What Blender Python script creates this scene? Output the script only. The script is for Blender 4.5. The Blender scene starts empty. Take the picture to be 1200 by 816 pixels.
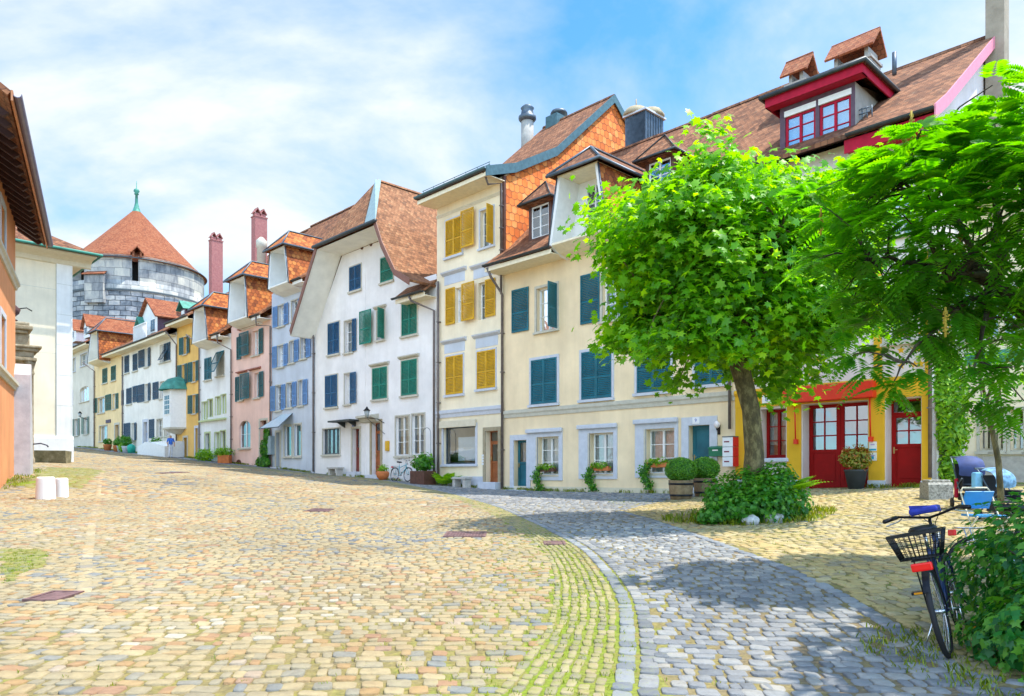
import bpy, bmesh, math, random
import numpy as np
from mathutils import Vector, Matrix, geometry
random.seed(7); np.random.seed(7)
sc = bpy.context.scene
COL = sc.collection
R = math.radians
F, HY, EZ = 880.0, 556.0, 1.35          # focal length in photo pixels, horizon row, eye height

# ---------------------------------------------------------------- materials
def nd(nt, typ, **kw):
    n = nt.nodes.new(typ)
    for k, v in kw.items():
        if k.startswith('i_'):
            n.inputs[k[2:].replace('_', ' ')].default_value = v
        else:
            setattr(n, k, v)
    return n
def lk(nt, a, ao, b, bi): nt.links.new(a.outputs[ao], b.inputs[bi])
def newmat(name):
    m = bpy.data.materials.new(name); m.use_nodes = True
    nt = m.node_tree; bs = nt.nodes['Principled BSDF']
    return m, nt, bs
def c4(c): return (c[0], c[1], c[2], 1)
def hexc(r, g, b):
    f = lambda v: ((v/255+0.055)/1.055)**2.4 if v > 10 else v/255/12.92
    return (f(r), f(g), f(b))
def ramp(nt, stops, interp='LINEAR'):
    n = nt.nodes.new('ShaderNodeValToRGB'); cr = n.color_ramp; cr.interpolation = interp
    while len(cr.elements) < len(stops): cr.elements.new(0.5)
    for e, (p, c) in zip(cr.elements, stops): e.position = p; e.color = c4(c)
    return n
MC = {}
def plain(name, col, rough=.6, metal=0, var=.12, scale=6, bump=.0, spec=.4):
    """solid colour with soft cloudy variation"""
    if name in MC: return MC[name]
    m, nt, bs = newmat(name)
    tc = nd(nt, 'ShaderNodeTexCoord'); nz = nd(nt, 'ShaderNodeTexNoise', i_Scale=scale, i_Detail=5.0)
    lk(nt, tc, 'Object', nz, 'Vector')
    rp = ramp(nt, [(.3, tuple(x*(1-var) for x in col)), (.7, tuple(min(1, x*(1+var)) for x in col))])
    lk(nt, nz, 'Fac', rp, 'Fac'); lk(nt, rp, 'Color', bs, 'Base Color')
    bs.inputs['Roughness'].default_value = rough; bs.inputs['Metallic'].default_value = metal
    bs.inputs['Specular IOR Level'].default_value = spec
    if bump:
        b = nd(nt, 'ShaderNodeBump', i_Strength=bump, i_Distance=.02); lk(nt, nz, 'Fac', b, 'Height'); lk(nt, b, 'Normal', bs, 'Normal')
    MC[name] = m; return m
def plaster(name, col, stain=.25, dirt=(.35, .33, .30)):
    """lime render: grain, patchy tone, rain stains running down"""
    m, nt, bs = newmat(name)
    tc = nd(nt, 'ShaderNodeTexCoord')
    big = nd(nt, 'ShaderNodeTexNoise', i_Scale=.55, i_Detail=6.0, i_Roughness=.62); lk(nt, tc, 'Object', big, 'Vector')
    mp = nd(nt, 'ShaderNodeMapping'); mp.inputs['Scale'].default_value = (2.6, 2.6, .22); lk(nt, tc, 'Object', mp, 'Vector')
    st = nd(nt, 'ShaderNodeTexNoise', i_Scale=1.0, i_Detail=5.0, i_Roughness=.7); lk(nt, mp, 'Vector', st, 'Vector')
    fine = nd(nt, 'ShaderNodeTexNoise', i_Scale=28.0, i_Detail=4.0); lk(nt, tc, 'Object', fine, 'Vector')
    r1 = ramp(nt, [(.32, tuple(x*.84 for x in col)), (.66, tuple(min(1, x*1.07) for x in col))]); lk(nt, big, 'Fac', r1, 'Fac')
    r2 = ramp(nt, [(.46, (0, 0, 0)), (.78, (min(1, stain*2),)*3)]); lk(nt, st, 'Fac', r2, 'Fac')
    mx = nd(nt, 'ShaderNodeMix', data_type='RGBA');
    nt.links.new(r2.outputs['Color'], mx.inputs['Factor']); nt.links.new(r1.outputs['Color'], mx.inputs[6]); nt.links.new(mx.outputs[2], bs.inputs['Base Color'])
    mx.inputs[7].default_value = c4(tuple(x*d*1.7 for x, d in zip(col, dirt)))
    b = nd(nt, 'ShaderNodeBump', i_Strength=.35, i_Distance=.012); lk(nt, fine, 'Fac', b, 'Height'); lk(nt, b, 'Normal', bs, 'Normal')
    bs.inputs['Roughness'].default_value = .9; bs.inputs['Specular IOR Level'].default_value = .2
    return m
def math_n(nt, op, a, b=None, c=None):
    n = nt.nodes.new('ShaderNodeMath'); n.operation = op
    for i, v in enumerate((a, b, c)):
        if v is None: continue
        if isinstance(v, (int, float)): n.inputs[i].default_value = v
        else: nt.links.new(v, n.inputs[i])
    return n.outputs[0]
def tiles(name, stops, tw=.2, th=.17, round_=.3, lichen=None, bump=1.0, dist=.03):
    """flat beaver-tail clay tiles laid in staggered courses, from the face UVs in metres"""
    m, nt, bs = newmat(name)
    uv = nd(nt, 'ShaderNodeUVMap'); sx = nd(nt, 'ShaderNodeSeparateXYZ'); lk(nt, uv, 'UV', sx, 'Vector')
    wob = nd(nt, 'ShaderNodeTexNoise', i_Scale=1.1, i_Detail=2.0); lk(nt, uv, 'UV', wob, 'Vector')
    U = math_n(nt, 'DIVIDE', sx.outputs['X'], tw)
    V0 = math_n(nt, 'DIVIDE', sx.outputs['Y'], th)
    V0 = math_n(nt, 'MULTIPLY_ADD', wob.outputs['Fac'], .8, V0)
    # rounded lower edge: shift v by parabola of the tile's own u
    def cell(Vin):
        row = math_n(nt, 'FLOOR', Vin)
        par = math_n(nt, 'MULTIPLY', math_n(nt, 'MODULO', row, 2.0), .5)
        uu = math_n(nt, 'ADD', U, par)
        return row, uu
    row0, uu0 = cell(V0)
    fx = math_n(nt, 'SUBTRACT', math_n(nt, 'FRACT', uu0), .5)
    par2 = math_n(nt, 'MULTIPLY', math_n(nt, 'MULTIPLY', fx, fx), 4*round_)
    V1 = math_n(nt, 'SUBTRACT', V0, par2)
    row1, uu1 = cell(V1)
    cid = nd(nt, 'ShaderNodeCombineXYZ'); nt.links.new(math_n(nt, 'FLOOR', uu1), cid.inputs[0]); nt.links.new(row1, cid.inputs[1])
    wn = nd(nt, 'ShaderNodeTexWhiteNoise', noise_dimensions='2D'); lk(nt, cid, 'Vector', wn, 'Vector')
    big = nd(nt, 'ShaderNodeTexNoise', i_Scale=.9, i_Detail=6.0, i_Roughness=.65); lk(nt, uv, 'UV', big, 'Vector')
    f = math_n(nt, 'MULTIPLY_ADD', wn.outputs['Value'], .62, math_n(nt, 'MULTIPLY', math_n(nt, 'SUBTRACT', big.outputs['Fac'], .3), .95))
    rp = ramp(nt, stops); nt.links.new(f, rp.inputs['Fac'])
    out = rp.outputs['Color']
    if lichen:
        ln = nd(nt, 'ShaderNodeTexNoise', i_Scale=3.2, i_Detail=8.0, i_Roughness=.75); lk(nt, uv, 'UV', ln, 'Vector')
        lr = ramp(nt, [(.56, (0, 0, 0)), (.70, (.75, .75, .75))]); lk(nt, ln, 'Fac', lr, 'Fac')
        mx = nd(nt, 'ShaderNodeMix', data_type='RGBA'); nt.links.new(lr.outputs['Color'], mx.inputs['Factor'])
        nt.links.new(out, mx.inputs[6]); mx.inputs[7].default_value = c4(lichen); out = mx.outputs[2]
    fr = math_n(nt, 'FRACT', V1)                      # 0 at the course's lower edge
    gap = math_n(nt, 'GREATER_THAN', math_n(nt, 'ABSOLUTE', math_n(nt, 'SUBTRACT', math_n(nt, 'FRACT', uu1), .5)), .46)
    h = math_n(nt, 'SUBTRACT', math_n(nt, 'SUBTRACT', 1.0, fr), math_n(nt, 'MULTIPLY', gap, .6))
    h = math_n(nt, 'MULTIPLY_ADD', wn.outputs['Value'], .35, h)
    b = nd(nt, 'ShaderNodeBump', i_Strength=bump, i_Distance=dist); nt.links.new(h, b.inputs['Height']); lk(nt, b, 'Normal', bs, 'Normal')
    # open joint under each course is a dark gap of its own
    edge = math_n(nt, 'LESS_THAN', fr, .12)
    dk = math_n(nt, 'MAXIMUM', edge, math_n(nt, 'MULTIPLY', gap, .7))
    mg = nd(nt, 'ShaderNodeMix', data_type='RGBA'); nt.links.new(math_n(nt, 'MULTIPLY', dk, .62), mg.inputs['Factor'])
    nt.links.new(out, mg.inputs[6]); mg.inputs[7].default_value = (.045, .025, .02, 1)
    nt.links.new(mg.outputs[2], bs.inputs['Base Color'])
    bs.inputs['Roughness'].default_value = .85; bs.inputs['Specular IOR Level'].default_value = .25
    return m
def glass():
    m, nt, bs = newmat('window_glass'); nt.nodes.remove(bs)
    out = nt.nodes['Material Output']
    tr = nd(nt, 'ShaderNodeBsdfTransparent'); tr.inputs['Color'].default_value = (.80, .87, .88, 1)
    gl = nd(nt, 'ShaderNodeBsdfGlossy', i_Roughness=.03); gl.inputs['Color'].default_value = (.9, .95, 1, 1)
    fr = nd(nt, 'ShaderNodeFresnel', i_IOR=1.6)
    tc = nd(nt, 'ShaderNodeTexCoord'); nz = nd(nt, 'ShaderNodeTexNoise', i_Scale=1.6); lk(nt, tc, 'Object', nz, 'Vector')
    b = nd(nt, 'ShaderNodeBump', i_Strength=.12, i_Distance=.05); lk(nt, nz, 'Fac', b, 'Height'); lk(nt, b, 'Normal', gl, 'Normal')
    f = math_n(nt, 'ADD', math_n(nt, 'MULTIPLY', fr.outputs[0], 1.3), .12)
    mx = nd(nt, 'ShaderNodeMixShader'); nt.links.new(f, mx.inputs[0]); nt.links.new(tr.outputs[0], mx.inputs[1]); nt.links.new(gl.outputs[0], mx.inputs[2])
    nt.links.new(mx.outputs[0], out.inputs['Surface']); return m
def leafmat(name, c1, c2, c3, transl=.35):
    m, nt, bs = newmat(name)
    at = nd(nt, 'ShaderNodeAttribute', attribute_name='rnd'); rp = ramp(nt, [(0, c1), (.5, c2), (1, c3)]); lk(nt, at, 'Fac', rp, 'Fac')
    lk(nt, rp, 'Color', bs, 'Base Color'); bs.inputs['Roughness'].default_value = .42; bs.inputs['Specular IOR Level'].default_value = .45
    tl = nd(nt, 'ShaderNodeBsdfTranslucent'); hs = nd(nt, 'ShaderNodeHueSaturation', i_Value=2.2, i_Saturation=1.1); hs.inputs['Hue'].default_value = .485
    lk(nt, rp, 'Color', hs, 'Color'); lk(nt, hs, 'Color', tl, 'Color')
    mx = nd(nt, 'ShaderNodeMixShader'); mx.inputs[0].default_value = transl
    nt.links.new(bs.outputs[0], mx.inputs[1]); nt.links.new(tl.outputs[0], mx.inputs[2]); nt.links.new(mx.outputs[0], nt.nodes['Material Output'].inputs['Surface'])
    return m
def barkmat(name, a, b_, c, scale=5):
    m, nt, bs = newmat(name)
    tc = nd(nt, 'ShaderNodeTexCoord'); mp = nd(nt, 'ShaderNodeMapping'); mp.inputs['Scale'].default_value = (1, 1, .45); lk(nt, tc, 'Object', mp, 'Vector')
    vo = nd(nt, 'ShaderNodeTexVoronoi', i_Scale=scale); nz = nd(nt, 'ShaderNodeTexNoise', i_Scale=scale*1.3, i_Detail=7.0, i_Roughness=.7)
    lk(nt, mp, 'Vector', nz, 'Vector'); lk(nt, nz, 'Color', vo, 'Vector')
    rp = ramp(nt, [(.36, a), (.5, b_), (.62, c)]); lk(nt, nz, 'Fac', rp, 'Fac'); lk(nt, rp, 'Color', bs, 'Base Color')
    b = nd(nt, 'ShaderNodeBump', i_Strength=.8, i_Distance=.03); lk(nt, nz, 'Fac', b, 'Height'); lk(nt, b, 'Normal', bs, 'Normal')
    bs.inputs['Roughness'].default_value = .85; return m
def stonemat(name, stops, scale=4, bump=.6, streak=False):
    m, nt, bs = newmat(name)
    tc = nd(nt, 'ShaderNodeTexCoord'); nz = nd(nt, 'ShaderNodeTexNoise', i_Scale=scale, i_Detail=9.0, i_Roughness=.68)
    if streak:
        mp = nd(nt, 'ShaderNodeMapping'); mp.inputs['Scale'].default_value = (1.5, 1.5, .35); lk(nt, tc, 'Object', mp, 'Vector'); lk(nt, mp, 'Vector', nz, 'Vector')
    else: lk(nt, tc, 'Object', nz, 'Vector')
    rp = ramp(nt, stops); lk(nt, nz, 'Fac', rp, 'Fac'); lk(nt, rp, 'Color', bs, 'Base Color')
    b = nd(nt, 'ShaderNodeBump', i_Strength=bump, i_Distance=.03); lk(nt, nz, 'Fac', b, 'Height'); lk(nt, b, 'Normal', bs, 'Normal')
    bs.inputs['Roughness'].default_value = .9; bs.inputs['Specular IOR Level'].default_value = .2; return m

# ---------------------------------------------------------------- mesh builder
class MB:
    def __init__(s): s.v = []; s.f = []; s.mi = []; s.m = 0; s.M = None; s.sm = []; s.smooth = False
    def add(s, vs, fs):
        b = len(s.v)
        if s.M is not None: vs = [tuple(s.M @ Vector(v)) for v in vs]
        s.v += [tuple(v) for v in vs]
        for f in fs: s.f.append([b+i for i in f]); s.mi.append(s.m); s.sm.append(s.smooth)
        return s
    def box(s, x0, x1, y0, y1, z0, z1):
        return s.add([(x0,y0,z0),(x1,y0,z0),(x1,y1,z0),(x0,y1,z0),(x0,y0,z1),(x1,y0,z1),(x1,y1,z1),(x0,y1,z1)],
                     [(0,3,2,1),(4,5,6,7),(0,1,5,4),(1,2,6,5),(2,3,7,6),(3,0,4,7)])
    def bbox(s, x0, x1, y0, y1, z0, z1, b=.01):
        """box with a chamfer"""
        bm = bmesh.new(); bmesh.ops.create_cube(bm, size=1)
        for v in bm.verts: v.co = Vector((x0+(v.co.x+.5)*(x1-x0), y0+(v.co.y+.5)*(y1-y0), z0+(v.co.z+.5)*(z1-z0)))
        bmesh.ops.bevel(bm, geom=bm.edges[:], offset=b, segments=2, affect='EDGES', profile=.6)
        bm.verts.index_update(); s.add([v.co[:] for v in bm.verts], [[v.index for v in f.verts] for f in bm.faces]); bm.free(); return s
    def poly(s, pts): return s.add(pts, [list(range(len(pts)))])
    def slab(s, pts, t):
        """closed plate: the given outline is its top, t its thickness along the face normal"""
        p = [Vector(q) for q in pts]; n = Vector((0,0,0))
        for i in range(len(p)): n += p[i].cross(p[(i+1) % len(p)])
        n.normalize()
        if n.z < -1e-4: n = -n
        q = [a-n*t for a in p]; k = len(p)
        return s.add(p+q, [list(range(k)), list(range(2*k-1, k-1, -1))]+[(i, k+i, k+(i+1) % k, (i+1) % k) for i in range(k)])
    def prism(s, prof, a0, a1, ax='x'):
        """profile of 2-D points swept along an axis. ax x: profile (y,z); ax y: profile (x,z); ax z: profile (x,y)"""
        def P(p, a): return (a, p[0], p[1]) if ax == 'x' else ((p[0], a, p[1]) if ax == 'y' else (p[0], p[1], a))
        k = len(prof)
        return s.add([P(p, a0) for p in prof]+[P(p, a1) for p in prof], [list(range(k)), list(range(2*k-1, k-1, -1))]+[(i, (i+1) % k, k+(i+1) % k, k+i) for i in range(k)])
    def tube(s, pts, r, n=8, caps=True):
        pts = [Vector(p) for p in pts]; rr = r if isinstance(r, (list, tuple)) else [r]*len(pts)
        vs = []; fs = []; up = None
        for i, p in enumerate(pts):
            d = (pts[min(i+1, len(pts)-1)]-pts[max(i-1, 0)])
            if d.length < 1e-9: d = Vector((0,0,1))
            d.normalize()
            if up is None: up = Vector((0,0,1)) if abs(d.z) < .9 else Vector((1,0,0))
            a = d.cross(up); a = a.normalized() if a.length > 1e-5 else d.orthogonal().normalized()
            b = a.cross(d); up = b
            for k in range(n):
                t = 2*math.pi*k/n; vs.append(p+a*math.cos(t)*rr[i]+b*math.sin(t)*rr[i])
        for i in range(len(pts)-1):
            for k in range(n): fs.append((i*n+k, i*n+(k+1) % n, (i+1)*n+(k+1) % n, (i+1)*n+k))
        if caps: fs.append(list(range(n-1, -1, -1))); fs.append(list(range((len(pts)-1)*n, len(pts)*n)))
        sm = s.smooth; s.smooth = True; s.add(vs, fs); s.smooth = sm; return s
    def lathe(s, prof, n=16, c=(0,0), a0=0, a1=2*math.pi, capb=True, capt=True):
        full = abs(a1-a0-2*math.pi) < 1e-6; m = n if full else n+1
        vs = [(c[0]+r*math.cos(a0+(a1-a0)*k/n), c[1]+r*math.sin(a0+(a1-a0)*k/n), z) for r, z in prof for k in range(m)]
        fs = []
        for i in range(len(prof)-1):
            for k in range(n if full else n): fs.append((i*m+k, i*m+(k+1) % m, (i+1)*m+(k+1) % m, (i+1)*m+k))
        if full:
            if capb and prof[0][0] > 1e-4: fs.append(list(range(m-1, -1, -1)))
            if capt and prof[-1][0] > 1e-4: fs.append(list(range((len(prof)-1)*m, len(prof)*m)))
        sm = s.smooth; s.smooth = True; s.add(vs, fs); s.smooth = sm; return s
    def torus(s, c, R_, r, ax='y', n=32, k=8, a0=0, a1=2*math.pi):
        pts = []
        full = abs(a1-a0-2*math.pi) < 1e-6
        vs = []; fs = []; m = n if full else n+1
        for i in range(m):
            t = a0+(a1-a0)*i/n
            for j in range(k):
                q = 2*math.pi*j/k; rad = R_+r*math.cos(q); o = r*math.sin(q)
                x, z = rad*math.cos(t), rad*math.sin(t)
                vs.append({'y': (c[0]+x, c[1]+o, c[2]+z), 'x': (c[0]+o, c[1]+x, c[2]+z), 'z': (c[0]+x, c[1]+z, c[2]+o)}[ax])
        for i in range(n if full else n):
            for j in range(k): fs.append((i*k+j, i*k+(j+1) % k, ((i+1) % m)*k+(j+1) % k, ((i+1) % m)*k+j))
        sm = s.smooth; s.smooth = True; s.add(vs, fs); s.smooth = sm; return s
    def build(s, name, mats, parent=None, loc=(0,0,0), rot=(0,0,0), fix=True, uv=True):
        me = bpy.data.meshes.new(name); me.from_pydata(s.v, [], s.f)
        if not isinstance(mats, (list, tuple)): mats = [mats]
        for m in mats: me.materials.append(m)
        me.polygons.foreach_set('material_index', s.mi); me.polygons.foreach_set('use_smooth', s.sm)
        if fix:
            bm = bmesh.new(); bm.from_mesh(me); bmesh.ops.recalc_face_normals(bm, faces=bm.faces[:]); bm.to_mesh(me); bm.free()
        if uv:
            l = me.uv_layers.new(name='UVMap'); Z = Vector((0,0,1))
            for p in me.polygons:
                n = p.normal; e = Z.cross(n)
                if e.length < .05: e = Vector((1,0,0))
                e.normalize(); w = n.cross(e)
                if w.z < 0: w = -w
                for li in p.loop_indices:
                    co = me.vertices[me.loops[li].vertex_index].co
                    l.data[li].uv = (co.dot(e), co.dot(w))
        me.update()
        o = bpy.data.objects.new(name, me); COL.objects.link(o)
        if parent: o.parent = parent
        o.location = loc; o.rotation_euler = rot
        return o
def tag(o, label=None, cat=None, group=None, kind=None):
    if label: o['label'] = label
    if cat: o['category'] = cat
    if group: o['group'] = group
    if kind: o['kind'] = kind
    return o
def thing(name, label, cat, loc=(0,0,0), rz=0, group=None):
    o = bpy.data.objects.new(name, None); COL.objects.link(o); o.location = loc; o.rotation_euler = (0,0,rz); o.empty_display_size = .3
    return tag(o, label, cat, group)
def copy_tree(o, parent=None):
    c = o.copy(); COL.objects.link(c); c.parent = parent
    for ch in list(o.children): copy_tree(ch, c)
    return c
def npmesh(name, verts, faces_flat, loop_total, mat, attrs=None, smooth=False, parent=None, loc=(0,0,0)):
    """fast mesh from numpy arrays; loop_total: vertices per face; attrs: {name: per-face floats}"""
    me = bpy.data.meshes.new(name)
    me.vertices.add(len(verts)); me.vertices.foreach_set('co', np.asarray(verts, dtype=np.float32).ravel())
    me.loops.add(len(faces_flat)); me.loops.foreach_set('vertex_index', np.asarray(faces_flat, dtype=np.int32))
    lt = np.asarray(loop_total, dtype=np.int32); ls = np.concatenate([[0], np.cumsum(lt)[:-1]]).astype(np.int32)
    me.polygons.add(len(lt)); me.polygons.foreach_set('loop_start', ls)
    try: me.polygons.foreach_set('loop_total', lt)
    except Exception: pass
    me.update(calc_edges=True)
    for k, a in (attrs or {}).items():
        at = me.attributes.new(k, 'FLOAT', 'FACE'); at.data.foreach_set('value', np.asarray(a, dtype=np.float32))
    if smooth: me.polygons.foreach_set('use_smooth', np.ones(len(lt), dtype=bool))
    me.materials.append(mat); me.validate()
    o = bpy.data.objects.new(name, me); COL.objects.link(o)
    if parent: o.parent = parent
    o.location = loc
    return o

# ---------------------------------------------------------------- frames: a facade's own coordinate system
class Frame:
    def __init__(s, ox, oy, ang):
        s.o = (ox, oy); s.a = ang; s.X = (math.cos(ang), math.sin(ang)); s.Y = (-math.sin(ang), math.cos(ang))
    def L(s, px, py, y=0):
        ox, oy = s.o[0]+s.Y[0]*y, s.o[1]+s.Y[1]*y; r = (px-600)/F
        t = (r*oy-ox)/(s.X[0]-r*s.X[1]); D = oy+s.X[1]*t
        return t, EZ+(HY-py)/F*D
    def W(s, x, y=0): return (s.o[0]+s.X[0]*x+s.Y[0]*y, s.o[1]+s.X[1]*x+s.Y[1]*y)
ROW = Frame(.18, 31., math.atan2(-880., 850.))

# ---------------------------------------------------------------- terrain
ctl = []
for px, py in [(1092,571),(1040,572),(945,573),(860,578),(700,577),(590,574),(512,568),(430,560),(370,555),(318,548),(270,543),(233,538),(207,535),(142,529),(110,525),(83,524)]:
    x, z = ROW.L(px, py); w = ROW.W(x); ctl.append((w[0], w[1], z))
    if px in (1092, 860, 590, 370, 233, 110): w = ROW.W(x, 14); ctl.append((w[0], w[1], z+.2))
ctl += [(-16.5,25,1.35),(-12.3,20,.72),(-22,38,1.95),(0,5,0),(3,5.3,.0),(-5,6,.06),(5,16,.42),(0,14,.22),(-8,16,.45),(4.5,9,.2),(-3.2,5,.05),(3,0,0),(-3,0,0),
        (0,-25,-.6),(35,-25,-.4),(-40,-25,.2),(45,20,1.6),(60,70,3),(-130,130,6),(-55,25,1.6),(0,110,4),(-55,110,5),(10,14,.62),(-130,30,2),(120,120,3),(-160,-60,0),(160,-60,0),(0,260,5),(260,200,4),(-260,200,6)]
C_ = np.array(ctl)
def _U(r2): return np.where(r2 > 1e-9, r2*np.log(np.maximum(r2, 1e-12)), 0)
_n = len(C_)
_d2 = ((C_[:,None,:2]-C_[None,:,:2])**2).sum(-1)
_A = np.zeros((_n+3, _n+3)); _A[:_n,:_n] = _U(_d2)+np.eye(_n)*2.0; _A[:_n,_n] = 1; _A[:_n,_n+1:] = C_[:,:2]; _A[_n,:_n] = 1; _A[_n+1:,:_n] = C_[:,:2].T
_w = np.linalg.solve(_A, np.concatenate([C_[:,2], [0,0,0]]))
def gz_np(x, y):
    x = np.asarray(x, float); y = np.asarray(y, float)
    d2 = (x[...,None]-C_[:,0])**2+(y[...,None]-C_[:,1])**2
    return (_U(d2)*_w[:_n]).sum(-1)+_w[_n]+_w[_n+1]*x+_w[_n+2]*y
def gz(x, y): return float(gz_np(np.array([x]), np.array([y]))[0])
def g(px, py):
    """where the sight line through a photo point meets the ground"""
    rx = (px-600)/F; rz = (HY-py)/F; D = np.arange(2.5, 110, .05)
    h = EZ+rz*D-gz_np(rx*D, D); i = np.argmax(h < 0)
    if h[i] >= 0: i = len(D)-1
    D0 = D[i]; return (rx*D0, D0, gz(rx*D0, D0))
# ================================================================ GROUND, COBBLES, PATH
def wl(pts): return np.array([g(*p)[:2] for p in pts])
def dens(P, step=.12):
    """resample a smooth (Catmull-Rom) line through the points"""
    P = np.asarray(P, float); Q = [P[0]]; E_ = np.vstack([2*P[0]-P[1], P, 2*P[-1]-P[-2]])
    for i in range(1, len(E_)-2):
        p0, p1, p2, p3 = E_[i-1:i+3]; n = max(2, int(np.hypot(*(p2-p1))/step))
        t = np.linspace(0, 1, n+1)[1:, None]
        Q += list(.5*((2*p1)+(-p0+p2)*t+(2*p0-5*p1+4*p2-p3)*t**2+(-p0+3*p1-3*p2+p3)*t**3))
    return np.array(Q)
def pip(x, y, poly):
    ins = np.zeros(x.shape, bool); n = len(poly); j = n-1
    for i in range(n):
        xi, yi = poly[i]; xj, yj = poly[j]
        if yi != yj: ins ^= ((yi > y) != (yj > y)) & (x < (xj-xi)*(y-yi)/(yj-yi)+xi)
        j = i
    return ins
GL = dens(wl([(262,546),(340,554.5),(430,563),(500,577),(543,588),(600,617),(633,643),(647,670),(648,700),(640,733),(617,767),(590,800)]))
GR = dens(wl([(262,544.5),(340,552.5),(430,560.5),(500,573),(567,590),(610,607),(643,623),(677,643),(700,667),(713,687),(722,710),(723,747),(720,780),(712,816)]))
def ext(P, v, n=14): v = np.array(v)/np.hypot(*v); return np.vstack([P, [P[-1]+v*.15*i for i in range(1, n)]])
GL = ext(GL, (-.25, -1)); GR = ext(GR, (-.08, -1))
PR = dens(wl([(723,600),(755,609),(787,620),(833,637),(900,663),(960,690),(1000,715),(1050,748),(1110,790)])); PR = ext(PR, (.62, -.75), 16)
YT = wl([(723,600),(777,588),(800,583.5),(862,581)])
FACE = np.array([ROW.W(ROW.L(px, 560)[0]) for px in (40, 83, 142, 207, 270, 370, 512, 590, 700, 862, 1092)])
# ---- base sheet: earth and moss between the stones
def jointmat():
    m, nt, bs = newmat('joint_earth'); at = nd(nt, 'ShaderNodeAttribute', attribute_name='moss')
    tc = nd(nt, 'ShaderNodeTexCoord'); nz = nd(nt, 'ShaderNodeTexNoise', i_Scale=3.0, i_Detail=8.0, i_Roughness=.7); lk(nt, tc, 'Object', nz, 'Vector')
    n2 = nd(nt, 'ShaderNodeTexNoise', i_Scale=26.0, i_Detail=4.0); lk(nt, tc, 'Object', n2, 'Vector')
    f = math_n(nt, 'SUBTRACT', math_n(nt, 'ADD', at.outputs['Fac'], math_n(nt, 'MULTIPLY', nz.outputs['Fac'], 1.1)), .72)
    rp = ramp(nt, [(.0, (.20,.15,.085)), (.30, (.25,.20,.06)), (.65, (.19,.25,.012))]); nt.links.new(f, rp.inputs['Fac'])
    mx = nd(nt, 'ShaderNodeMix', data_type='RGBA', blend_type='MULTIPLY'); mx.inputs['Factor'].default_value = .8; nt.links.new(rp.outputs['Color'], mx.inputs[6])
    r2 = ramp(nt, [(.3, (.5,.5,.5)), (.7, (1.1,1.1,1.1))]); lk(nt, n2, 'Fac', r2, 'Fac'); nt.links.new(r2.outputs['Color'], mx.inputs[7]); nt.links.new(mx.outputs[2], bs.inputs['Base Color'])
    b = nd(nt, 'ShaderNodeBump', i_Strength=.8, i_Distance=.02); lk(nt, n2, 'Fac', b, 'Height'); lk(nt, b, 'Normal', bs, 'Normal'); bs.inputs['Roughness'].default_value = .95; return m
def soft(d, w): return np.clip(1-d/w, 0, 1)
def distline(x, y, P, sub=3):
    P = P[::sub]; o = np.full(x.shape, 1e9)
    for i in range(0, len(P)): o = np.minimum(o, (x-P[i,0])**2+(y-P[i,1])**2)
    return np.sqrt(o)
gutpoly = np.vstack([GL, GR[::-1]])
leftmoss = wl([(0,644),(45,645),(58,650),(52,662),(30,672),(0,690)]); leftmoss2 = wl([(25,572),(55,548),(105,549),(122,553),(95,572),(60,574)])
def mossf(x, y):
    x = np.asarray(x); y = np.asarray(y)
    v = .24+.14*np.sin(x*.9+1)*np.sin(y*.7)
    v = np.where(pip(x, y, gutpoly), .78, v)
    v = np.maximum(v, .62*soft(distline(x, y, GL), 3.2)*(y < 15))
    d2 = distline(x, y, GR); v = np.maximum(v, np.where(y < 9.5, .75*soft(d2, 1.1), .5*soft(d2, .6)))
    v = np.maximum(v, 1.0*pip(x, y, leftmoss)); v = np.maximum(v, .95*pip(x, y, leftmoss2))
    v = np.maximum(v, .9*soft(distline(x, y, dens(FACE)), .55))
    yard = (x > 1.2) & (y > 4.5) & (y < 23); v = np.where(yard & (x-.2 > np.interp(y, PR[::-1,1], PR[::-1,0])), np.maximum(v, .46+.16*np.sin(x*1.7)*np.sin(y*1.1)), v)
    v = np.maximum(v, .9*soft(np.hypot(x-5.1, y-16.2), 2.6)); v = np.maximum(v, .7*soft(np.hypot(x-4.2, y-5.3), 1.9)); v = np.where((y < 7) & (x < 1) , np.maximum(v, .40), v)
    return v
def sheet(name, xs, ys, mat, dz=0, cut=None):
    X, Y = np.meshgrid(xs, ys); X = X.ravel(); Y = Y.ravel(); Z = gz_np(X, Y)+dz; nx, ny = len(xs), len(ys)
    I = (np.arange(ny-1)[:,None]*nx+np.arange(nx-1)[None,:]).ravel(); Q = np.stack([I, I+1, I+nx+1, I+nx], 1)
    cx, cy = X[Q].mean(1), Y[Q].mean(1)
    return npmesh(name, np.stack([X, Y, Z], 1), Q.ravel(), [4]*len(Q), mat, {'moss': mossf(cx, cy)}, smooth=True)
JM = jointmat()
xs = np.concatenate([np.arange(-260,-60,20), np.arange(-60,-14,1.0), np.arange(-14,14,.3), np.arange(14,40,1.0), np.arange(40,280,20)])
ys = np.concatenate([np.arange(-60,0,6), np.arange(0,26,.3), np.arange(26,110,1.0), np.arange(110,400,30)])
tag(sheet('ground', xs, ys, JM), kind='structure')
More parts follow.
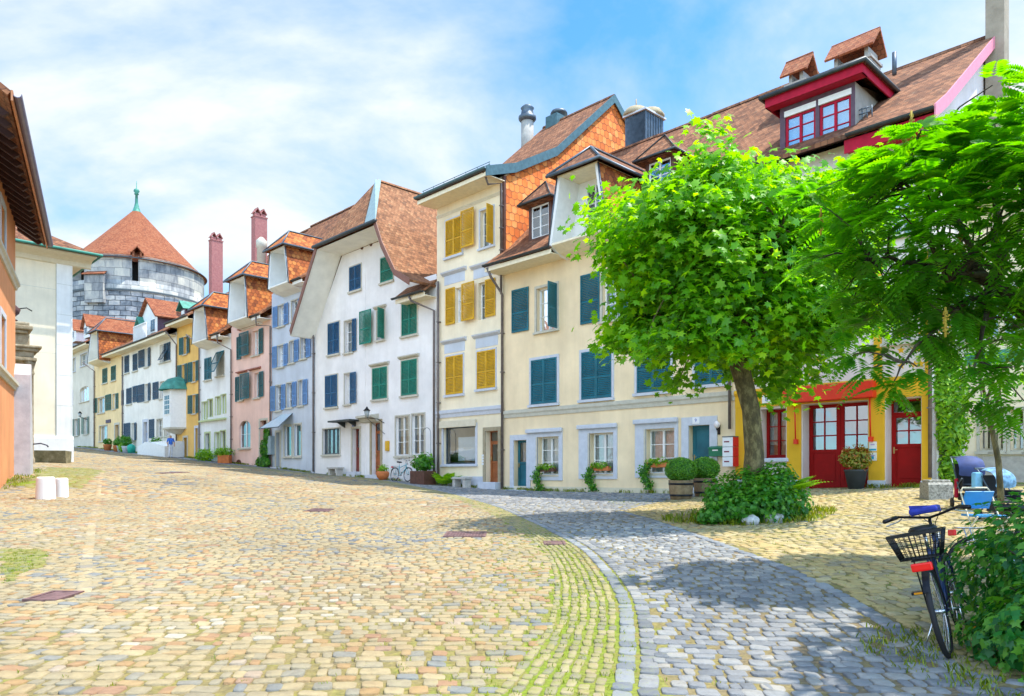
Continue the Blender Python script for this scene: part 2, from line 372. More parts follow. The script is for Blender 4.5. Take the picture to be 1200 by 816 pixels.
# ---- stones
def stone_mat(name, stops, mossc=(.17,.19,.02)):
    m, nt, bs = newmat(name); at = nd(nt, 'ShaderNodeAttribute', attribute_name='rnd'); ms = nd(nt, 'ShaderNodeAttribute', attribute_name='moss')
    rp = ramp(nt, stops); lk(nt, at, 'Fac', rp, 'Fac')
    tc = nd(nt, 'ShaderNodeTexCoord'); nz = nd(nt, 'ShaderNodeTexNoise', i_Scale=14.0, i_Detail=7.0, i_Roughness=.7); lk(nt, tc, 'Object', nz, 'Vector')
    big = nd(nt, 'ShaderNodeTexNoise', i_Scale=.38, i_Detail=6.0, i_Roughness=.6); lk(nt, tc, 'Object', big, 'Vector')
    mx = nd(nt, 'ShaderNodeMix', data_type='RGBA', blend_type='MULTIPLY'); mx.inputs['Factor'].default_value = 1; nt.links.new(rp.outputs['Color'], mx.inputs[6])
    r2 = ramp(nt, [(.28, (.55,.54,.54)), (.72, (1.28,1.27,1.25))]); nt.links.new(math_n(nt, 'MULTIPLY_ADD', big.outputs['Fac'], .5, math_n(nt, 'MULTIPLY', nz.outputs['Fac'], .5)), r2.inputs['Fac']); nt.links.new(r2.outputs['Color'], mx.inputs[7])
    mm = nd(nt, 'ShaderNodeMix', data_type='RGBA'); f = math_n(nt, 'MULTIPLY', math_n(nt, 'SUBTRACT', math_n(nt, 'ADD', math_n(nt, 'MULTIPLY', ms.outputs['Fac'], .62), nz.outputs['Fac']), .86), 3.2)
    cl = nd(nt, 'ShaderNodeClamp'); nt.links.new(f, cl.inputs[0]); nt.links.new(math_n(nt, 'MULTIPLY', cl.outputs[0], .75), mm.inputs['Factor']); nt.links.new(mx.outputs[2], mm.inputs[6]); mm.inputs[7].default_value = c4(mossc)
    nt.links.new(mm.outputs[2], bs.inputs['Base Color'])
    b = nd(nt, 'ShaderNodeBump', i_Strength=.9, i_Distance=.02); lk(nt, nz, 'Fac', b, 'Height'); lk(nt, b, 'Normal', bs, 'Normal'); bs.inputs['Roughness'].default_value = .85; bs.inputs['Specular IOR Level'].default_value = .3; return m
SM = stone_mat('street_cobble', [(.0,(.15,.16,.17)),(.08,(.22,.22,.20)),(.20,(.31,.265,.175)),(.5,(.355,.28,.155)),(.72,(.39,.31,.175)),(.87,(.37,.235,.105)),(.95,(.33,.19,.11)),(1,(.41,.36,.27))])
SG = stone_mat('path_sett', [(.0,(.16,.17,.18)),(.4,(.235,.24,.245)),(.75,(.30,.30,.29)),(.9,(.35,.325,.28)),(1,(.44,.42,.37))])
SK = stone_mat('kerb_sett', [(.0,(.18,.195,.22)),(1,(.33,.34,.34))])
SYD = stone_mat('yard_cobble', [(.0,(.27,.24,.18)),(.3,(.40,.31,.14)),(.6,(.46,.35,.15)),(.85,(.48,.39,.22)),(1,(.46,.28,.10))], (.26,.24,.015))
SY = stone_mat('gutter_cobble', [(.0,(.24,.22,.19)),(.3,(.34,.28,.17)),(.6,(.40,.32,.18)),(.85,(.43,.35,.23)),(1,(.44,.26,.11))], (.17,.20,.015))
def rows(x0, x1, y0, y1, w, h, ang=0, warp=0, keep=None, org=(0,0)):
    """coursed stones: centres, half sizes, heading"""
    out = []; v = y0; ca, sa = math.cos(ang), math.sin(ang)
    while v < y1:
        hh = h*np.random.uniform(.8, 1.2); n = int((x1-x0)/w*1.5)+5; ws = w*np.random.uniform(.6, 1.5, n); e = x0+np.cumsum(ws)-ws*np.random.rand(); cx = e-ws/2
        k = (cx < x1); cx = cx[k]; ws = ws[k]; cy = v+hh/2+warp*np.sin(cx*.55+v*.13)+warp*.6*np.sin(cx*1.37+v*.4)
        slope = warp*.55*np.cos(cx*.55+v*.13)+warp*.6*1.37*np.cos(cx*1.37+v*.4)
        X = org[0]+cx*ca-cy*sa; Y = org[1]+cx*sa+cy*ca
        out.append(np.stack([X, Y, ws/2, np.full_like(X, hh/2), ang+np.arctan(slope)], 1)); v += hh
    A_ = np.concatenate(out); return A_[keep(A_[:,0], A_[:,1])] if keep is not None else A_
def stones(name, A_, mat, gap=.0075, lift=.014, fine_to=14, tone=0.0, label=None, sq=.42):
    parts = []
    D = A_[:,1]
    for sel, K in (((D < fine_to), 8), ((D >= fine_to), 4)):
        B = A_[sel]; n = len(B)
        if n == 0: continue
        t = (np.arange(K)+.5)*2*np.pi/K
        # superellipse outline
        e = sq
        if K == 8: ux, uy = np.sign(np.cos(t))*np.abs(np.cos(t))**e, np.sign(np.sin(t))*np.abs(np.sin(t))**e
        else: ux, uy = np.sign(np.cos(t)), np.sign(np.sin(t))
        jit = 1+np.random.uniform(-.13, .07, (n, K)) if K == 8 else 1+np.random.uniform(-.10, .02, (n, K))
        lx = ux[None]*(B[:,2]-gap)[:,None]*jit; ly = uy[None]*(B[:,3]-gap)[:,None]*(jit if K == 4 else 1+np.random.uniform(-.13, .07, (n, K)))
        c, s_ = np.cos(B[:,4])[:,None], np.sin(B[:,4])[:,None]
        def ring(f, dz):
            x = B[:,0][:,None]+(lx*c-ly*s_)*f; y = B[:,1][:,None]+(lx*s_+ly*c)*f; return x, y, dz
        ep = .25; zc = gz_np(B[:,0], B[:,1]); gx = (gz_np(B[:,0]+ep, B[:,1])-zc)/ep; gy = (gz_np(B[:,0], B[:,1]+ep)-zc)/ep
        tx = np.random.normal(0, .045, n); ty = np.random.normal(0, .035, n); hz = lift*np.random.uniform(.6, 1.25, n)
        V = []; rings = [(1.0, -.02), (.975, .78), (.90, 1.0)] if K == 8 else [(1.0, -.02), (.86, 1.0)]
        for f, q in rings:
            x, y, _ = ring(f, q); dx, dy = x-B[:,0][:,None], y-B[:,1][:,None]
            z = zc[:,None]+(gx+ (tx if q > 0 else 0))[:,None]*dx+(gy+(ty if q > 0 else 0))[:,None]*dy+(hz*q)[:,None] if q > 0 else zc[:,None]+gx[:,None]*dx+gy[:,None]*dy-.02
            V.append(np.stack([x, y, z], 2))
        V = np.concatenate(V, 1); M_ = V.shape[1]; base = (np.arange(n)*M_)[:,None]
        Fc = []; lt = []
        k = np.arange(K); k2 = (k+1) % K
        for r in range(len(rings)-1):
            Fc.append((base[:,:,None]+np.stack([r*K+k, r*K+k2, (r+1)*K+k2, (r+1)*K+k], 1)[None]).reshape(n, -1)); lt += [4]*K
        Fc.append(base+(len(rings)-1)*K+k[None]); lt.append(K)
        Fc = np.concatenate(Fc, 1).ravel(); lt = np.tile(lt, n)
        rnd = np.clip(np.random.rand(n)*.9+.05+tone+.12*np.sin(B[:,0]*.7)*np.sin(B[:,1]*.5+1), 0, 1); ms = mossf(B[:,0], B[:,1])
        nf = (len(rings)-1)*K+1
        parts.append((V.reshape(-1, 3), Fc, lt, np.repeat(rnd, nf), np.repeat(ms, nf)))
    off = 0; VV = []; FF = []; LL = []; RR = []; MM = []
    for V, f_, l_, r_, m_ in parts: VV.append(V); FF.append(f_+off); LL.append(l_); RR.append(r_); MM.append(m_); off += len(V)
    o = npmesh(name, np.concatenate(VV), np.concatenate(FF), np.concatenate(LL), mat, {'rnd': np.concatenate(RR), 'moss': np.concatenate(MM)}, smooth=False)
    return tag(o, kind='structure')
def frust(x, y, m=2.6): return (np.abs(x) < .72*y+m) & (y > 3.2)
# edge of the leftmost yard line
LEFTE = wl([(120,547),(112,575),(104,610),(96,650),(88,700)])
farpoly = np.array([(-75, 95), (-75, 3), (-3, 2.0)])
# street: between left side and gutter line
GLp = GL[::-1]
street_poly = np.vstack([GLp[::-1], [[GLp[0,0]-.2, 2.0]], [[-40, 2.0]], [[-80, 60]], [[-80, 100]], FACE[0:5]+np.array([-1.1,-1.1])])
def in_face_strip(x, y): 
    # distance in front of the facade line
    nx, ny = -.7193, -.6947; dd = (x-.18)*nx+(y-31)*ny; return dd
def keep_street(x, y): return frust(x, y) & pip(x, y, street_poly) & (in_face_strip(x, y) > 1.35) & (y < 84) & ~((x < -14.5) & (y < 24)) 
A1 = rows(-45, 8, 3, 20, .135, .145, 0, .12, keep_street)
A1b = rows(-62, 8, 20, 84, .24, .26, 0, .12, keep_street)
stones('street', np.concatenate([A1, A1b]), SM)
# sidewalk in front of the far houses
def keep_walk(x, y): dd = in_face_strip(x, y); return (dd < 1.35) & (dd > .05) & (x < -3) & frust(x, y) & (y < 82)
stones('pavement', rows(-95, 12, 0.05, 1.35, .30, .22, ROW.a, 0, keep_walk, org=(.18-.7193*1.35, 31-.6947*1.35)), SG)
# gutter strip: courses that follow the curve
rng0 = np.random.default_rng(3)
def strip(P0, P1, ncol, ln, name, mat, jit=.1, **k):
    n = 1400; 
    def rs(P): d = np.concatenate([[0], np.cumsum(np.hypot(*np.diff(P, axis=0).T))]); t = np.linspace(0, d[-1], n); return np.stack([np.interp(t, d, P[:,0]), np.interp(t, d, P[:,1])], 1), d[-1]
    a, La = rs(P0); b, Lb = rs(P1); L_ = (La+Lb)/2; out = []
    for c in range(ncol):
        s_ = -rng0.random()*ln
        while s_ < L_:
            l_ = ln*np.random.uniform(.7, 1.35); i = max(0, min(n-1, int((s_+l_/2)/L_*n))); u = (c+.5+(rng0.uniform(-.12, .12) if ncol > 1 else 0))/ncol; p = a[i]*(1-u)+b[i]*u; i2 = min(n-1, i+4); i1 = max(0, i-4); q = (a[i2]*(1-u)+b[i2]*u)-(a[i1]*(1-u)+b[i1]*u)
            w_ = np.hypot(*(a[i]-b[i]))/ncol*(rng0.uniform(.86, 1.06) if ncol > 1 else 1); ang = math.atan2(q[1], q[0])+rng0.normal(0, .05)
            if frust(np.array([p[0]]), np.array([p[1]]))[0] : out.append((p[0], p[1], l_/2, w_/2, ang))
            s_ += l_
    return stones(name, np.array(out), mat, **k)
strip(GL, GR, 7, .16, 'gutter', SY, gap=.010)
# kerb of long flat stones, right of the gutter
nrm = np.gradient(GR, axis=0); nrm = np.stack([-nrm[:,1], nrm[:,0]], 1); nrm /= np.hypot(*nrm.T)[:,None]
side = 1 if (GR+nrm*.1)[len(GR)//2,0] > GR[len(GR)//2,0] else -1
KR = GR+nrm*side*.16; KR2 = GR+nrm*side*.012
sel = slice(int(len(GR)*.0), None)
strip(KR2[sel], KR[sel], 1, .24, 'kerb', SK, lift=.018, gap=.006)
KR3 = GR+nrm*side*.17; KR4 = GR+nrm*side*.32
strip(KR3, KR4, 1, .16, 'path', SG, lift=.014, gap=.008)
# path
path_poly = np.vstack([KR4, [[2.2, 2.0], [6, 2.5]], PR[::-1], YT, [FACE[9]+np.array([-.1,-.1])], FACE[8:3:-1]+np.array([-.05,-.05])])
def keep_path(x, y): return frust(x, y) & pip(x, y, path_poly) & ~keep_walk(x, y)
stones('path', np.concatenate([rows(-30, 12, 2, 15, .135, .15, R(-4), .03, lambda x, y: keep_path(x, y) & (y < 14.6)), rows(-34, 12, 14, 48, .17, .19, R(-6), .03, lambda x, y: keep_path(x, y) & (y >= 14.6))]), SG)
nr = np.gradient(PR, axis=0); nr = np.stack([-nr[:,1], nr[:,0]], 1); nr /= np.hypot(*nr.T)[:,None]; sd2 = 1 if (PR+nr*.1)[len(PR)//2,0] > PR[len(PR)//2,0] else -1
strip(PR+nr*sd2*.01, PR+nr*sd2*.15, 1, .22, 'kerb', SK, lift=.018, gap=.006)
# yard
yard_poly = np.vstack([PR+nr*sd2*.16, [[9, 2.5], [30, 8], [30, 26]], [FACE[10]+np.array([3,-3])], FACE[10:8:-1]+np.array([-.05,-.05]), YT[::-1]])
stones('yard', rows(-4, 26, 1, 26, .15, .16, R(9), .10, lambda x, y: frust(x, y) & pip(x, y, yard_poly)), SYD)
# line of long stones dividing the left yard
strip(dens(LEFTE), dens(LEFTE)+np.array([.17, 0]), 1, .26, 'yard_edge', SY, gap=.006)

# ---- iron covers and grates
IRON = plain('rusty_iron', (.20,.115,.11), .6, .4, var=.35, scale=14, bump=.3)
def cover(px0, px1, py0, py1, lab, grate=False, grp=None):
    a = g(px0, py1); b = g(px1, py1); c = g((px0+px1)/2, py0); x0, y0 = a[0], a[1]; w_ = (b[0]-a[0])*(.78 if px1 < 100 else 1); d_ = c[1]-a[1]; cx, cy = (a[0]+b[0])/2, (a[1]+c[1])/2; z = gz(cx, cy)
    e = .2; gy = (gz(cx, cy+e)-gz(cx, cy-e))/(2*e); gx = (gz(cx+e, cy)-gz(cx-e, cy))/(2*e); hw, hd = w_/2, d_/2; m = MB(); T = .04
    m.box(-hw, hw, -hd, -hd+T, -.03, .034).box(-hw, hw, hd-T, hd, -.03, .034).box(-hw, -hw+T, -hd+T, hd-T, -.03, .034).box(hw-T, hw, -hd+T, hd-T, -.03, .034)
    if grate:
        for i in range(1, 9): x = -hw+T+(w_-2*T)*i/9; m.box(x-.016, x+.016, -hd+T, hd-T, .016, .028)
        m.box(-hw+T, hw-T, -.02, .02, .016, .027); m.m = 1; m.box(-hw+T, hw-T, -hd+T, hd-T, -.025, .019)
    else:
        m.box(-hw+T, hw-T, -hd+T, hd-T, -.02, .028)
        for i in range(12):
            for j in range(5): x = -hw+T+(w_-2*T)*(i+.5)/12; y = -hd+T+(d_-2*T)*(j+.5)/5; m.box(x-.02, x+.02, y-.012, y+.012, .028, .034)
    o = m.build('drain_grate' if grate else 'manhole_cover', [IRON, plain('drain_dark', (.01,.01,.01), .9)], None, (cx, cy, z-.008), (math.atan(gy), -math.atan(gx), 0)); tag(o, lab, 'grate' if grate else 'manhole cover', grp)
cover(519, 569, 624.5, 630.5, 'rusty rectangular iron cover in the middle of the cobbled street')
cover(638, 664, 635.5, 640, 'small rusty drain grate set in the mossy gutter strip', True)
cover(20, 71, 695, 706, 'rusty drain grate in the cobbles at the lower left', True)
cover(357, 385, 597, 600, 'small iron cover farther up the street, above the larger rusty cover')
cover(181, 206, 552.5, 555, 'far iron cover near the top of the street')
# ---------------------------------------------------------------- palette
WHITE = plain('white_paint', (.80,.80,.78), .5, var=.05)
TEAL = plain('teal_paint', (.008,.12,.16), .5, var=.32, scale=1.6); GREEN = plain('green_paint', (.006,.18,.12), .5, var=.3, scale=1.6)
BLUE = plain('blue_shutter_paint', (.012,.09,.20), .45, var=.15); SKYB = plain('light_blue_paint', (.13,.27,.52), .5, var=.12)
DGREEN = plain('dark_green_paint', (.012,.10,.075), .5, var=.2); NAVY = plain('navy_paint', (.015,.065,.12), .5, var=.2)
MUST = plain('mustard_paint', (.60,.33,.008), .5, var=.22, scale=2); BROWN = plain('brown_door_wood', (.30,.09,.025), .5, var=.3, scale=3)
DBROWN = plain('dark_brown_wood', (.10,.04,.025), .55, var=.3); RED = plain('red_door_paint', (.30,.003,.003), .6, var=.12, spec=.2)
CRIM = plain('crimson_paint', (.42,.008,.035), .6, var=.14, spec=.2); ORED = plain('orange_red_paint', (.72,.035,.008), .45, var=.08)
SAND = stonemat('sandstone_trim', [(.3,(.47,.44,.36)),(.7,(.60,.57,.47))], 5, .2); LGREY = stonemat('pale_grey_trim', [(.3,(.50,.52,.57)),(.7,(.62,.64,.69))], 5, .15)
CREAMT = stonemat('cream_trim', [(.3,(.62,.55,.40)),(.7,(.72,.65,.50))], 5, .15)
STONEB = stonemat('brown_stone_trim', [(.3,(.30,.24,.14)),(.7,(.42,.36,.25))], 5, .3)
GUT = plain('gutter_metal', (.045,.055,.06), .45, .3, var=.25); PIPE = plain('downpipe_metal', (.16,.13,.12), .5, .2, var=.25)
VERD = plain('verdigris_copper', (.06,.25,.19), .6, .1, var=.3, scale=3); TEALM = plain('teal_sheet_metal', (.075,.15,.17), .5, .2, var=.2)
LEAD = plain('grey_sheet_metal', (.10,.13,.16), .45, .5, var=.25)
SOFW = plain('painted_soffit', (.84,.82,.74), .7, var=.08, scale=2); SOFC = plain('cream_soffit', (.82,.73,.53), .7, var=.08)
CURT = plain('curtain_cloth', (.60,.60,.58), .9, var=.15, scale=9); CURG = plain('green_curtain_cloth', (.08,.35,.32), .9, var=.3, scale=6)
BRASS = plain('brass', (.55,.40,.16), .35, .9, var=.1); BLACK = plain('black_iron', (.012,.012,.014), .4, .4, var=.2)
GLASS = glass()
BROWNT = [(.0,(.07,.03,.018)),(.35,(.155,.062,.03)),(.65,(.24,.098,.045)),(1,(.34,.16,.08))]
T_BROWN = tiles('brown_clay_tiles', BROWNT, .19, .17, .2, lichen=(.26,.20,.13), dist=.05)
T_ORANGE = tiles('orange_clay_tiles', [(0,(.10,.03,.012)),(.3,(.27,.07,.02)),(.6,(.42,.125,.03)),(.85,(.52,.20,.05)),(1,(.38,.25,.11))], .26, .22, .35, dist=.06)
T_OROOF = tiles('mottled_orange_roof_tiles', [(0,(.09,.035,.02)),(.35,(.22,.075,.032)),(.7,(.33,.12,.05)),(1,(.40,.20,.09))], .24, .20, .3, lichen=(.30,.23,.13), dist=.05)
T_GABLE = tiles('large_orange_tiles', [(0,(.34,.07,.015)),(.35,(.56,.13,.02)),(.7,(.66,.20,.04)),(1,(.68,.34,.13))], .31, .32, .18, lichen=(.50,.24,.10), dist=.12)
T_RED = tiles('red_clay_tiles', [(0,(.15,.045,.025)),(.4,(.27,.08,.035)),(1,(.36,.14,.065))], .19, .16, .25, lichen=(.30,.20,.13))

LEAFC = {}
def leaf_mesh(w, h, mat, rail=True):
    """louvred shutter leaf: hinge at x=0, runs to +x, base at z=0, front towards -y"""
    k = (round(w, 2), round(h, 2), mat.name)
    if k in LEAFC: return LEAFC[k]
    m = MB(); s = .055 if w > .3 else .035; t = .036
    m.box(0, s, 0, t, 0, h).box(w-s, w, 0, t, 0, h).box(s, w-s, 0, t, 0, s*1.3).box(s, w-s, 0, t, h-s*1.2, h)
    md = h*.42; m.box(s, w-s, 0, t, md, md+s)
    for a, b in ((s*1.3, md), (md+s, h-s*1.2)):
        n = max(3, int((b-a)/.062)); dz = (b-a)/n
        for i in range(n):
            z = a+i*dz
            m.add([(s,.002,z+.004),(w-s,.002,z+.004),(w-s,t-.004,z+dz*.85),(s,t-.004,z+dz*.85),(s,.010,z-.002),(w-s,.010,z-.002),(w-s,t,z+dz*.75),(s,t,z+dz*.75)],
                  [(0,1,2,3),(7,6,5,4),(0,4,5,1),(3,2,6,7)])
    o = m.build('shutter', mat); me = o.data; bpy.data.objects.remove(o); LEAFC[k] = me; return me
def leaf(par, x, y, z, w, h, mat, ang=0, flip=False, tilt=0):
    o = bpy.data.objects.new('shutter', leaf_mesh(w, h, mat)); COL.objects.link(o); o.parent = par
    o.location = (x, y, z); o.rotation_euler = (tilt, 0, ang)
    return o

class House:
    def __init__(s, name, label, pl, pr, y=0, mat=None, frame=ROW, cat='house', base_extra=1.2, xl=None, xr=None):
        s.f = frame
        s.xa = frame.L(pl, 560, y)[0] if xl is None else xl; s.xb = frame.L(pr, 560, y)[0] if xr is None else xr
        s.y0 = y; s.w = s.xb-s.xa
        wl, wr = frame.W(s.xa, y), frame.W(s.xb, y); s.zb = min(gz(*wl), gz(*wr))
        s.e = thing(name, label, cat, (wl[0], wl[1], s.zb), frame.a); s.holes = []; s.mat = mat
    def l(s, px, py, y=0):
        t, z = s.f.L(px, py, y+s.y0); return t-s.xa, z-s.zb
    def rect(s, x0, x1, yt, yb, y=0):
        a = s.l(x0, 0, y)[0]; b = s.l(x1, 0, y)[0]; c = (x0+x1)/2
        return a, b, s.l(c, yb, y)[1], s.l(c, yt, y)[1]
    def z(s, world): return world-s.zb
    def part(s, mb, name, mat, parent=None, **k): return mb.build(name, mat, parent or s.e, **k)
    # ---- wall: front plate with real openings, closed body behind
    def wall(s, top, prof, name='wall', base=-1.3, mats=None, inset=.004):
        """top: list of (x,z) of the front's upper outline from left to right; prof: (y,z) of the body's upper edge front to back"""
        m = MB(); i = inset
        out = [(i, base)]+[(s.w-i, base)]+[(min(max(x, i), s.w-i), z) for x, z in reversed(top)]
        loops = [[Vector((x, z, 0)) for x, z in out]]
        for h in s.holes: loops.append([Vector((x, z, 0)) for x, z in h['poly']])
        tris = geometry.tessellate_polygon(loops)
        flat = [(v.x, 0, v.y) for lp in loops for v in lp]
        m.add(flat, [list(t) for t in tris])
        for h in s.holes:
            p = h['poly']; k = len(p); d = h['d']
            m.m = 1 if h.get('rm') else 0
            m.add([(x, 0, z) for x, z in p]+[(x, d, z) for x, z in p], [(a, (a+1) % k, k+(a+1) % k, k+a) for a in range(k)])
        m.m = 0
        # sides, back
        for x in (i, s.w-i):
            m.poly([(x, 0, base)]+[(x, y, z) for y, z in prof]+[(x, prof[-1][0], base)])
        yb = prof[-1][0]; m.poly([(i, yb, base), (s.w-i, yb, base), (s.w-i, yb, prof[-1][1]), (i, yb, prof[-1][1])])
        return m.build(name, mats or [s.mat, s.mat], s.e, fix=False)
    def hole(s, x0, x1, z0, z1, d=.2, arch=0):
        if arch:
            n = 8; r = (x1-x0)/2; xc = (x0+x1)/2; p = [(x0, z0), (x1, z0)]+[(xc+r*math.cos(math.pi*i/n), z1-arch+arch*math.sin(math.pi*i/n)) for i in range(n+1)]
        else: p = [(x0, z0), (x1, z0), (x1, z1), (x0, z1)]
        s.holes.append(dict(poly=p, d=d)); return p
    def window(s, px0, px1, pyt, pyb, fm=None, cols=2, rows=3, sur=None, sw=.13, sill=True, sh=(), shm=TEAL, curtain=CURT, d=.17, arch=0, cfrac=.95, lintel=None, frame_w=.05, hood=None):
        x0, x1, z0, z1 = s.rect(px0, px1, pyt, pyb)
        return s.windowm(x0, x1, z0, z1, fm, cols, rows, sur, sw, sill, sh, shm, curtain, d, arch, cfrac, lintel, frame_w, hood)
    def windowm(s, x0, x1, z0, z1, fm=None, cols=2, rows=3, sur=None, sw=.13, sill=True, sh=(), shm=TEAL, curtain=CURT, d=.17, arch=0, cfrac=.95, lintel=None, frame_w=.05, hood=None):
        fm = fm or WHITE; s.hole(x0, x1, z0, z1, d+.12, arch)
        m = MB(); t = frame_w; ya, yb = d, d+.06
        m.box(x0, x0+t, ya, yb, z0, z1).box(x1-t, x1, ya, yb, z0, z1).box(x0+t, x1-t, ya, yb, z0, z0+t*1.2).box(x0+t, x1-t, ya, yb, z1-t, z1)
        w = x1-x0-2*t; h = z1-z0-2.2*t
        for c in range(1, cols):
            xc = x0+t+w*c/cols; tt = .04 if c*2 == cols else .02
            m.box(xc-tt, xc+tt, ya-.01, yb-.005, z0+t*1.2, z1-t)
        for r in range(1, rows):
            zc = z0+t*1.2+h*r/rows; m.box(x0+t, x1-t, ya+.008, yb-.012, zc-.013, zc+.013)
        wo = s.part(m, 'window', fm)
        MB().poly([(x0+t, ya+.04, z0+t), (x1-t, ya+.04, z0+t), (x1-t, ya+.04, z1-t), (x0+t, ya+.04, z1-t)]).build('pane', GLASS, wo)
        if curtain:
            c = MB(); n = 14; hw = (x1-x0)
            segs = [(x0, x0+hw*.5), (x0+hw*.5, x1)]
            zt, zl = z1, z1-(z1-z0)*cfrac
            for a, b in segs:
                vs = []
                for i in range(n+1):
                    x = a+(b-a)*i/n; y = ya+.13+.022*math.sin(i*2.4); vs += [(x, y, zl), (x, y, zt)]
                c.add(vs, [(2*i, 2*i+2, 2*i+3, 2*i+1) for i in range(n)])
            c.build('curtain', curtain, wo)
        if sur:
            q = MB(); p = .035
            q.box(x0-sw, x0, -p, .01, z0, z1).box(x1, x1+sw, -p, .01, z0, z1).box(x0-sw, x1+sw, -p, .01, z1, z1+sw)
            if arch: q = MB()
            if q.v: q.build('surround', sur, wo)
        if hood:
            q = MB(); e = .10+sw; q.prism([(-.02, z1+sw+.01), (-.10, z1+sw+.04), (-.16, z1+sw+.10), (-.16, z1+sw+.15), (-.02, z1+sw+.17)], x0-e, x1+e)
            q.build('lintel', hood, wo)
        if sill:
            q = MB(); e = sw if sur else .08
            q.box(x0-e-.03, x1+e+.03, -.11, 0.0, z0-.11, z0-.03).box(x0-e, x1+e, -.05, d, z0-.032, z0)
            q.build('sill', sill if not isinstance(sill, bool) else (sur or SAND), wo)
        hw = (x1-x0)/2
        for spec in sh:
            side, ang = spec[0], spec[1]; wd = spec[2] if len(spec) > 2 else hw
            zz, hh = z0-.01, z1-z0+.02
            if side == 'L': leaf(wo, x0-.0, -.06, zz, wd, hh, shm, R(180+ang) if ang >= 0 else R(180+ang))     # ang 0 = flat open, grows towards the street
            else: leaf(wo, x1+.0, -.06, zz, wd, hh, shm, R(-ang))
        return wo
    def closed(s, px0, px1, pyt, pyb, mat, sur=None, sw=.12, sill=True, hood=None, n=2, tilt=0, bare=False):
        """window whose shutters are shut (n leaves)"""
        x0, x1, z0, z1 = s.rect(px0, px1, pyt, pyb); q = MB()
        if sur: q.box(x0-sw, x0-.004, -.035, .01, z0, z1).box(x1+.004, x1+sw, -.035, .01, z0, z1).box(x0-sw, x1+sw, -.035, .01, z1+.004, z1+sw)
        else: q.box(x0-.03, x0-.004, -.02, .01, z0, z1).box(x1+.004, x1+.03, -.02, .01, z0, z1)
        if sill: q.box(x0-(sw if sur else .08)-.03, x1+(sw if sur else .08)+.03, -.12, 0.01, z0-.12, z0-.02)
        q.box(x0, x1, .0, .012, z0, z1)
        wo = s.part(q, 'window', sur or SAND)
        if hood:
            e = .10+sw; MB().prism([(-.02, z1+sw+.01), (-.10, z1+sw+.04), (-.16, z1+sw+.10), (-.16, z1+sw+.15), (-.02, z1+sw+.17)], x0-e, x1+e).build('lintel', hood, wo)
        w = (x1-x0)/n
        for i in range(n):
            if tilt: leaf(wo, x0+i*w, -.06-math.sin(tilt)*(z1-z0), z0+(1-math.cos(tilt))*(z1-z0), w-.004, z1-z0, mat, 0, tilt=-tilt)
            else: leaf(wo, x0+i*w, -.05, z0, w-.004, z1-z0, mat)
        return wo
    def sleaf(s, par, px0, px1, pyt, pyb, mat, y=-.06, ang=0):
        """a single open leaf lying on the wall"""
        x0, x1, z0, z1 = s.rect(px0, px1, pyt, pyb); return leaf(par, x0, y, z0, x1-x0, z1-z0, mat, ang)
    def door(s, px0, px1, pyt, pyb, mat, frame=None, fw=.13, d=.22, glassy=0, panels=2, leaves=1, transom=0, step=None, name='door', cols=1, rows=1, gfrac=.45, darkpane=False, hood=None):
        x0, x1, z0, z1 = s.rect(px0, px1, pyt, pyb)
        zg = min(z0, 0)-.4
        s.hole(x0, x1, zg, z1, d+.15)
        m = MB(); zt = z1-transom; t = .06
        m.box(x0, x1, d, d+.05, zg, z0)                       # threshold riser
        if transom:
            m.box(x0, x1, d, d+.06, zt-.05, zt).box(x0, x0+.05, d, d+.06, zt, z1).box(x1-.05, x1, d, d+.06, zt, z1).box(x0+.05, x1-.05, d, d+.06, z1-.05, z1)
        lw = (x1-x0)/leaves
        panes = []
        for i in range(leaves):
            a, b = x0+i*lw+.004, x0+(i+1)*lw-.004; top = zt-(.05 if transom else 0); st = min(.11, lw*.16)
            m.box(a, a+st, d, d+.05, z0, top).box(b-st, b, d, d+.05, z0, top).box(a+st, b-st, d, d+.05, z0, z0+.16).box(a+st, b-st, d, d+.05, top-.10, top)
            hh = top-z0; zg0 = top-.10-(hh-.26)*gfrac if glassy else top-.10
            if glassy:
                m.box(a+st, b-st, d, d+.05, zg0-.09, zg0)
                for c in range(1, cols): xx = a+st+(b-a-2*st)*c/cols; m.box(xx-.018, xx+.018, d+.005, d+.045, zg0, top-.10)
                for r in range(1, rows): zz = zg0+(top-.10-zg0)*r/rows; m.box(a+st, b-st, d+.008, d+.042, zz-.018, zz+.018)
                panes.append((a+st, b-st, zg0, top-.10))
            zlo, zhi = z0+.16, (zg0-.09 if glassy else top-.10)
            m.box(a+st, b-st, d+.022, d+.04, zlo, zhi)
            for r in range(panels):
                p0 = zlo+(zhi-zlo)*r/panels+.05; p1 = zlo+(zhi-zlo)*(r+1)/panels-.05
                if p1-p0 > .06: m.bbox(a+st+.04, b-st-.04, d+.006, d+.035, p0, p1, .008)
                if r: zz = zlo+(zhi-zlo)*r/panels; m.box(a+st, b-st, d, d+.045, zz-.03, zz+.03)
        do = s.part(m, name, mat)
        for (a, b, za, zc) in panes: MB().poly([(a, d+.028, za), (b, d+.028, za), (b, d+.028, zc), (a, d+.028, zc)]).build('pane', GLASS, do)
        if transom: MB().poly([(x0+.05, d+.03, zt), (x1-.05, d+.03, zt), (x1-.05, d+.03, z1-.05), (x0+.05, d+.03, z1-.05)]).build('pane', GLASS, do)
        hx = x0+(.07 if leaves == 1 else lw+.06); hz = z0+1.0
        hm = MB(); hm.box(hx-.02, hx+.02, d-.012, d, hz-.10, hz+.08).tube([(hx, d, hz), (hx, d-.06, hz), (hx+.11, d-.06, hz)], .011, 6); hm.build('handle', BRASS, do)
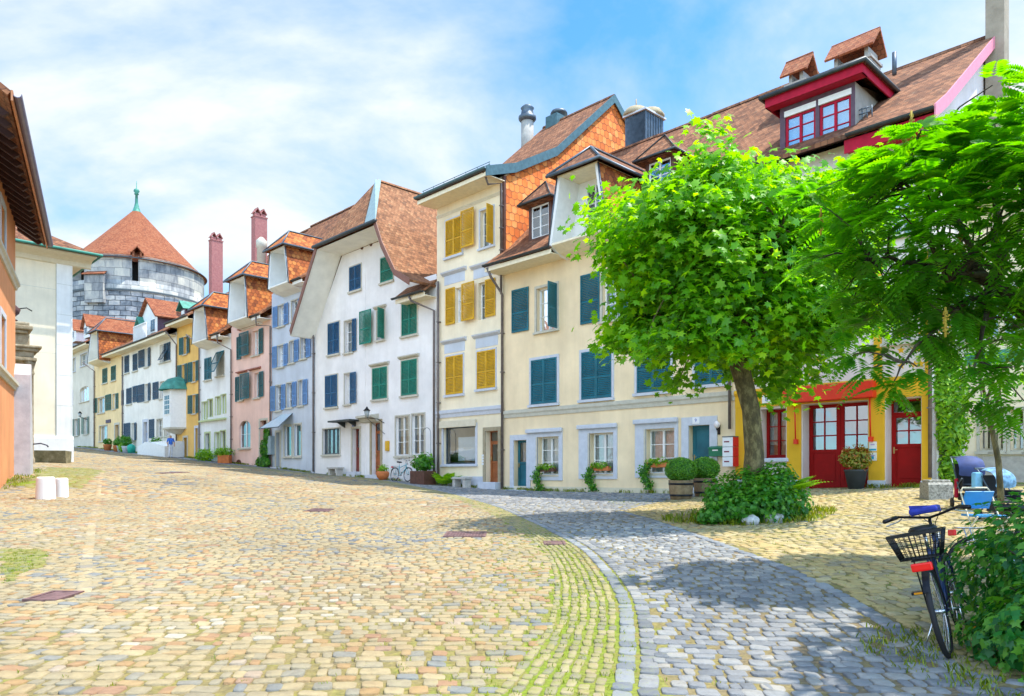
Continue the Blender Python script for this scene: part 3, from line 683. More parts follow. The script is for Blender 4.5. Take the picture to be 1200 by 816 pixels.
        if frame:
            q = MB(); zz = zg; q.box(x0-fw, x0-.003, -.04, .012, zz, z1).box(x1+.003, x1+fw, -.04, .012, zz, z1).box(x0-fw, x1+fw, -.04, .012, z1+.003, z1+fw); q.build('surround', frame, do)
        if hood: e = fw+.08; MB().prism([(-.02, z1+fw+.01), (-.12, z1+fw+.05), (-.26, z1+fw+.12), (-.26, z1+fw+.17), (-.02, z1+fw+.22)], x0-e, x1+e).build('lintel', hood, do)
        if step: MB().bbox(x0-fw, x1+fw, -.34, -.002, -1, z0-.02, .015).build('doorstep', step, do)
        return do
    def pipe(s, px, pt, pb, r=.05, y=-.11, pre=(), mat=PIPE, name='downpipe'):
        x, z1 = s.l(px, pt, y); z0 = s.l(px, pb, y)[1]
        pts = list(pre)+[(x, y, z1), (x, y, z0)]; m = MB().tube(pts, r, 8)
        for i in range(1, 5): zz = z0+(z1-z0)*i/5; m.box(x-r-.015, x+r+.015, y-r-.01, -.0, zz-.02, zz+.02)
        return s.part(m, name, mat)
    def band(s, z0, z1, p=.06, x0=None, x1=None, mat=SAND, name='cornice'):
        a = .0 if x0 is None else x0; b = s.w if x1 is None else x1; h = z1-z0
        return s.part(MB().prism([(.005, z0), (-p*.4, z0), (-p*.6, z0+h*.4), (-p, z0+h*.6), (-p, z1), (.005, z1+.02)], a+.003, b-.003), name, mat)
    def gutter(s, x0, x1, y, z, par, r=.075, mat=GUT):
        prof = [(y+r*math.cos(t), z+r*math.sin(t)) for t in [math.pi+i*math.pi/6 for i in range(7)]]
        prof2 = [(y+(r-.012)*math.cos(t), z+(r-.012)*math.sin(t)) for t in [2*math.pi-i*math.pi/6 for i in range(7)]]
        m = MB().prism(prof+prof2, x0, x1); return m.build('gutter', mat, par)
    def roof(s, pts, mat=T_BROWN, x0=-.02, x1=None, back=True, t=.10, soffit=SOFC, segs=None, gut=True, yb=None, zb=None, fascia=None):
        """pts: (y,z) of the street slope from eave to ridge"""
        x1 = s.w+.02 if x1 is None else x1; m = MB()
        prof = [(y, z) for y, z in pts]; yr, zr = prof[-1]
        ye2 = yb if yb is not None else yr+(yr-prof[0][0]); ze2 = zb if zb is not None else prof[0][1]
        full = prof+[(ye2, ze2)]
        low = []
        for i, (y, z) in enumerate(full): low.append((y, z-t*1.3))
        for (xa, xb) in (segs or [(x0, x1)]): m.prism(full+low[::-1], xa, xb)
        ro = s.part(m, 'roof', mat)
        for (xa, xb) in (segs or [(x0, x1)]):
            cap = MB()
            n = max(2, int((xb-xa)/.4)); st = (xb-xa)/n
            for i in range(n): cap.prism([(yr-.13, zr-.08), (yr-.09, zr+.03), (yr, zr+.075), (yr+.09, zr+.03), (yr+.13, zr-.08)], xa+i*st+.01, xa+(i+1)*st+.02)
            cap.build('ridge_tiles', mat, ro)
        if gut:
            for (xa, xb) in (segs or [(x0, x1)]): s.gutter(xa, xb, prof[0][0]-.05, prof[0][1]-.04, ro)
        if soffit:
            y0, z0 = prof[0]
            for (xa, xb) in (segs or [(x0, x1)]):
                q = MB(); q.box(xa+.01, xb-.01, y0+.03, y0+.06, z0-.30, z0-.13)
                q.box(xa+.01, xb-.01, y0+.062, -.002, z0-.28, z0-.25)
                q.build('soffit', soffit, ro)
        return ro
    def chimney(s, ro, x0, x1, y0, y1, z0, z1, mat, cap='slab', capm=None):
        m = MB(); m.m = 0; m.box(x0, x1, y0, y1, z0, z1); m.m = 1
        if cap == 'slab': m.box(x0-.06, x1+.06, y0-.06, y1+.06, z1, z1+.10)
        elif cap == 'tent':
            m.box(x0-.05, x1+.05, y0-.05, y1+.05, z1, z1+.08)
            m.m = 0
            for xx in (x0+.08, x1-.2): m.box(xx, xx+.12, y0+.06, y1-.06, z1+.08, z1+.40)
            m.m = 2; h = .75; yc = (y0+y1)/2
            m.slab([(x0-.15, y0-.18, z1+.36), (x1+.15, y0-.18, z1+.36), (x1+.15, yc, z1+.36+h), (x0-.15, yc, z1+.36+h)], .07)
            m.slab([(x0-.15, yc, z1+.36+h), (x1+.15, yc, z1+.36+h), (x1+.15, y1+.18, z1+.36), (x0-.15, y1+.18, z1+.36)], .07)
        elif cap == 'pots':
            m.box(x0-.04, x1+.04, y0-.04, y1+.04, z1, z1+.08)
            n = 2
            for i in range(n):
                yc = y0+(y1-y0)*(i+.5)/n; xc = (x0+x1)/2; h = .28
                for a in (-1, 1): m.slab([(xc-.28, yc+a*h, z1+.30), (xc+.28, yc+a*h, z1+.30), (xc+.28, yc, z1+.72), (xc-.28, yc, z1+.72)], .05)
                m.box(xc-.18, xc+.18, yc-.2, yc+.2, z1+.08, z1+.32)
        return m.build('chimney', [mat, capm or mat, T_RED], ro)
    # ---- hoisting dormer with flared white cheeks, tiled flank and half-hipped roof
    def hoist(s, LB, LT, RT, RB, apex, out=1.0, back=3.6, soft=None, tile=T_ORANGE, rooft=T_OROOF, win=None, inner=None, rise=None, flank=True):
        """LB, LT, RT, RB: photo points of the front opening's corners (in the plane y=-out); apex: photo point of the ridge's front end"""
        yo = -out
        (xlb, zlb), (xlt, zlt), (xrt, zrt), (xrb, zrb) = [s.l(px, py, yo) for px, py in (LB, LT, RT, RB)]
        z0 = (zlb+zrb)/2 if abs(zlb-zrb) < .6 else zlb; z1 = (zlt+zrt)/2
        inner = inner or WHITE; t = .14
        m = MB(); m.m = 0
        for xb_, xt_, sg in ((xlb, xlt, 1), (xrb, xrt, -1)):
            cols = [(yo, z0, 0), (yo, z1, 1), (back, z1, 1), (back, z0+2.2, .6), (.25, z0-.2, 0), (0.0, z0-.34, 0), (yo*.55, z0-.22, 0)]
            a = [(xb_+(xt_-xb_)*((z-z0)/(z1-z0) if z > z0 else 0), y, z) for y, z, _ in cols]; b = [(x+sg*t, y, z) for x, y, z in a]
            k = len(a); m.add(a+b, [list(range(k)), list(range(2*k-1, k-1, -1))]+[(i, (i+1) % k, k+(i+1) % k, k+i) for i in range(k)])
        # underside board and back wall of the recess
        m.m = 1; m.prism([(yo+.01, z0+.002), (yo*.55, z0-.215), (0.0, z0-.335), (.04, z0-.335), (.04, z0-.25), (yo*.55, z0-.13), (yo+.01, z0+.08)], xlb+t+.002, xrb-t-.002)
        do = m.build('dormer', [inner, soft or SOFC], s.e)
        b = MB()
        xa, xb = xlb+t, xrb-t; xa2, xb2 = xlt+t, xrt-t; yw = .05
        holes = []
        loops = [[Vector((xa, z0-.34, 0)), Vector((xb, z0-.34, 0)), Vector((xb2, z1, 0)), Vector((xa2, z1, 0))]]
        if win:
            w0, w1, h0, h1 = win; loops.append([Vector((w0, h0, 0)), Vector((w1, h0, 0)), Vector((w1, h1, 0)), Vector((w0, h1, 0))])
        tr = geometry.tessellate_polygon(loops); b.add([(v.x, yw, v.y) for lp in loops for v in lp], [list(q) for q in tr])
        b.build('recess_wall', inner, do, fix=False)
        if win:
            w0, w1, h0, h1 = win; q = MB(); t2 = .06; q.m = 0
            q.box(w0, w0+t2, yw, yw+.08, h0, h1).box(w1-t2, w1, yw, yw+.08, h0, h1).box(w0+t2, w1-t2, yw, yw+.08, h0, h0+t2).box(w0+t2, w1-t2, yw, yw+.08, h1-t2, h1)
            xc = (w0+w1)/2; q.box(xc-.03, xc+.03, yw, yw+.07, h0+t2, h1-t2)
            for r in (1, 2): zz = h0+(h1-h0)*r/3; q.box(w0+t2, xc-.03, yw+.01, yw+.06, zz-.014, zz+.014).box(xc+.03, w1-t2, yw+.01, yw+.06, zz-.014, zz+.014)
            q.m = 1; q.box(w0+t2, w1-t2, yw+.04, yw+.05, h0+t2, h1-t2); q.m = 2; q.box(w0, w1, yw+.12, yw+.13, h0, h1)
            q.build('window', [WHITE, GLASS, CURT], do)
        # ceiling
        MB().box(xlt, xrt, yo-.02, back, z1+.002, z1+.05).build('soffit', soft or SOFC, do)
        if flank:
            q = MB(); e = .03
            a = [(xrb+e, yo+.04, z0-.1), (xrt+e, yo+.04, z1), (xrt+e, back, z1), (xrb+e, back, z0-.1)]
            bb = [(x-.028, y, z) for x, y, z in a]; q.add(a+bb, [(0, 1, 2, 3), (7, 6, 5, 4), (0, 4, 5, 1), (1, 5, 6, 2), (2, 6, 7, 3), (3, 7, 4, 0)]); q.build('tiled_flank', tile, do)
            MB().tube([(xrb+.02, yo-.015, z0-.08), (xrt+.02, yo-.015, z1)], .035, 6).build('edge_flashing', LEAD, do); MB().tube([(xlb-.02, yo-.015, z0-.08), (xlt-.02, yo-.015, z1)], .03, 6).build('edge_flashing', LEAD, do)
        # half-hipped roof, ridge at right angles to the street
        xc = (xlt+xrt)/2; ov = .28
        ax, az = None, None
        for yy in np.arange(yo-.2, 2.5, .05):
            ax, az = s.l(apex[0], apex[1], yy)
            if ax <= xc: break
        ya = float(yy); zr = az if rise is None else z1+rise
        ze = z1+.06; yf = yo-ov
        L_, R_ = xlt-ov, xrt+ov
        q = MB()
        q.slab([(L_, yf, ze), (R_, yf, ze), (xc, ya, zr)], .08)
        q.slab([(R_, yf, ze), (R_, back+1.2, ze), (xc, back+1.2, zr), (xc, ya, zr)], .08)
        q.slab([(L_, back+1.2, ze), (L_, yf, ze), (xc, ya, zr), (xc, back+1.2, zr)], .08)
        ro = q.build('dormer_roof', rooft, do)
        q = MB().tube([(L_-.02, yf-.03, ze-.03), (R_+.02, yf-.03, ze-.03), (R_+.02, back+.6, ze-.03)], .06, 6); q.tube([(L_, yf, ze+.03), (xc, ya, zr+.04)], .05, 6); q.tube([(R_, yf, ze+.03), (xc, ya, zr+.04), (xc, back+1.2, zr+.04)], .05, 6)
        # (flashing and gutter round the dormer roof)
        q.build('roof_flashing', LEAD, do)
        return do, dict(xlb=xlb, xlt=xlt, xrt=xrt, xrb=xrb, z0=z0, z1=z1, zr=zr)
# ================================================================ THE ROW OF HOUSES, right to left
P_CREAM = plaster('cream_render', (.88,.70,.45), .13); P_CREAM2 = plaster('pale_cream_render', (.90,.78,.56), .12)
P_WHITE = plaster('white_render', (.84,.82,.80), .08); P_BLUE = plaster('blue_grey_render', (.58,.63,.70), .12)
P_PINK = plaster('pink_render', (.88,.60,.50), .12); P_PALE = plaster('pale_white_render', (.82,.84,.83), .1)
P_YEL = plaster('ochre_render', (.80,.50,.15), .12); P_FWHITE = plaster('far_white_render', (.82,.78,.70), .1)
P_YEL2 = plaster('light_ochre_render', (.82,.62,.33), .1); P_GREY = plaster('warm_grey_render', (.66,.62,.52), .15)
P_YGOLD = plaster('golden_yellow_render', (.78,.44,.03), .15); P_PWHITE = plaster('pinkish_white_render', (.76,.69,.66), .15)
P_ORANGE = plaster('orange_render', (.76,.33,.15), .14); P_STONEW = plaster('ivory_stone_facing', (.86,.74,.54), .14); P_LST = plaster('white_stone_facing', (.84,.81,.75), .2)
CHIMR = stonemat('reddish_brick_chimney', [(.3,(.30,.11,.11)),(.7,(.45,.20,.18))], 7, .4)
CHIMG = stonemat('grey_render_chimney', [(.3,(.30,.29,.27)),(.7,(.44,.42,.38))], 4, .3)
BAREC = stonemat('concrete_chimney', [(.3,(.26,.22,.17)),(.7,(.42,.36,.28))], 2.5, .4)

# ---------------- red-trimmed house with the golden ground floor
h = House('town_house', 'house with golden yellow ground floor, red double doors and crimson roof trim behind big trees', 862, 1092, mat=P_PWHITE)
H1 = h; zt = h.z(10.72)
def hz(px, py, y=0): return h.l(px, py, y)[1]
# openings of the recessed shopfront
h.door(940.7, 1017, 472, 572, RED, None, glassy=1, panels=1, leaves=2, cols=2, rows=3, gfrac=.56, d=.42, step=None)
d1 = h.door(1038, 1079.5, 467, 570, RED, None, glassy=1, panels=1, transom=.34, cols=2, rows=2, gfrac=.42, d=.42)
h.window(891, 921, 479, 537, RED, 2, 3, None, sill=LGREY, curtain=CURT, d=.40, frame_w=.09, cfrac=.72)
# upper windows, mostly behind the crowns
for a, b in ((905, 926), (1040, 1068)):
    h.window(a, b, 340, 400, WHITE, 2, 3, sur=SAND)
for a, b in ((900, 922), (965, 990), (1042, 1068)):
    h.window(a, b, 222, 275, WHITE, 2, 3, sur=SAND)
x0, x1, z0, z1 = h.rect(904, 927, 413, 424); MB().bbox(x0, x1, -.30, -.02, z0, z1, .02).build('window_box', ORED, h.e)
z5 = h.z(14.85)
h.wall([(0, zt), (h.w, zt)], [(0, zt), (5.0, z5-.1), (10.7, zt)])
# golden ground floor: piers and lintel standing proud of the wall, stone plinths
zl = hz(960, 463); zs = hz(980, 472)
for k, (a, b, nm) in enumerate(((863.5, 889, 'pier'), (922.5, 939.2, 'pier'), (1018.2, 1037, 'pier'), (1080.5, 1091.8, 'pier'))):
    xa, xb = h.l(a, 0)[0], h.l(b, 0)[0]
    if k == 0: xa = .01
    if k == 3: xb = h.w-.004
    MB().bbox(xa, xb, -.045, .41 if k else .1, .42, zs+.02, .012).build(nm, P_YGOLD, h.e)
    MB().bbox(xa-.02, xb+.02, -.075, .41 if k else .1, -.9, .42, .015).build('plinth', LGREY, h.e)
m = MB().box(0.005, h.w-.003, -.050, .0, zs+.021, zl+.12).prism([(0, zl+.12), (-.05, zl+.12), (-.12, zl+.22), (-.12, zl+.30), (0, zl+.34)], .005, h.w-.003)
m.build('lintel_band', P_YGOLD, h.e)
# golden pilasters and star ornaments on the first floor
for a, b in ((928.5, 938.5), (1024, 1034), (1084, 1091.5)):
    xa, xb = h.l(a, 0)[0], h.l(b, 0)[0]; MB().box(xa, xb, -.022, .0, zl+.345, zl+3.6).build('painted_pilaster', P_YGOLD, h.e)
stars = MB()
def star(mb, x, z, r):
    p = [(x+(r if i % 2 == 0 else r*.45)*math.sin(math.pi*i/5), z+(r if i % 2 == 0 else r*.45)*math.cos(math.pi*i/5)) for i in range(10)]
    mb.add([(a, -.006, b) for a, b in p]+[(a, .001, b) for a, b in p]+[(x, -.012, z)], [(i, (i+1) % 10, 20) for i in range(10)]+[(i, 10+i, 10+(i+1) % 10, (i+1) % 10) for i in range(10)])
for a in (885, 912, 936.5, 944, 1014.5, 1040, 1072, 1079):
    x = h.l(a, 0)[0]
    if any(abs(x-h.l(q, 0)[0]) < .42 for q in (933.5, 1029)): x += .35
    for i in range(4): star(stars, x, zl+.62+i*.42, .11)
tag(stars.build('star_ornament', P_YGOLD, h.e), kind='stuff')
# red awning cassette with its two arms
aw = MB(); xa, xb = h.l(918, 0, -.3)[0], h.l(1023.7, 0, -.3)[0]; za = h.l(970, 456, -.3)[1]; zb_ = h.l(970, 464, -.3)[1]
aw.bbox(xa, xb, -.36, -.06, zb_-.13, za+.14, .03)
awo = aw.build('awning', ORED, h.e)
for x in (xa+.30, xb-.14):
    q = MB().tube([(x, -.20, zb_-.05), (x, -.14, zb_-1.25)], .022, 6); q.box(x-.05, x+.05, -.18, -.05, zb_-1.34, zb_-1.2); q.build('awning_arm', ORED, awo)
# little signs and the house number
for a, y0_, y1_, c in ((1023, 517.6, 529, 0), (1023, 530.5, 540, 1)):
    x, z1_ = h.l(a, y0_, -.05); z0_ = h.l(a, y1_, -.05)[1]
    m = MB(); m.m = 0; m.box(x-.10, x+.10, -.062, -.046, z0_, z1_); m.m = 1; m.box(x-.095, x+.095, -.065, -.0622, z0_+.02, z0_+.07) if c == 0 else m.box(x-.05, x+.03, -.065, -.0622, z0_+.04, z0_+.12)
    m.m = 2; m.box(x-.06, x+.05, -.065, -.0622, z1_-.10, z1_-.07)
    m.build('notice', [WHITE, plain('turquoise_print', (.02,.35,.55), .5), plain('lilac_print', (.45,.35,.65), .5)], h.e)
def number(house, txt, px, py, y, bg, fg, sz=.16, w=.26, hh=.22):
    x, z = house.l(px, py, y); pl = MB().bbox(x-w/2, x+w/2, y-.012, y+.02, z-hh/2, z+hh/2, .006).build('number_plate', bg, house.e)
    c = bpy.data.curves.new('house_number', 'FONT'); c.body = txt; c.size = sz; c.align_x = 'CENTER'; c.align_y = 'CENTER'; c.extrude = .002
    o0 = bpy.data.objects.new('tmp', c); COL.objects.link(o0); me = bpy.data.meshes.new_from_object(o0.evaluated_get(bpy.context.evaluated_depsgraph_get())); bpy.data.objects.remove(o0); me.materials.clear(); me.materials.append(fg)
    o = bpy.data.objects.new('house_number', me); COL.objects.link(o); o.parent = pl; o.location = (x, y-.0145, z); o.rotation_euler = (R(90), 0, 0)
NUMW = plain('enamel_white', (.8,.8,.8), .3, var=.02); NUMB = plain('enamel_blue', (.02,.08,.45), .3, var=.05)
number(h, '8', 898.5, 468, -.055, NUMW, NUMB, .2, .3, .24)
# eave, roof
seg0 = h.l(997, 160, -.7)[0]
xs0 = h.l(1004, 100, 0)[0]
ro = h.roof([(-.7, zt+.0), (0.2, zt+.62), (5.0, z5)], T_BROWN, x0=-.02, x1=h.w+.28, yb=10.7, zb=zt, soffit=None, gut=False)
h.gutter(xs0, h.w+.28, -.76, zt-.04, ro, .08)
h.gutter(-.02, h.l(915, 150, 0)[0]-.3, -.76, zt-.04, ro, .08)
MB().box(xs0-.1, h.w+.25, -.62, -.58, zt-.50, zt-.14).box(xs0-.1, h.w+.25, -.578, -.005, zt-.42, zt-.38).build('eave_board', CRIM, ro)
MB().box(.0, xs0-3.2, -.62, -.58, zt-.50, zt-.14).box(.0, xs0-3.2, -.578, -.005, zt-.42, zt-.38).build('eave_board', CRIM, ro)
PINKB = plain('pink_barge_paint', (.75,.25,.33), .5, var=.06)
bg = MB()
for (ya_, za_, yb_, zb2) in ((-.75, zt+.0, .2, zt+.60), (.2, zt+.60, 5.0, z5-.02), (5.0, z5-.02, 10.75, zt-.02)):
    bg.add([(h.w+x, y, z+dz) for x in (.282, .32) for y, z, dz in ((ya_, za_, .02), (yb_, zb2, .02), (yb_, zb2, -.34), (ya_, za_, -.34))], [(0,1,2,3),(7,6,5,4),(0,4,5,1),(1,5,6,2),(2,6,7,3),(3,7,4,0)])
bg.build('bargeboard', PINKB, ro)
h.chimney(ro, h.w+.06, h.w+.56, 4.75, 5.3, z5-5.5, z5+5.2, BAREC)
a, b = h.l(979, 60, 4)[0]-0, h.l(1028, 60, 4)[0]
h.chimney(ro, a+.1, b, 3.4, 4.3, z5-1.6, h.l(1010, 73, 4)[1]-.25, CHIMG, 'tent')
a, b = h.l(927, 80, 4.2)[0], h.l(952, 80, 4.2)[0]
h.chimney(ro, a, b-.1, 3.8, 4.5, z5-1.6, h.l(940, 88, 4.2)[1]-.45, CHIMG, 'tent')
q = MB().tube([(h.w-2.1, 3.4, zt+3.2), (h.w-2.1, 3.4, zt+3.9)], .07, 8); q.build('vent_pipe', LEAD, ro)
sg = MB()
for i, dz in ((0, .0), (1, .13)): sg.tube([(xs0+.25, .28, zt+.86+dz), (h.w-2.2, .28, zt+.86+dz)], .018, 5)
for i in range(6): x = xs0+.3+(h.w-2.6-xs0)*i/5; sg.tube([(x, .32, zt+.62), (x, .28, zt+1.02)], .018, 5)
sg.build('snow_guard', LEAD, ro)
# crimson dormer
dx0, dx1 = h.l(914, 140, 0)[0], h.l(1002, 140, 0)[0]; dz0, dz1 = h.l(975, 168, 0)[1], h.l(960, 111, 0)[1]
m = MB(); DW = plain('plum_wood', (.10,.06,.085), .6, var=.2); GREYW = stonemat('weathered_board', [(.3,(.26,.25,.22)),(.7,(.38,.36,.31))], 3, .2)
ww = [h.l(920, 0)[0], h.l(955.5, 0)[0], h.l(960, 0)[0], h.l(997, 0)[0]]
zw0, zw1 = dz0+.12, h.l(958, 124)[1]
for a, b in ((dx0, ww[0]), (ww[1], ww[2]), (ww[3], dx1)): m.box(a, b, .0, .12, dz0, dz1)
for a, b in ((ww[0], ww[1]), (ww[2], ww[3])): m.box(a, b, 0, .12, dz0, zw0).box(a, b, 0, .12, zw1, dz1)
dm = m.build('dormer', DW, ro)
MB().prism([(.0+.01, dz0), (.01, dz1), (4.0, dz1), (4.0, dz0+2.4)], dx1-.1, dx1+.001).prism([(.01, dz0), (.01, dz1), (4, dz1), (4.0, dz0+2.4)], dx0-.001, dx0+.1).build('dormer_cheek', GREYW, dm)
for a, b in ((ww[0], ww[1]), (ww[2], ww[3])):
    q = MB(); q.m = 0
    q.box(a, a+.07, .05, .11, zw0, zw1).box(b-.07, b, .05, .11, zw0, zw1).box(a+.07, b-.07, .05, .11, zw0, zw0+.07).box(a+.07, b-.07, .05, .11, zw1-.07, zw1)
    xc = (a+b)/2; q.box(xc-.035, xc+.035, .04, .105, zw0+.07, zw1-.07)
    for r in (1, 2): zz = zw0+(zw1-zw0)*r/3; q.box(a+.07, b-.07, .06, .10, zz-.015, zz+.015)
    q.m = 1; q.box(a+.07, b-.07, .082, .086, zw0+.07, zw1-.07); q.m = 2; q.box(a, b, .17, .175, zw0, zw1); q.m = 3; q.box(a-.02, b+.02, -.02, .04, zw1-.01, zw1+.16)
    q.build('window', [CRIM, GLASS, CURT, WHITE], dm)
xa, xb, yf = dx0-.35, dx1+.4, -.42; ze = dz1+.02; xc = (xa+xb)/2
MB().box(xa+.05, xb-.05, yf+.08, .0, ze-.02, ze+.02).box(xa+.06, xb-.06, yf+.05, yf+.09, ze-.02, ze+.30).box(xb-.09, xb-.05, yf+.09, 4.2, ze-.02, ze+.30).box(xa+.05, xa+.09, yf+.09, 4.2, ze-.02, ze+.30).build('fascia', CRIM, dm)
zr = ze+.32; T_DR = tiles('mottled_red_tiles', [(0,(.24,.09,.07)),(.5,(.40,.17,.12)),(1,(.55,.30,.22))], .22, .19, .2, dist=.05)
q = MB(); yr = 1.6
q.slab([(xa, yf, zr), (xb, yf, zr), (xb-1.0, yr, zr+.52), (xa+1.0, yr, zr+.52)], .09).slab([(xb, yf, zr), (xb, 4.6, zr), (xb-1.0, 4.6, zr+.52), (xb-1.0, yr, zr+.52)], .09).slab([(xa, 4.6, zr), (xa, yf, zr), (xa+1.0, yr, zr+.52), (xa+1.0, 4.6, zr+.52)], .09).slab([(xa+1.0, yr, zr+.52), (xb-1.0, yr, zr+.52), (xb-1.0, 4.6, zr+.52), (xa+1.0, 4.6, zr+.52)], .09)
q.build('dormer_roof', T_DR, dm)
MB().tube([(xa, 4, zr-.05), (xa-.04, yf-.05, zr-.05), (xb+.04, yf-.05, zr-.05), (xb+.04, 4, zr-.05)], .07, 6).build('gutter', GUT, dm)
h.pipe(1090, 150, 560, .05, -.16)

# ---------------- cream house with teal shutters
h = House('town_house', 'cream house with teal shutters, orange tiled flank and white hoisting dormer behind the box balls', 590, 862, mat=P_CREAM)
H2 = h; ze = h.z(9.98); zc0, zc1 = h.l(655, 484)[1], h.l(655, 478)[1]
h.door(602.5, 617.4, 516, 573.5, TEAL, LGREY, .22, glassy=1, panels=1, gfrac=.45, step=LGREY)
w1 = h.window(631, 655, 512.5, 557, WHITE, 2, 3, sur=None, sill=None, d=.2)
w2 = h.window(692, 719, 508, 556, WHITE, 2, 3, sur=None, sill=None, d=.2)
w3 = h.window(758, 790.6, 503, 555, WHITE, 2, 3, sur=None, sill=None, d=.2)
for (a, b, t, bt), w in (((619, 659.5, 503, 563), w1), ((679, 723.7, 498, 561.5), w2), ((745, 795, 491.5, 560), w3)):
    X0, X1, Z0, Z1 = h.rect(a, b, t, bt); i0, i1, j0, j1 = h.rect(*{w1: (631, 655, 512.5, 557), w2: (692, 719, 508, 556), w3: (758, 790.6, 503, 555)}[w])
    q = MB().box(X0, i0-.02, -.05, .01, Z0, Z1).box(i1+.02, X1, -.05, .01, Z0, Z1).box(i0-.02, i1+.02, -.05, .01, j1+.02, Z1).box(i0-.02, i1+.02, -.05, .01, Z0, j0-.02)
    q.build('surround', LGREY, w)
    q = MB().box(i0-.14, i1+.02, -.052, .14, j0-.08, j0-.02).box(i0-.10, i0-.02, -.054, .10, j0-.02, j1+.02); q.build('sill', SAND, w)
    MB().bbox(X0-.03, X1+.03, -.16, -.051, Z1-.14, Z1+.02, .03).build('blind_box', LGREY, w)
d9 = h.door(807.5, 832, 498.5, 571, TEAL, LGREY, .28, glassy=0, panels=2, step=LGREY)
number(h, '9', 815.5, 493, -.045, NUMW, NUMB)
for (a, b, t, bt) in ((623, 653, 420.7, 473), (682, 717, 411, 467), (747, 786, 398, 459), (815, 853, 385, 450)): h.closed(a, b, t, bt, TEAL, sur=LGREY, sw=.11)
w = h.window(629, 653, 336, 387, WHITE, 2, 3, sur=SAND, sw=.10, sh=[('R', 84)], shm=TEAL)
h.sleaf(w, 600.5, 620, 338.5, 389, TEAL)
w = h.window(706, 732, 318, 374, WHITE, 2, 3, sur=SAND, sw=.1, sh=[('R', 8)], shm=TEAL); h.sleaf(w, 681, 703, 321, 379, TEAL)
h.window(775, 805, 300, 362, WHITE, 2, 3, sur=SAND, sw=.1, sh=[('L', 8), ('R', 8)], shm=TEAL)
xd0 = h.l(645, 289, -1)[0]; xd1 = h.l(711, 250, -1)[0]
h.wall([(0, ze), (h.w, ze)], [(0, ze), (6.0, h.z(16.2)), (13, ze)])
h.band(zc0-.05, zc1+.05, .09)
h.part(MB().box(.002, h.w-.002, -.02, .004, -1.2, .16), 'plinth', CREAMT)
ro = h.roof([(-1.0, ze), (.3, ze+.95), (6.0, h.z(16.3))], T_BROWN, yb=13, zb=ze, segs=[(-.12, xd0), (xd1, h.w)], soffit=SOFC)
h.roof([(.35, ze+.98), (6.0, h.z(16.28))], T_BROWN, yb=12.9, zb=ze, segs=[(xd0-.05, xd1+.05)], soffit=None, gut=False)
wd0 = h.l(686, 0)[0]; wd1 = h.l(708, 0)[0]
wz0, wz1 = h.l(695, 281)[1], h.l(695, 216)[1]
do, di = h.hoist((643, 289), (653.5, 209), (700.6, 190), (711, 238), (691.8, 175), 1.0, 4.0, win=(wd0, wd1, wz0, wz1), rooft=T_BROWN, rise=1.05)
q = MB(); n = 11
for i in range(n): x = di['xlb']+.9+(di['xrb']-di['xlb']-1.1)*i/(n-1); q.box(x-.025, x+.025, -.02, .0, wz0-.12, wz0+.72)
q.box(di['xlb']+.75, di['xrb']-.15, -.04, .01, wz0+.72, wz0+.80).box(di['xlb']+.75, di['xrb']-.15, -.03, .01, wz0-.18, wz0-.12); q.build('balustrade', WHITE, do)
# small hipped dormer beside the gable
def hipdormer(h, ro, px0, px1, pyt, pyb, y, body=DBROWN, frame=WHITE, rt=T_BROWN, ov=.25, rise=.7, depth=2.5, cols=2, rows=3, sidep=.14, roofover=.1):
    a, z1 = h.l(px0, pyt, y); b = h.l(px1, pyt, y)[0]; c = (px0+px1)/2; z0 = h.l(c, pyb, y)[1]; z1 = h.l(c, pyt, y)[1]
    q = MB(); q.box(a-sidep, a, y, y+depth, z0-.1, z1+.1).box(b, b+sidep, y, y+depth, z0-.1, z1+.1).box(a, b, y, y+.12, z1, z1+.1).box(a, b, y-.04, y+.12, z0-.1, z0)
    do = q.build('dormer', body, ro)
    q = MB(); q.m = 0; t = .06
    q.box(a, a+t, y+.04, y+.1, z0, z1).box(b-t, b, y+.04, y+.1, z0, z1).box(a+t, b-t, y+.04, y+.1, z0, z0+t).box(a+t, b-t, y+.04, y+.1, z1-t, z1)
    for i in range(1, cols): xx = a+(b-a)*i/cols; q.box(xx-.03, xx+.03, y+.035, y+.095, z0+t, z1-t)
    for i in range(1, rows): zz = z0+(z1-z0)*i/rows; q.box(a+t, b-t, y+.05, y+.09, zz-.014, zz+.014)
    q.m = 1; q.box(a+t, b-t, y+.068, y+.074, z0+t, z1-t); q.m = 2; q.box(a, b, y+.2, y+.21, z0, z1)
    q.build('window', [frame, GLASS, CURT], do)
    A, B, Y = a-sidep-ov, b+sidep+ov, y-ov-.1; zz = z1+.12; xc = (A+B)/2; yr = Y+(B-A)/2*.8
    q = MB(); q.slab([(A, Y, zz), (B, Y, zz), (xc, yr, zz+rise)], .07).slab([(B, Y, zz), (B, y+depth+.8, zz), (xc, y+depth+.8, zz+rise), (xc, yr, zz+rise)], .07).slab([(A, y+depth+.8, zz), (A, Y, zz), (xc, yr, zz+rise), (xc, y+depth+.8, zz+rise)], .07)
    q.box(A+.05, B-.05, Y+.05, y+depth, zz-.10, zz-.06)
    q.build('dormer_roof', rt, do)
    MB().tube([(A, y+depth, zz-.03), (A-.03, Y-.03, zz-.03), (B+.03, Y-.03, zz-.03), (B+.03, y+depth, zz-.03)], .05, 6).tube([(B, Y, zz+.02), (xc, yr, zz+rise+.03), (A, Y, zz+.02)], .03, 6).build('gutter', GUT, do)
    return do
hipdormer(h, ro, 622.5, 643, 240, 278, .35, rise=.9)
hipdormer(h, ro, 760, 786, 188, 214, 1.3, rise=.9, depth=3)
cx, cz = h.l(745, 150, 6.6); 
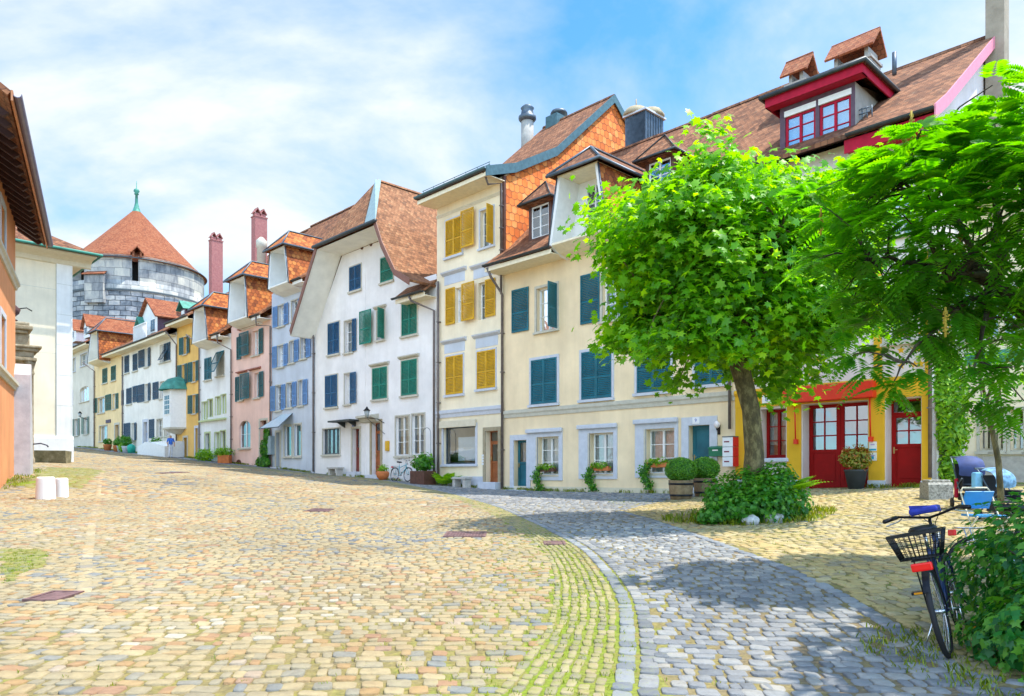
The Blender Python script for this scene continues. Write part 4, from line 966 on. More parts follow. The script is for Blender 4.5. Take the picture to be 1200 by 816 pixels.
m = MB(); m.m = 0; m.box(cx-.2, cx+.9, 6.1, 7.5, h.z(16.0), h.l(745, 141, 6.6)[1]); zt_ = h.l(745, 141, 6.6)[1]
for i in range(7): m.box(cx-.23, cx+.93, 6.1+i*.2, 6.13+i*.2, h.z(16.0), zt_)
m.m = 1; m.box(cx-.3, cx+1.0, 6.0, 7.6, zt_, zt_+.08); m.m = 2
m.lathe([(.62, zt_+.08), (.62, zt_+.2), (.45, zt_+.42), (.25, zt_+.48)], 12, (cx+.1, 6.5)); m.lathe([(.62, zt_+.08), (.62, zt_+.2), (.45, zt_+.42), (.25, zt_+.48)], 12, (cx+.5, 7.1)); m.tube([(cx+.1, 6.5, zt_+.4), (cx+.1, 6.5, zt_+.9)], .03, 6)
m.build('chimney', [LEAD, LGREY, STONEB], ro)
# gutter pipe swinging in to the party wall
h.pipe(588.5, 345, 573, .055, -.1, pre=[h.l(571, 318, -.98)[0:1]+(-.98, ze-.15), h.l(574, 330, -.9)[0:1]+(-.85, ze-.5)])
h.pipe(855, 170, 503, .05, -.12)
# wall lamp and mailboxes are the house's own fittings
x, z = h.l(843, 502, -.1)
m = MB(); m.m = 0; m.tube([(x-.06, 0, z-.05), (x-.06, -.16, z-.05), (x-.06, -.16, z)], .018, 6); m.box(x-.10, x-.02, -.03, 0, z-.2, z+.1); m.m = 1; m.lathe([(.03, z), (.09, z+.05), (.10, z+.15), (.05, z+.22), (.0, z+.23)], 10, (x-.06, -.16)); m.build('wall_lamp', [BLACK, plain('opal_glass', (.8,.72,.7), .3, var=.02)], h.e)
x0, x1, z0, z1 = h.rect(834.5, 852.5, 522.5, 535)
m = MB(); m.m = 0; m.bbox(x0, x1, -.22, -.02, z0, z1-.05, .01); m.add([(x0-.02, -.25, z1-.07), (x1+.02, -.25, z1-.07), (x1+.02, -.01, z1), (x0-.02, -.01, z1), (x0-.02, -.25, z1-.1), (x1+.02, -.25, z1-.1), (x1+.02, -.01, z1-.03), (x0-.02, -.01, z1-.03)], [(0,1,2,3),(7,6,5,4),(0,4,5,1),(1,5,6,2),(2,6,7,3),(3,7,4,0)]); m.m = 1; m.box(x0+.14, x0+.34, -.223, -.2195, z1-.17, z1-.13)
mo = m.build('letter_box', [plain('letterbox_green', (.004,.16,.08), .35, var=.1), WHITE], h.e)
x0, x1, z0, z1 = h.rect(853.8, 866, 512.5, 547)
m = MB(); m.m = 0; n = 3
for i in range(n):
    a = z0+(z1-z0)*i/n; b = z0+(z1-z0)*(i+1)/n-.015; m.m = 0; m.bbox(x0, x1, -.38, -.02, a, b, .008); m.m = 2; m.box(x0+.06, x0+.24, -.385, -.379, b-.16, b-.12); m.m = 1
    m.box(x1, x1+.014, -.38, -.02, a, b)
m.m = 3; m.box(x0-.01, x1+.01, -.39, -.01, z1-.01, z1+.02)
m.build('letter_box', [NUMW, plain('poppy_red_paint', (.60,.01,.02), .4, var=.05), plain('dark_red_slot', (.2,.005,.03), .4), LEAD], h.e)

# ---------------- narrow tall cream house, mustard shutters
h = House('town_house', 'tall narrow cream house with mustard yellow shutters and an orange tiled gable flank', 512, 589.6, mat=P_CREAM2)
H3 = h; ze = h.z(13.9); zr = h.z(19.8); zk = h.z(16.0)
zb0, zb1 = h.l(550, 487)[1], h.l(550, 480)[1]
for (a, b, t, bt) in ((523, 543, 417, 462), (559.5, 581, 411, 455)): h.closed(a, b, t, bt, MUST, sur=LGREY, sw=.07, hood=None)
w = h.window(533.8, 543.2, 337, 378, WHITE, 1, 3, sur=None, sill=False, d=.15); h.sleaf(w, 523, 533.6, 338, 380.5, MUST, ang=0)
w = h.window(560.5, 569, 331, 375, WHITE, 1, 3, sur=None, sill=False); h.sleaf(w, 569.3, 581, 327, 371, MUST)
o = h.sleaf(w, 544.5, 559, 332, 376, MUST, y=-.2)
h.closed(522.8, 541.7, 256.4, 299.3, MUST, sur=LGREY, sw=.07)
w = h.window(563, 578.5, 245, 289, WHITE, 2, 3, sur=LGREY, sw=.08, sh=[('R', 82)], shm=MUST); h.sleaf(w, 543.4, 558.5, 246.5, 290, MUST, y=-.2)
for (a, b, y) in ((519, 547, 321), (553, 583, 313), (519, 547, 402), (555.5, 586, 395)):
    x0, z0 = h.l(a, y); x1 = h.l(b, y)[0]; z0 = h.l((a+b)/2, y)[1]
    m = MB(); m.m = 0; m.prism([(0, z0), (-.05, z0+.03), (-.15, z0+.10), (-.17, z0+.16), (0, z0+.2)], x0, x1); m.m = 1; m.box(x0+.12, x1-.12, -.015, .002, z0-.42, z0)
    m.build('cornice', [LGREY, P_BLUE], h.e)
# shop window with blind box
w = h.window(520, 557.5, 500, 544, LEAD, 1, 1, sur=LGREY, sw=.12, d=.14, curtain=None)
x0, x1, z0, z1 = h.rect(533, 556, 512, 540); MB().box(x0, x1, .20, .21, z0, z1).build('paper_sheet', plain('white_paper', (.72,.78,.84), .8, var=.03), w)
MB().bbox(h.l(517, 0)[0], h.l(559, 0)[0], -.14, -.036, h.l(538, 501)[1], h.l(538, 493)[1], .02).build('blind_box', CREAMT, w)
h.door(569.4, 584, 505, 564.5, BROWN, STONEB, .16, glassy=1, panels=1, transom=.42, gfrac=.5, step=LGREY, d=.26)
m = MB(); x, z = h.l(566, 545, -.04)
for i in range(4): m.box(x-.08, x+.04, -.05, -.036, z+i*.12, z+i*.12+.09)
m.build('bell_panel', NUMW, h.e)
h.wall([(0, ze), (h.w, ze)], [(0, ze), (3.2, zk-.12), (7.33, zr-.12), (14.5, h.z(14.0))])
h.part(MB().box(.002, h.l(567, 0)[0], -.02, .002, -1.2, .55), 'plinth', LGREY)
h.band(zb0-.02, zb1+.05, .11, mat=LGREY); h.band(ze-.75, ze-.62, .05, mat=CREAMT)
ro = h.roof([(-1.05, ze+.02), (.6, ze+.62), (3.2, zk), (7.33, zr)], T_BROWN, x0=-.15, x1=h.w+.12, yb=14.8, zb=h.z(13.8), soffit=SOFC)
# orange tile-hung flank
y_ = [(0.02, h.z(9.2)), (.02, ze-.05), (3.2, zk-.16), (7.33, zr-.16), (14.4, h.z(14.0)), (14.4, h.z(9.2))]
h.part(MB().prism(y_, h.w+.001, h.w+.05), 'tile_hung_flank', T_GABLE)
h.part(MB().box(h.w-.02, h.w+.07, -.03, .10, h.z(10), ze), 'corner_board', DBROWN)
bg = MB()
pp = [(-1.1, ze+.02), (.6, ze+.62), (3.2, zk), (7.33, zr), (14.8, h.z(13.8))]
for (a, b) in zip(pp[:-1], pp[1:]): bg.add([(h.w+x, y, z+dz) for x in (.122, .17) for y, z, dz in ((a[0], a[1], .06), (b[0], b[1], .06), (b[0], b[1], -.36), (a[0], a[1], -.36))], [(0,1,2,3),(7,6,5,4),(0,4,5,1),(1,5,6,2),(2,6,7,3),(3,7,4,0)])
bg.build('bargeboard', TEALM, ro)
h.gutter(-.2, h.w+.16, -1.12, ze+.03, ro, .09, TEALM)
sg = MB()
for dz in (.1, .2): sg.tube([(-.1, -.75, ze+.18+dz), (h.w, -.75, ze+.18+dz)], .015, 5)
for i in range(7): x = -.05+h.w*i/6; sg.tube([(x, -.70, ze+.1), (x, -.75, ze+.4)], .015, 5)
sg.build('snow_guard', TEALM, ro)
cx, cy = h.l(618, 150, 6.3)[0], 6.3
m = MB(); zz = h.l(618, 143, 6.3)[1]; m.m = 0; m.lathe([(.33, h.z(17.5)), (.33, zz)], 14, (cx, cy)); m.m = 1; m.lathe([(.36, zz), (.47, zz+.12), (.47, zz+.25), (.36, zz+.3), (.30, zz+.62), (.36, zz+.7), (.2, zz+.85), (0, zz+.88)], 14, (cx, cy))
m.build('chimney', [CHIMG, LEAD], ro)
cx2 = h.l(655, 133, 7.6)[0]; zz = h.l(655, 139, 7.6)[1]
m = MB(); m.m = 0; m.box(cx2-.4, cx2+.4, 7.0, 8.3, h.z(18), zz); m.m = 1; m.lathe([(.34, zz), (.34, zz+.2), (.46, zz+.22), (.4, zz+.36), (.2, zz+.44), (0, zz+.46)], 14, (cx2, 7.6)); m.build('chimney', [TEALM, LEAD], ro)
h.pipe(587.2, 215, 345, .05, -.12, pre=[(h.l(566, 200, -1.05)[0], -1.0, ze-.1), (h.l(572, 208, -.7)[0], -.7, ze-.5)])
h.pipe(513.5, 330, 567, .05, -.12)

# ---------------- white house with the sweeping gable
h = House('town_house', 'white house with sweeping overhanging half-hipped gable, blue shutters left and green shutters right', 369, 511.5, mat=P_WHITE)
H4 = h
w = h.window(404, 413.5, 376, 413, WHITE, 1, 3, sur=SAND, sw=.06, sh=[('R', 5)], shm=BLUE); 
for (a, b, t, bt) in ((384.8, 398, 378.5, 415), (381.6, 395.8, 440, 477), (410, 423.4, 311.8, 340.3)): h.closed(a, b, t, bt, BLUE, sur=SAND, sw=.06)
h.window(404, 411, 438, 473.5, WHITE, 1, 3, sur=SAND, sw=.06, sh=[('R', 5, .62)], shm=BLUE)
for (a, b, t, bt, hd) in ((437, 454, 431, 467.5, 1), (471, 489, 422, 463, 1), (471.4, 489, 351, 392.5, 1)): h.closed(a, b, t, bt, GREEN, sur=SAND, sw=.08, hood=SAND)
w = h.window(442, 450.5, 364, 398, WHITE, 1, 3, sur=SAND, sw=.08, sh=[('R', 70, .5)], shm=GREEN, hood=SAND); h.sleaf(w, 425, 438.5, 364.5, 403.5, GREEN, y=-.22)
h.closed(446.5, 461, 301, 330, GREEN, sur=SAND, sw=.06, n=1)
h.window(378.5, 398.5, 502.5, 532.5, LEAD, 4, 1, sur=SAND, sw=.06, d=.12)
h.window(464, 479.5, 488, 534, WHITE, 2, 3, sur=SAND, sw=.07, curtain=CURT, cfrac=.5, d=.1); h.window(483, 497.5, 485.5, 533, WHITE, 2, 3, sur=SAND, sw=.07, cfrac=.5, d=.1)
h.door(413.2, 421.8, 502.5, 552.5, plain('red_brown_door', (.20,.045,.03), .5, var=.2), SAND, .12, glassy=1, panels=1, step=LGREY)
h.door(436, 446, 495.5, 556, BROWN, STONEB, .17, glassy=1, panels=1, transom=.4, step=LGREY)
x0, x1 = h.l(398, 0)[0], h.l(423.5, 0)[0]; zz = h.l(411, 495)[1]
h.part(MB().bbox(x0, x1, -.75, .0, zz, zz+.09, .02).prism([(-.0, zz-.28), (-.0, zz), (-.5, zz)], x0+.5, x0+.58).prism([(-.0, zz-.28), (-.0, zz), (-.5, zz)], x1-.6, x1-.52), 'canopy', GUT)
x0, x1 = h.l(425, 0)[0], h.l(444, 0)[0]; zz = h.l(435, 491)[1]; h.part(MB().prism([(0, zz-.2), (-.15, zz-.15), (-.25, zz), (-.45, zz+.05), (-.45, zz+.14), (0, zz+.24)], x0, x1), 'cornice', SAND)
# faceted bend of the front, made as a shallow pilaster line
xk = h.l(427, 0)[0]
top_l = (0, h.z(10.1))
vl = [h.l(342, 380, -1.5), h.l(370, 285, -1.5), h.l(440, 262, -1.5), h.l(463, 317, -1.5)]
xa_, za_ = vl[1]; xb_, zb_ = vl[2]; za_ = zb_ = (za_+zb_)/2
xr4, zr4 = vl[3]
ax, az = xb_-(xb_-xa_)*.45, h.z(16.55)
# wall outline meets the slopes' undersides
zsr = zr4
slL = (za_-vl[0][1])/(xa_-vl[0][0]); zL = lambda x: za_+(x-xa_)*slL
top = [(0, zL(0)-.15), (xa_+.15-(0), za_-.25), (xb_-.25, za_-.25), (xr4-.15, zsr-.1), (h.w, zsr-.1)]
h.wall(top, [(0, zsr-.2), (9, zsr-.2)])
h.part(MB().box(xk, xk+.12, -.02, .002, -1, za_-1.5), 'pilaster', P_WHITE); h.part(MB().box(xk+.125, h.w-.004, -.018, .002, -1.2, .35), 'plinth', P_WHITE)
# sweeping roof
m = MB(); yo = -1.5; yB = 11
lx, lz = vl[0]; ya = .3
kx, kz = xb_+.55, zb_-1.15     # kick points of the bell-cast right slope
ex, ez_ = xr4+1.15, zsr-.62
L0 = (lx-.25, zL(lx-.25)); 
m.slab([(L0[0], yo, L0[1]), (xa_, yo, za_), (xa_, yB, za_), (L0[0], yB, L0[1])], .12)
m.slab([(xa_, yo, za_), (ax, ya, az), (ax, yB, az), (xa_, yB, za_)], .12)
m.slab([(xa_, yo, za_), (xb_, yo, zb_), (ax, ya, az)], .12)
sw_ = [(xb_, zb_), (kx, kz), (xr4, zsr+.02), (ex, ez_)]
m.slab([(xb_, yo, zb_), (xb_, yB, zb_), (ax, yB, az), (ax, ya, az)], .12)
for p, q_ in zip(sw_[:-1], sw_[1:]): m.slab([(p[0], yo, p[1]), (q_[0], yo, q_[1]), (q_[0], yB, q_[1]), (p[0], yB, p[1])], .12)
T_BR2 = tiles('weathered_brown_tiles', [(0,(.11,.045,.025)),(.35,(.21,.09,.04)),(.65,(.30,.13,.06)),(1,(.40,.21,.10))], .19, .16, .25, lichen=(.30,.24,.15))
ro = m.build('roof', T_BR2, h.e)
# broad painted soffit under the left sweep, and trim
q = MB(); q.m = 0
q.add([(L0[0]+.02, yo+.03, zL(L0[0]+.02)-.27), (xa_+.06, yo+.03, za_-.20), (xa_+.06, .0, za_-.24), (L0[0]+.02, .0, zL(L0[0]+.02)-.27)], [(0, 1, 2, 3)])
q.add([(L0[0]-.02, yo+.02, zL(L0[0])+.0), (L0[0]-.02, yo+.02, zL(L0[0])-.27), (L0[0]-.02, yB, zL(L0[0])-.27), (L0[0]-.02, yB, zL(L0[0])+.0)], [(0, 1, 2, 3)])
q.add([(xa_+.06, yo+.03, za_-.20), (xb_-.02, yo+.03, zb_-.20), (xb_-.02, .0, zb_-.22), (xa_+.06, 0, za_-.24)], [(0, 1, 2, 3)])
q.add([(xb_-.02, yo+.03, zb_-.2), (kx-.06, yo+.03, kz-.16), (kx-.06, 0, kz-.16), (xb_-.02, 0, zb_-.22)], [(0, 1, 2, 3)])
q.add([(kx-.06, yo+.03, kz-.16), (xr4-.03, yo+.03, zsr-.14), (xr4-.03, 0, zsr-.14), (kx-.06, 0, kz-.16)], [(0, 1, 2, 3)])
q.build('soffit', SOFW, ro, fix=False)
BBP = plain('brown_barge_paint', (.22,.10,.07), .6); q = MB()
for p, q_ in zip([L0, (xa_, za_)], [(xa_, za_)]): q.add([(p[0], yo-.03, p[1]+.03), (q_[0], yo-.03, q_[1]+.03), (q_[0]+.10, yo-.03, q_[1]-.24), (p[0]+.14, yo-.03, p[1]-.2), (p[0], yo+.02, p[1]+.03), (q_[0], yo+.02, q_[1]+.03), (q_[0]+.10, yo+.02, q_[1]-.24), (p[0]+.14, yo+.02, p[1]-.2)], [(0,1,2,3),(7,6,5,4),(0,4,5,1),(1,5,6,2),(2,6,7,3),(3,7,4,0)])
q.build('bargeboard', BBP, ro); q = MB()
for p, q_ in zip(sw_[:-1], sw_[1:]): q.add([(p[0], yo-.03, p[1]+.03), (q_[0], yo-.03, q_[1]+.03), (q_[0]-.08, yo-.03, q_[1]-.24), (p[0]-.12, yo-.03, p[1]-.2), (p[0], yo+.02, p[1]+.03), (q_[0], yo+.02, q_[1]+.03), (q_[0]-.08, yo+.02, q_[1]-.24), (p[0]-.12, yo+.02, p[1]-.2)], [(0,1,2,3),(7,6,5,4),(0,4,5,1),(1,5,6,2),(2,6,7,3),(3,7,4,0)])
q.build('bargeboard', BBP, ro)
q = MB().tube([(xa_-.15, yo-.1, za_-.06), (xb_+.15, yo-.1, zb_-.06)], .09, 8); q.build('gutter', GUT, ro)
q = MB(); q.slab([(ax-.04, ya-.1, az+.03), (xa_+(xb_-xa_)*.84, yo-.03, za_+.06), (xb_+.02, yo-.03, za_+.06), (ax+.14, ya+.1, az+.04)], .05); q.build('ridge_flashing', plain('pale_zinc_flashing', (.30,.40,.40), .5, .3), ro)
q = MB(); 
for i in range(24): q.prism([(ax-.13, az-.06), (ax, az+.08), (ax+.13, az-.06)], ya+i*.44, ya+i*.44+.45, 'y')
q.build('ridge_tiles', T_BR2, ro)
# small round attic vents
q = MB()
for px, py in ((424.5, 287), (435, 283)): x, z = h.l(px, py); q.prism([(x+.16*math.cos(t), z+.26*math.sin(t)) for t in np.linspace(0, 2*math.pi, 14)[:-1]], -.03, .0, 'y')
q.build('vent', DBROWN, h.e)
# skylight in the right slope
def on(p, q_, u): return (p[0]+(q_[0]-p[0])*u, p[1]+(q_[1]-p[1])*u)
s1, s2 = on((ax, az), (xb_, zb_), .25), on((ax, az), (xb_, zb_), .85)
s1 = (s1[0]+.02, s1[1]+.06); s2 = (s2[0]+.02, s2[1]+.06)
q = MB(); q.m = 0; q.slab([(s1[0], 3.9, s1[1]), (s2[0], 3.9, s2[1]), (s2[0], 5.1, s2[1]), (s1[0], 5.1, s1[1])], .06)
t1, t2 = on(s1, s2, .1), on(s1, s2, .9); q.m = 1; q.slab([(t1[0]+.01, 4.02, t1[1]+.012), (t2[0]+.01, 4.02, t2[1]+.012), (t2[0]+.01, 4.98, t2[1]+.012), (t1[0]+.01, 4.98, t1[1]+.012)], .01)
q.build('skylight', [LEAD, plain('skylight_glass', (.25,.33,.38), .08, var=.1)], ro)
# pent roof on the right with its own gutter
px0, pz0 = h.l(463, 334, -.7); px1 = h.w
q = MB(); q.slab([(px0, -.75, zsr-.95), (px1, -.75, zsr-.95), (px1, .5, zsr+.05), (px0, .5, zsr+.05)], .09); pr = q.build('pent_roof', T_BR2, ro)
q = MB().box(px0+.02, px1-.01, -.70, -.66, zsr-1.25, zsr-1.05).box(px0+.02, px1-.01, -.658, -.0, zsr-1.2, zsr-1.16); q.build('soffit', SOFC, ro)
h.gutter(px0-.1, px1, -.82, zsr-.99, ro, .08)
xx, zz = h.l(479, 336, -.8); x2 = h.l(508.5, 362, -.12)[0]
h.part(MB().tube([(xx, -.80, zsr-1.1), (xx+.05, -.7, zsr-1.3), (x2, -.12, h.l(508.5, 364, -.12)[1]), (x2, -.12, h.l(508.5, 560, -.12)[1])], .055, 8), 'downpipe', PIPE)
m = MB(); m.m = 0; x, z = h.l(446, 493); m.tube([(x+.35, -.02, z-.15), (x+.2, -.3, z+.05), (x-.1, -.75, z+.1)], .02, 6); m.tube([(x+.4, -.02, z-.7), (x-.1, -.7, z+.05)], .014, 6)
m.m = 1; m.lathe([(.07, z+.12), (.15, z+.46)], 6, (x-.1, -.75)); m.m = 0; m.lathe([(.19, z+.46), (.05, z+.60), (.03, z+.66), (0, z+.67)], 6, (x-.1, -.75)); m.build('wall_lamp', [BLACK, plain('lantern_glass', (.35,.38,.38), .15)], h.e)
m = MB(); x, z = h.l(454.5, 522); m.bbox(x-.12, x+.16, -.10, -.0, z-.28, z+.22, .02); m.build('post_box', MUST, h.e)
number(h, '7', 413.8, 499, -.02, NUMB, NUMW, .18, .22, .22)
cx = h.l(478, 235, 8)[0]; m = MB(); m.lathe([(.3, h.z(14.5)), (.3, h.l(478, 234, 8)[1]-.2), (.36, h.l(478, 234, 8)[1]-.15), (.2, h.l(478, 234, 8)[1]+.2), (0, h.l(478, 234, 8)[1]+.25)], 12, (cx, 8)); m.build('chimney', CHIMG, ro)

# ---------------- blue-grey house
h = House('town_house', 'blue-grey house with light blue shutters and a glass canopy beside the climbing vine', 318.5, 368, mat=P_BLUE)
H5 = h; ze = h.l(350, 325, -.8)[1]
for (a, b, t, bt, L_, R_) in ((325.5, 333, 405, 430, 1, 1), (339.5, 345.5, 400, 425, 0, 1), (352.5, 359.3, 395, 420, 0, 1), (323.3, 330.2, 452, 481, 1, 1), (336.3, 343, 449, 477.5, 0, 1), (350, 355.5, 446, 475, 0, 1), (326.3, 333.5, 358, 382, 1, 1), (342, 350, 352, 376, 0, 1)):
    x0, x1, z0, z1 = h.rect(a, b, t, bt); sh = ([('L', 4, .52)] if L_ else [])+([('R', 4, .55)] if R_ else [])
    h.windowm(x0, x1, z0, z1, WHITE, 2, 3, SAND, .07, True, sh, SKYB)
h.window(333.5, 342, 499, 535, WHITE, 1, 1, sur=SAND, sw=.09, curtain=CURG, d=.1); h.window(345, 353, 497.5, 535, WHITE, 1, 1, sur=SAND, sw=.09, curtain=CURG, d=.1)
h.door(323.8, 328.3, 507, 547, plain('sage_green_door', (.10,.17,.12), .5), SAND, .14, glassy=1, panels=1, step=LGREY)
ze5 = ze
h.wall([(0, ze), (h.w, ze)], [(0, ze), (6, ze+4.9), (12, ze)])
def xr(px, y=-1.0): return h.l(px, 0, y)[0]
ro = h.roof([(-.8, ze), (.3, ze+.75), (6, ze+5.2)], T_BROWN, segs=[(xr(338), h.w)], soffit=SOFW)
h.roof([(.3, ze+.75), (6, ze+5.18)], T_BROWN, segs=[(0, xr(338)+.05)], soffit=None, gut=False)
h.hoist((314, 341), (316.6, 296), (334, 288.5), (338, 328), (339, 277.5), 1.0, 5.0, rooft=T_ORANGE, rise=1.2, soft=SOFW, inner=P_PALE)
x0, x1 = h.l(308, 0, -.9)[0], h.l(331, 0, -.9)[0]; zz = h.l(318, 500, -.6)[1]
m = MB(); m.m = 0; m.slab([(x0, -1.15, zz-.12), (x1, -1.15, zz-.12), (x1-.5, -.02, zz+.75), (x0+.7, -.02, zz+.75)], .03); m.m = 1; m.tube([(x0, -1.15, zz-.14), (x1, -1.15, zz-.14)], .03, 6).tube([(x0, -1.15, zz-.12), (x0+.7, 0, zz+.75)], .02, 6).tube([(x1, -1.15, zz-.12), (x1-.5, 0, zz+.75)], .02, 6)
m.build('canopy', [plain('frosted_glass', (.55,.66,.70), .25, var=.08), LEAD], h.e)
x, z = h.l(316, 533, -.2); h.part(MB().bbox(x-.3, x+.3, -.3, -.01, z, z+1.15, .02), 'meter_box', plain('pale_blue_grey_metal', (.30,.38,.42), .5))
h.pipe(367, 322, 553, .05, -.11)

# ---------------- pink house
h = House('town_house', 'pink house with dark teal shutters, arched ground floor window and white hoisting dormer', 271, 318, mat=P_PINK)
H6 = h; ze = h.l(303, 367, -.8)[1]
DT = plain('deep_teal_paint', (.006,.10,.11), .45, var=.15)
for (a, b, t, bt, w_l) in ((296, 304, 387.5, 416, 1), (298, 304.5, 437, 466, 1)):
    w = h.window(a, b, t, bt, WHITE, 2, 3, sur=None, sw=.06, sh=[('R', 5, .62)], shm=DT)
    if t < 400: h.sleaf(w, 278, 283, 395, 421.5, DT); h.sleaf(w, 284, 295, 390, 417.5, DT, y=-.25)
    else: h.sleaf(w, 276.3, 280.5, 442, 471, DT); h.sleaf(w, 285, 295.5, 438, 468, DT, y=-.25)
h.window(280.6, 285, 441, 469, WHITE, 1, 3, sur=None)
for (a, b, y) in ((281, 307, 384), (279, 290, 437), (293, 306, 433.5)):
    x0, x1 = h.l(a, 0)[0], h.l(b, 0)[0]; z = h.l((a+b)/2, y)[1]; h.part(MB().prism([(0, z), (-.2, z+.02), (-.2, z+.08), (0, z+.16)], x0, x1), 'lintel', plain('terracotta_lintel', (.33,.12,.08), .8))
h.window(280.5, 293.5, 493, 525, WHITE, 2, 2, sur=None, arch=.45, curtain=None, d=.12)
h.door(305, 313, 493, 545, DBROWN, SAND, .14, glassy=0, panels=2, step=LGREY)
x0, x1, z0, z1 = h.rect(276.5, 283.5, 538.5, 546); xc = (x0+x1)/2; r = (x1-x0)/2
h.part(MB().prism([(xc+r*math.cos(t), z0+.0+r*.9*math.sin(t)) for t in np.linspace(0, math.pi, 10)], -.03, .01, 'y'), 'cellar_hatch', DBROWN)
h.wall([(0, ze), (h.w, ze)], [(0, ze), (6, h.z(ROW.L(291, 300, 6)[1])-.15), (12, ze)])
zr67 = ROW.L(291, 300, 6)[1]
ro = h.roof([(-.8, ze), (.3, ze+.75), (6, h.z(zr67))], T_BROWN, segs=[(h.l(290, 0, -1)[0], h.w)], soffit=SOFW)
h.roof([(.3, ze+.75), (6, h.z(zr67)-.02)], T_BROWN, segs=[(0, h.l(290, 0, -1)[0]+.05)], soffit=None, gut=False)
h.hoist((266.6, 382), (269.6, 331), (287, 324), (290, 368), (294.6, 311), 1.0, 5.0, rooft=T_ORANGE, rise=1.3, soft=SOFW, inner=P_PALE)
x0, z1 = h.l(291, 256, 3.4); h.chimney(ro, x0+.5, x0+1.15, 3.4, 4.35, h.z(15), z1-.1, CHIMR, 'pots')
x0, z1 = h.l(301.5, 290, 1.5); m = MB(); m.lathe([(.3, h.z(14)), (.3, z1), (.36, z1+.05), (.36, z1+.5), (.1, z1+.75), (0, z1+.76)], 12, (x0, 1.8)); m.build('chimney', SAND, ro)
h.pipe(316.6, 382, 546, .05, -.11, pre=[(h.l(299.5, 367, -.85)[0], -.85, ze-.15), (h.l(300, 372, -.8)[0], -.78, ze-.7)])

# ---------------- pale house with green windows
h = House('town_house', 'pale white house with light green window frames left of the pink house', 234, 270.5, mat=P_PALE)
H7 = h; ze = h.l(250, 391, -.8)[1]; LG = plain('light_green_paint', (.48,.55,.28), .6, var=.08)
h.closed(240, 248, 419.5, 445, TEAL, n=2); w = h.closed(254, 263, 412, 440, TEAL, n=1, tilt=R(24))
for (a, b, t, bt) in ((237, 243, 471, 492), (243.6, 249.5, 468, 489), (252.5, 258.2, 465, 487), (259, 265, 462.5, 485)): h.window(a, b, t, bt, LG, 2, 1, sur=LG, sw=.04, sill=False, d=.12)
x0 = h.l(234, 0)[0]+.1; x1 = h.l(265.5, 0)[0]; z = h.l(250, 491.5)[1]; h.part(MB().box(x0, x1, -.16, .0, z-.12, z), 'sill', LG)
h.window(251.8, 257.5, 507, 532, LG, 2, 1, sur=LG, sw=.06, sill=LG); h.window(258.4, 264.5, 505, 531, LG, 2, 1, sur=LG, sw=.06, sill=LG)
h.door(240.6, 246, 508, 534.5, DGREEN, LG, .12, step=LGREY)
h.wall([(0, ze), (h.w, ze)], [(0, ze), (6, h.z(zr67)-.3), (12, ze)])
ro = h.roof([(-.8, ze), (.3, ze+.75), (6, h.z(zr67)-.15)], T_BROWN, segs=[(h.l(243, 0, -1)[0], h.w)], soffit=SOFW)
h.roof([(.3, ze+.75), (6, h.z(zr67)-.17)], T_BROWN, segs=[(0, h.l(243, 0, -1)[0]+.05)], soffit=None, gut=False)
h.hoist((225, 406), (227.5, 365), (239.6, 359), (243, 394), (250, 346), 1.0, 5.0, rooft=T_ORANGE, rise=1.3, soft=SOFW, inner=P_PALE)
x0, z1 = h.l(246, 284, 4.2); h.chimney(ro, x0+.5, x0+1.1, 3.9, 4.85, h.z(15), z1-.1, CHIMR, 'pots')
h.pipe(270.6, 410, 541, .05, -.11, pre=[(h.l(254, 392, -.85)[0], -.85, ze-.15), (h.l(254.5, 396, -.8)[0], -.78, ze-.7)])

# ---------------- ochre house with the bay
h = House('town_house', 'ochre house with dark teal shutters and a white bay window under a green copper dome', 207.5, 233.5, mat=P_YEL)
H8 = h; ze = h.l(215, 371, -.8)[1]
for (a, b, t, bt, s_) in ((226, 230, 424, 447, (('L', 6, .6), ('R', 6, .6))), (225.8, 230, 463, 484.5, (('L', 6, .6), ('R', 6, .6))), (215.5, 219.5, 395, 415, (('L', 6, .6), ('R', 6, .6))), (213.5, 217, 427.5, 450, (('L', 6, .6), ('R', 6, .6)))): h.window(a, b, t, bt, WHITE, 2, 3, sur=SAND, sw=.06, sh=s_, shm=DT)
h.door(229.3, 232.4, 502, 534, DGREEN, LGREY, .2); h.door(215.5, 219.5, 513, 533.5, DBROWN, SAND, .15)
h.wall([(0, ze), (h.w, ze)], [(0, ze), (6, ze+4.3), (12, ze)])
ro = h.roof([(-.9, ze), (.3, ze+.7), (6, ze+4.5)], T_BROWN, soffit=SOFC)
h.pipe(233.3, 405, 535, .05, -.11, pre=[(h.l(218, 392, -.85)[0], -.85, h.l(218, 392, -.85)[1])])
x, z0 = h.l(211.5, 507, 0); z1 = h.l(211.5, 458, 0)[1]; 
m = MB(); m.m = 0; r = 1.25
prof = [(x-1.45, 0), (x-1.0, -.95), (x+.6, -.95), (x+1.15, 0)]
m.prism(prof, z0+.35, z1, 'z'); m.m = 1; m.prism([(x-1.5, 0), (x-1.05, -1.02), (x+.65, -1.02), (x+1.2, 0)], z0+.22, z0+.35, 'z'); m.lathe([(.3, z0-.15), (.75, z0+.0), (1.1, z0+.22)], 10, (x-.2, 0), math.pi, 2*math.pi)
bay = m.build('bay_window', [WHITE, SAND], h.e)
m = MB(); m.m = 0; m.lathe([(1.5, z1), (1.42, z1+.12), (1.25, z1+.5), (.85, z1+.85), (.35, z1+1.02), (0, z1+1.08)], 12, (x-.15, 0), math.pi, 2*math.pi); m.build('bay_dome', VERD, bay)
m = MB(); zz0, zz1 = z0+1.3, z1-.4
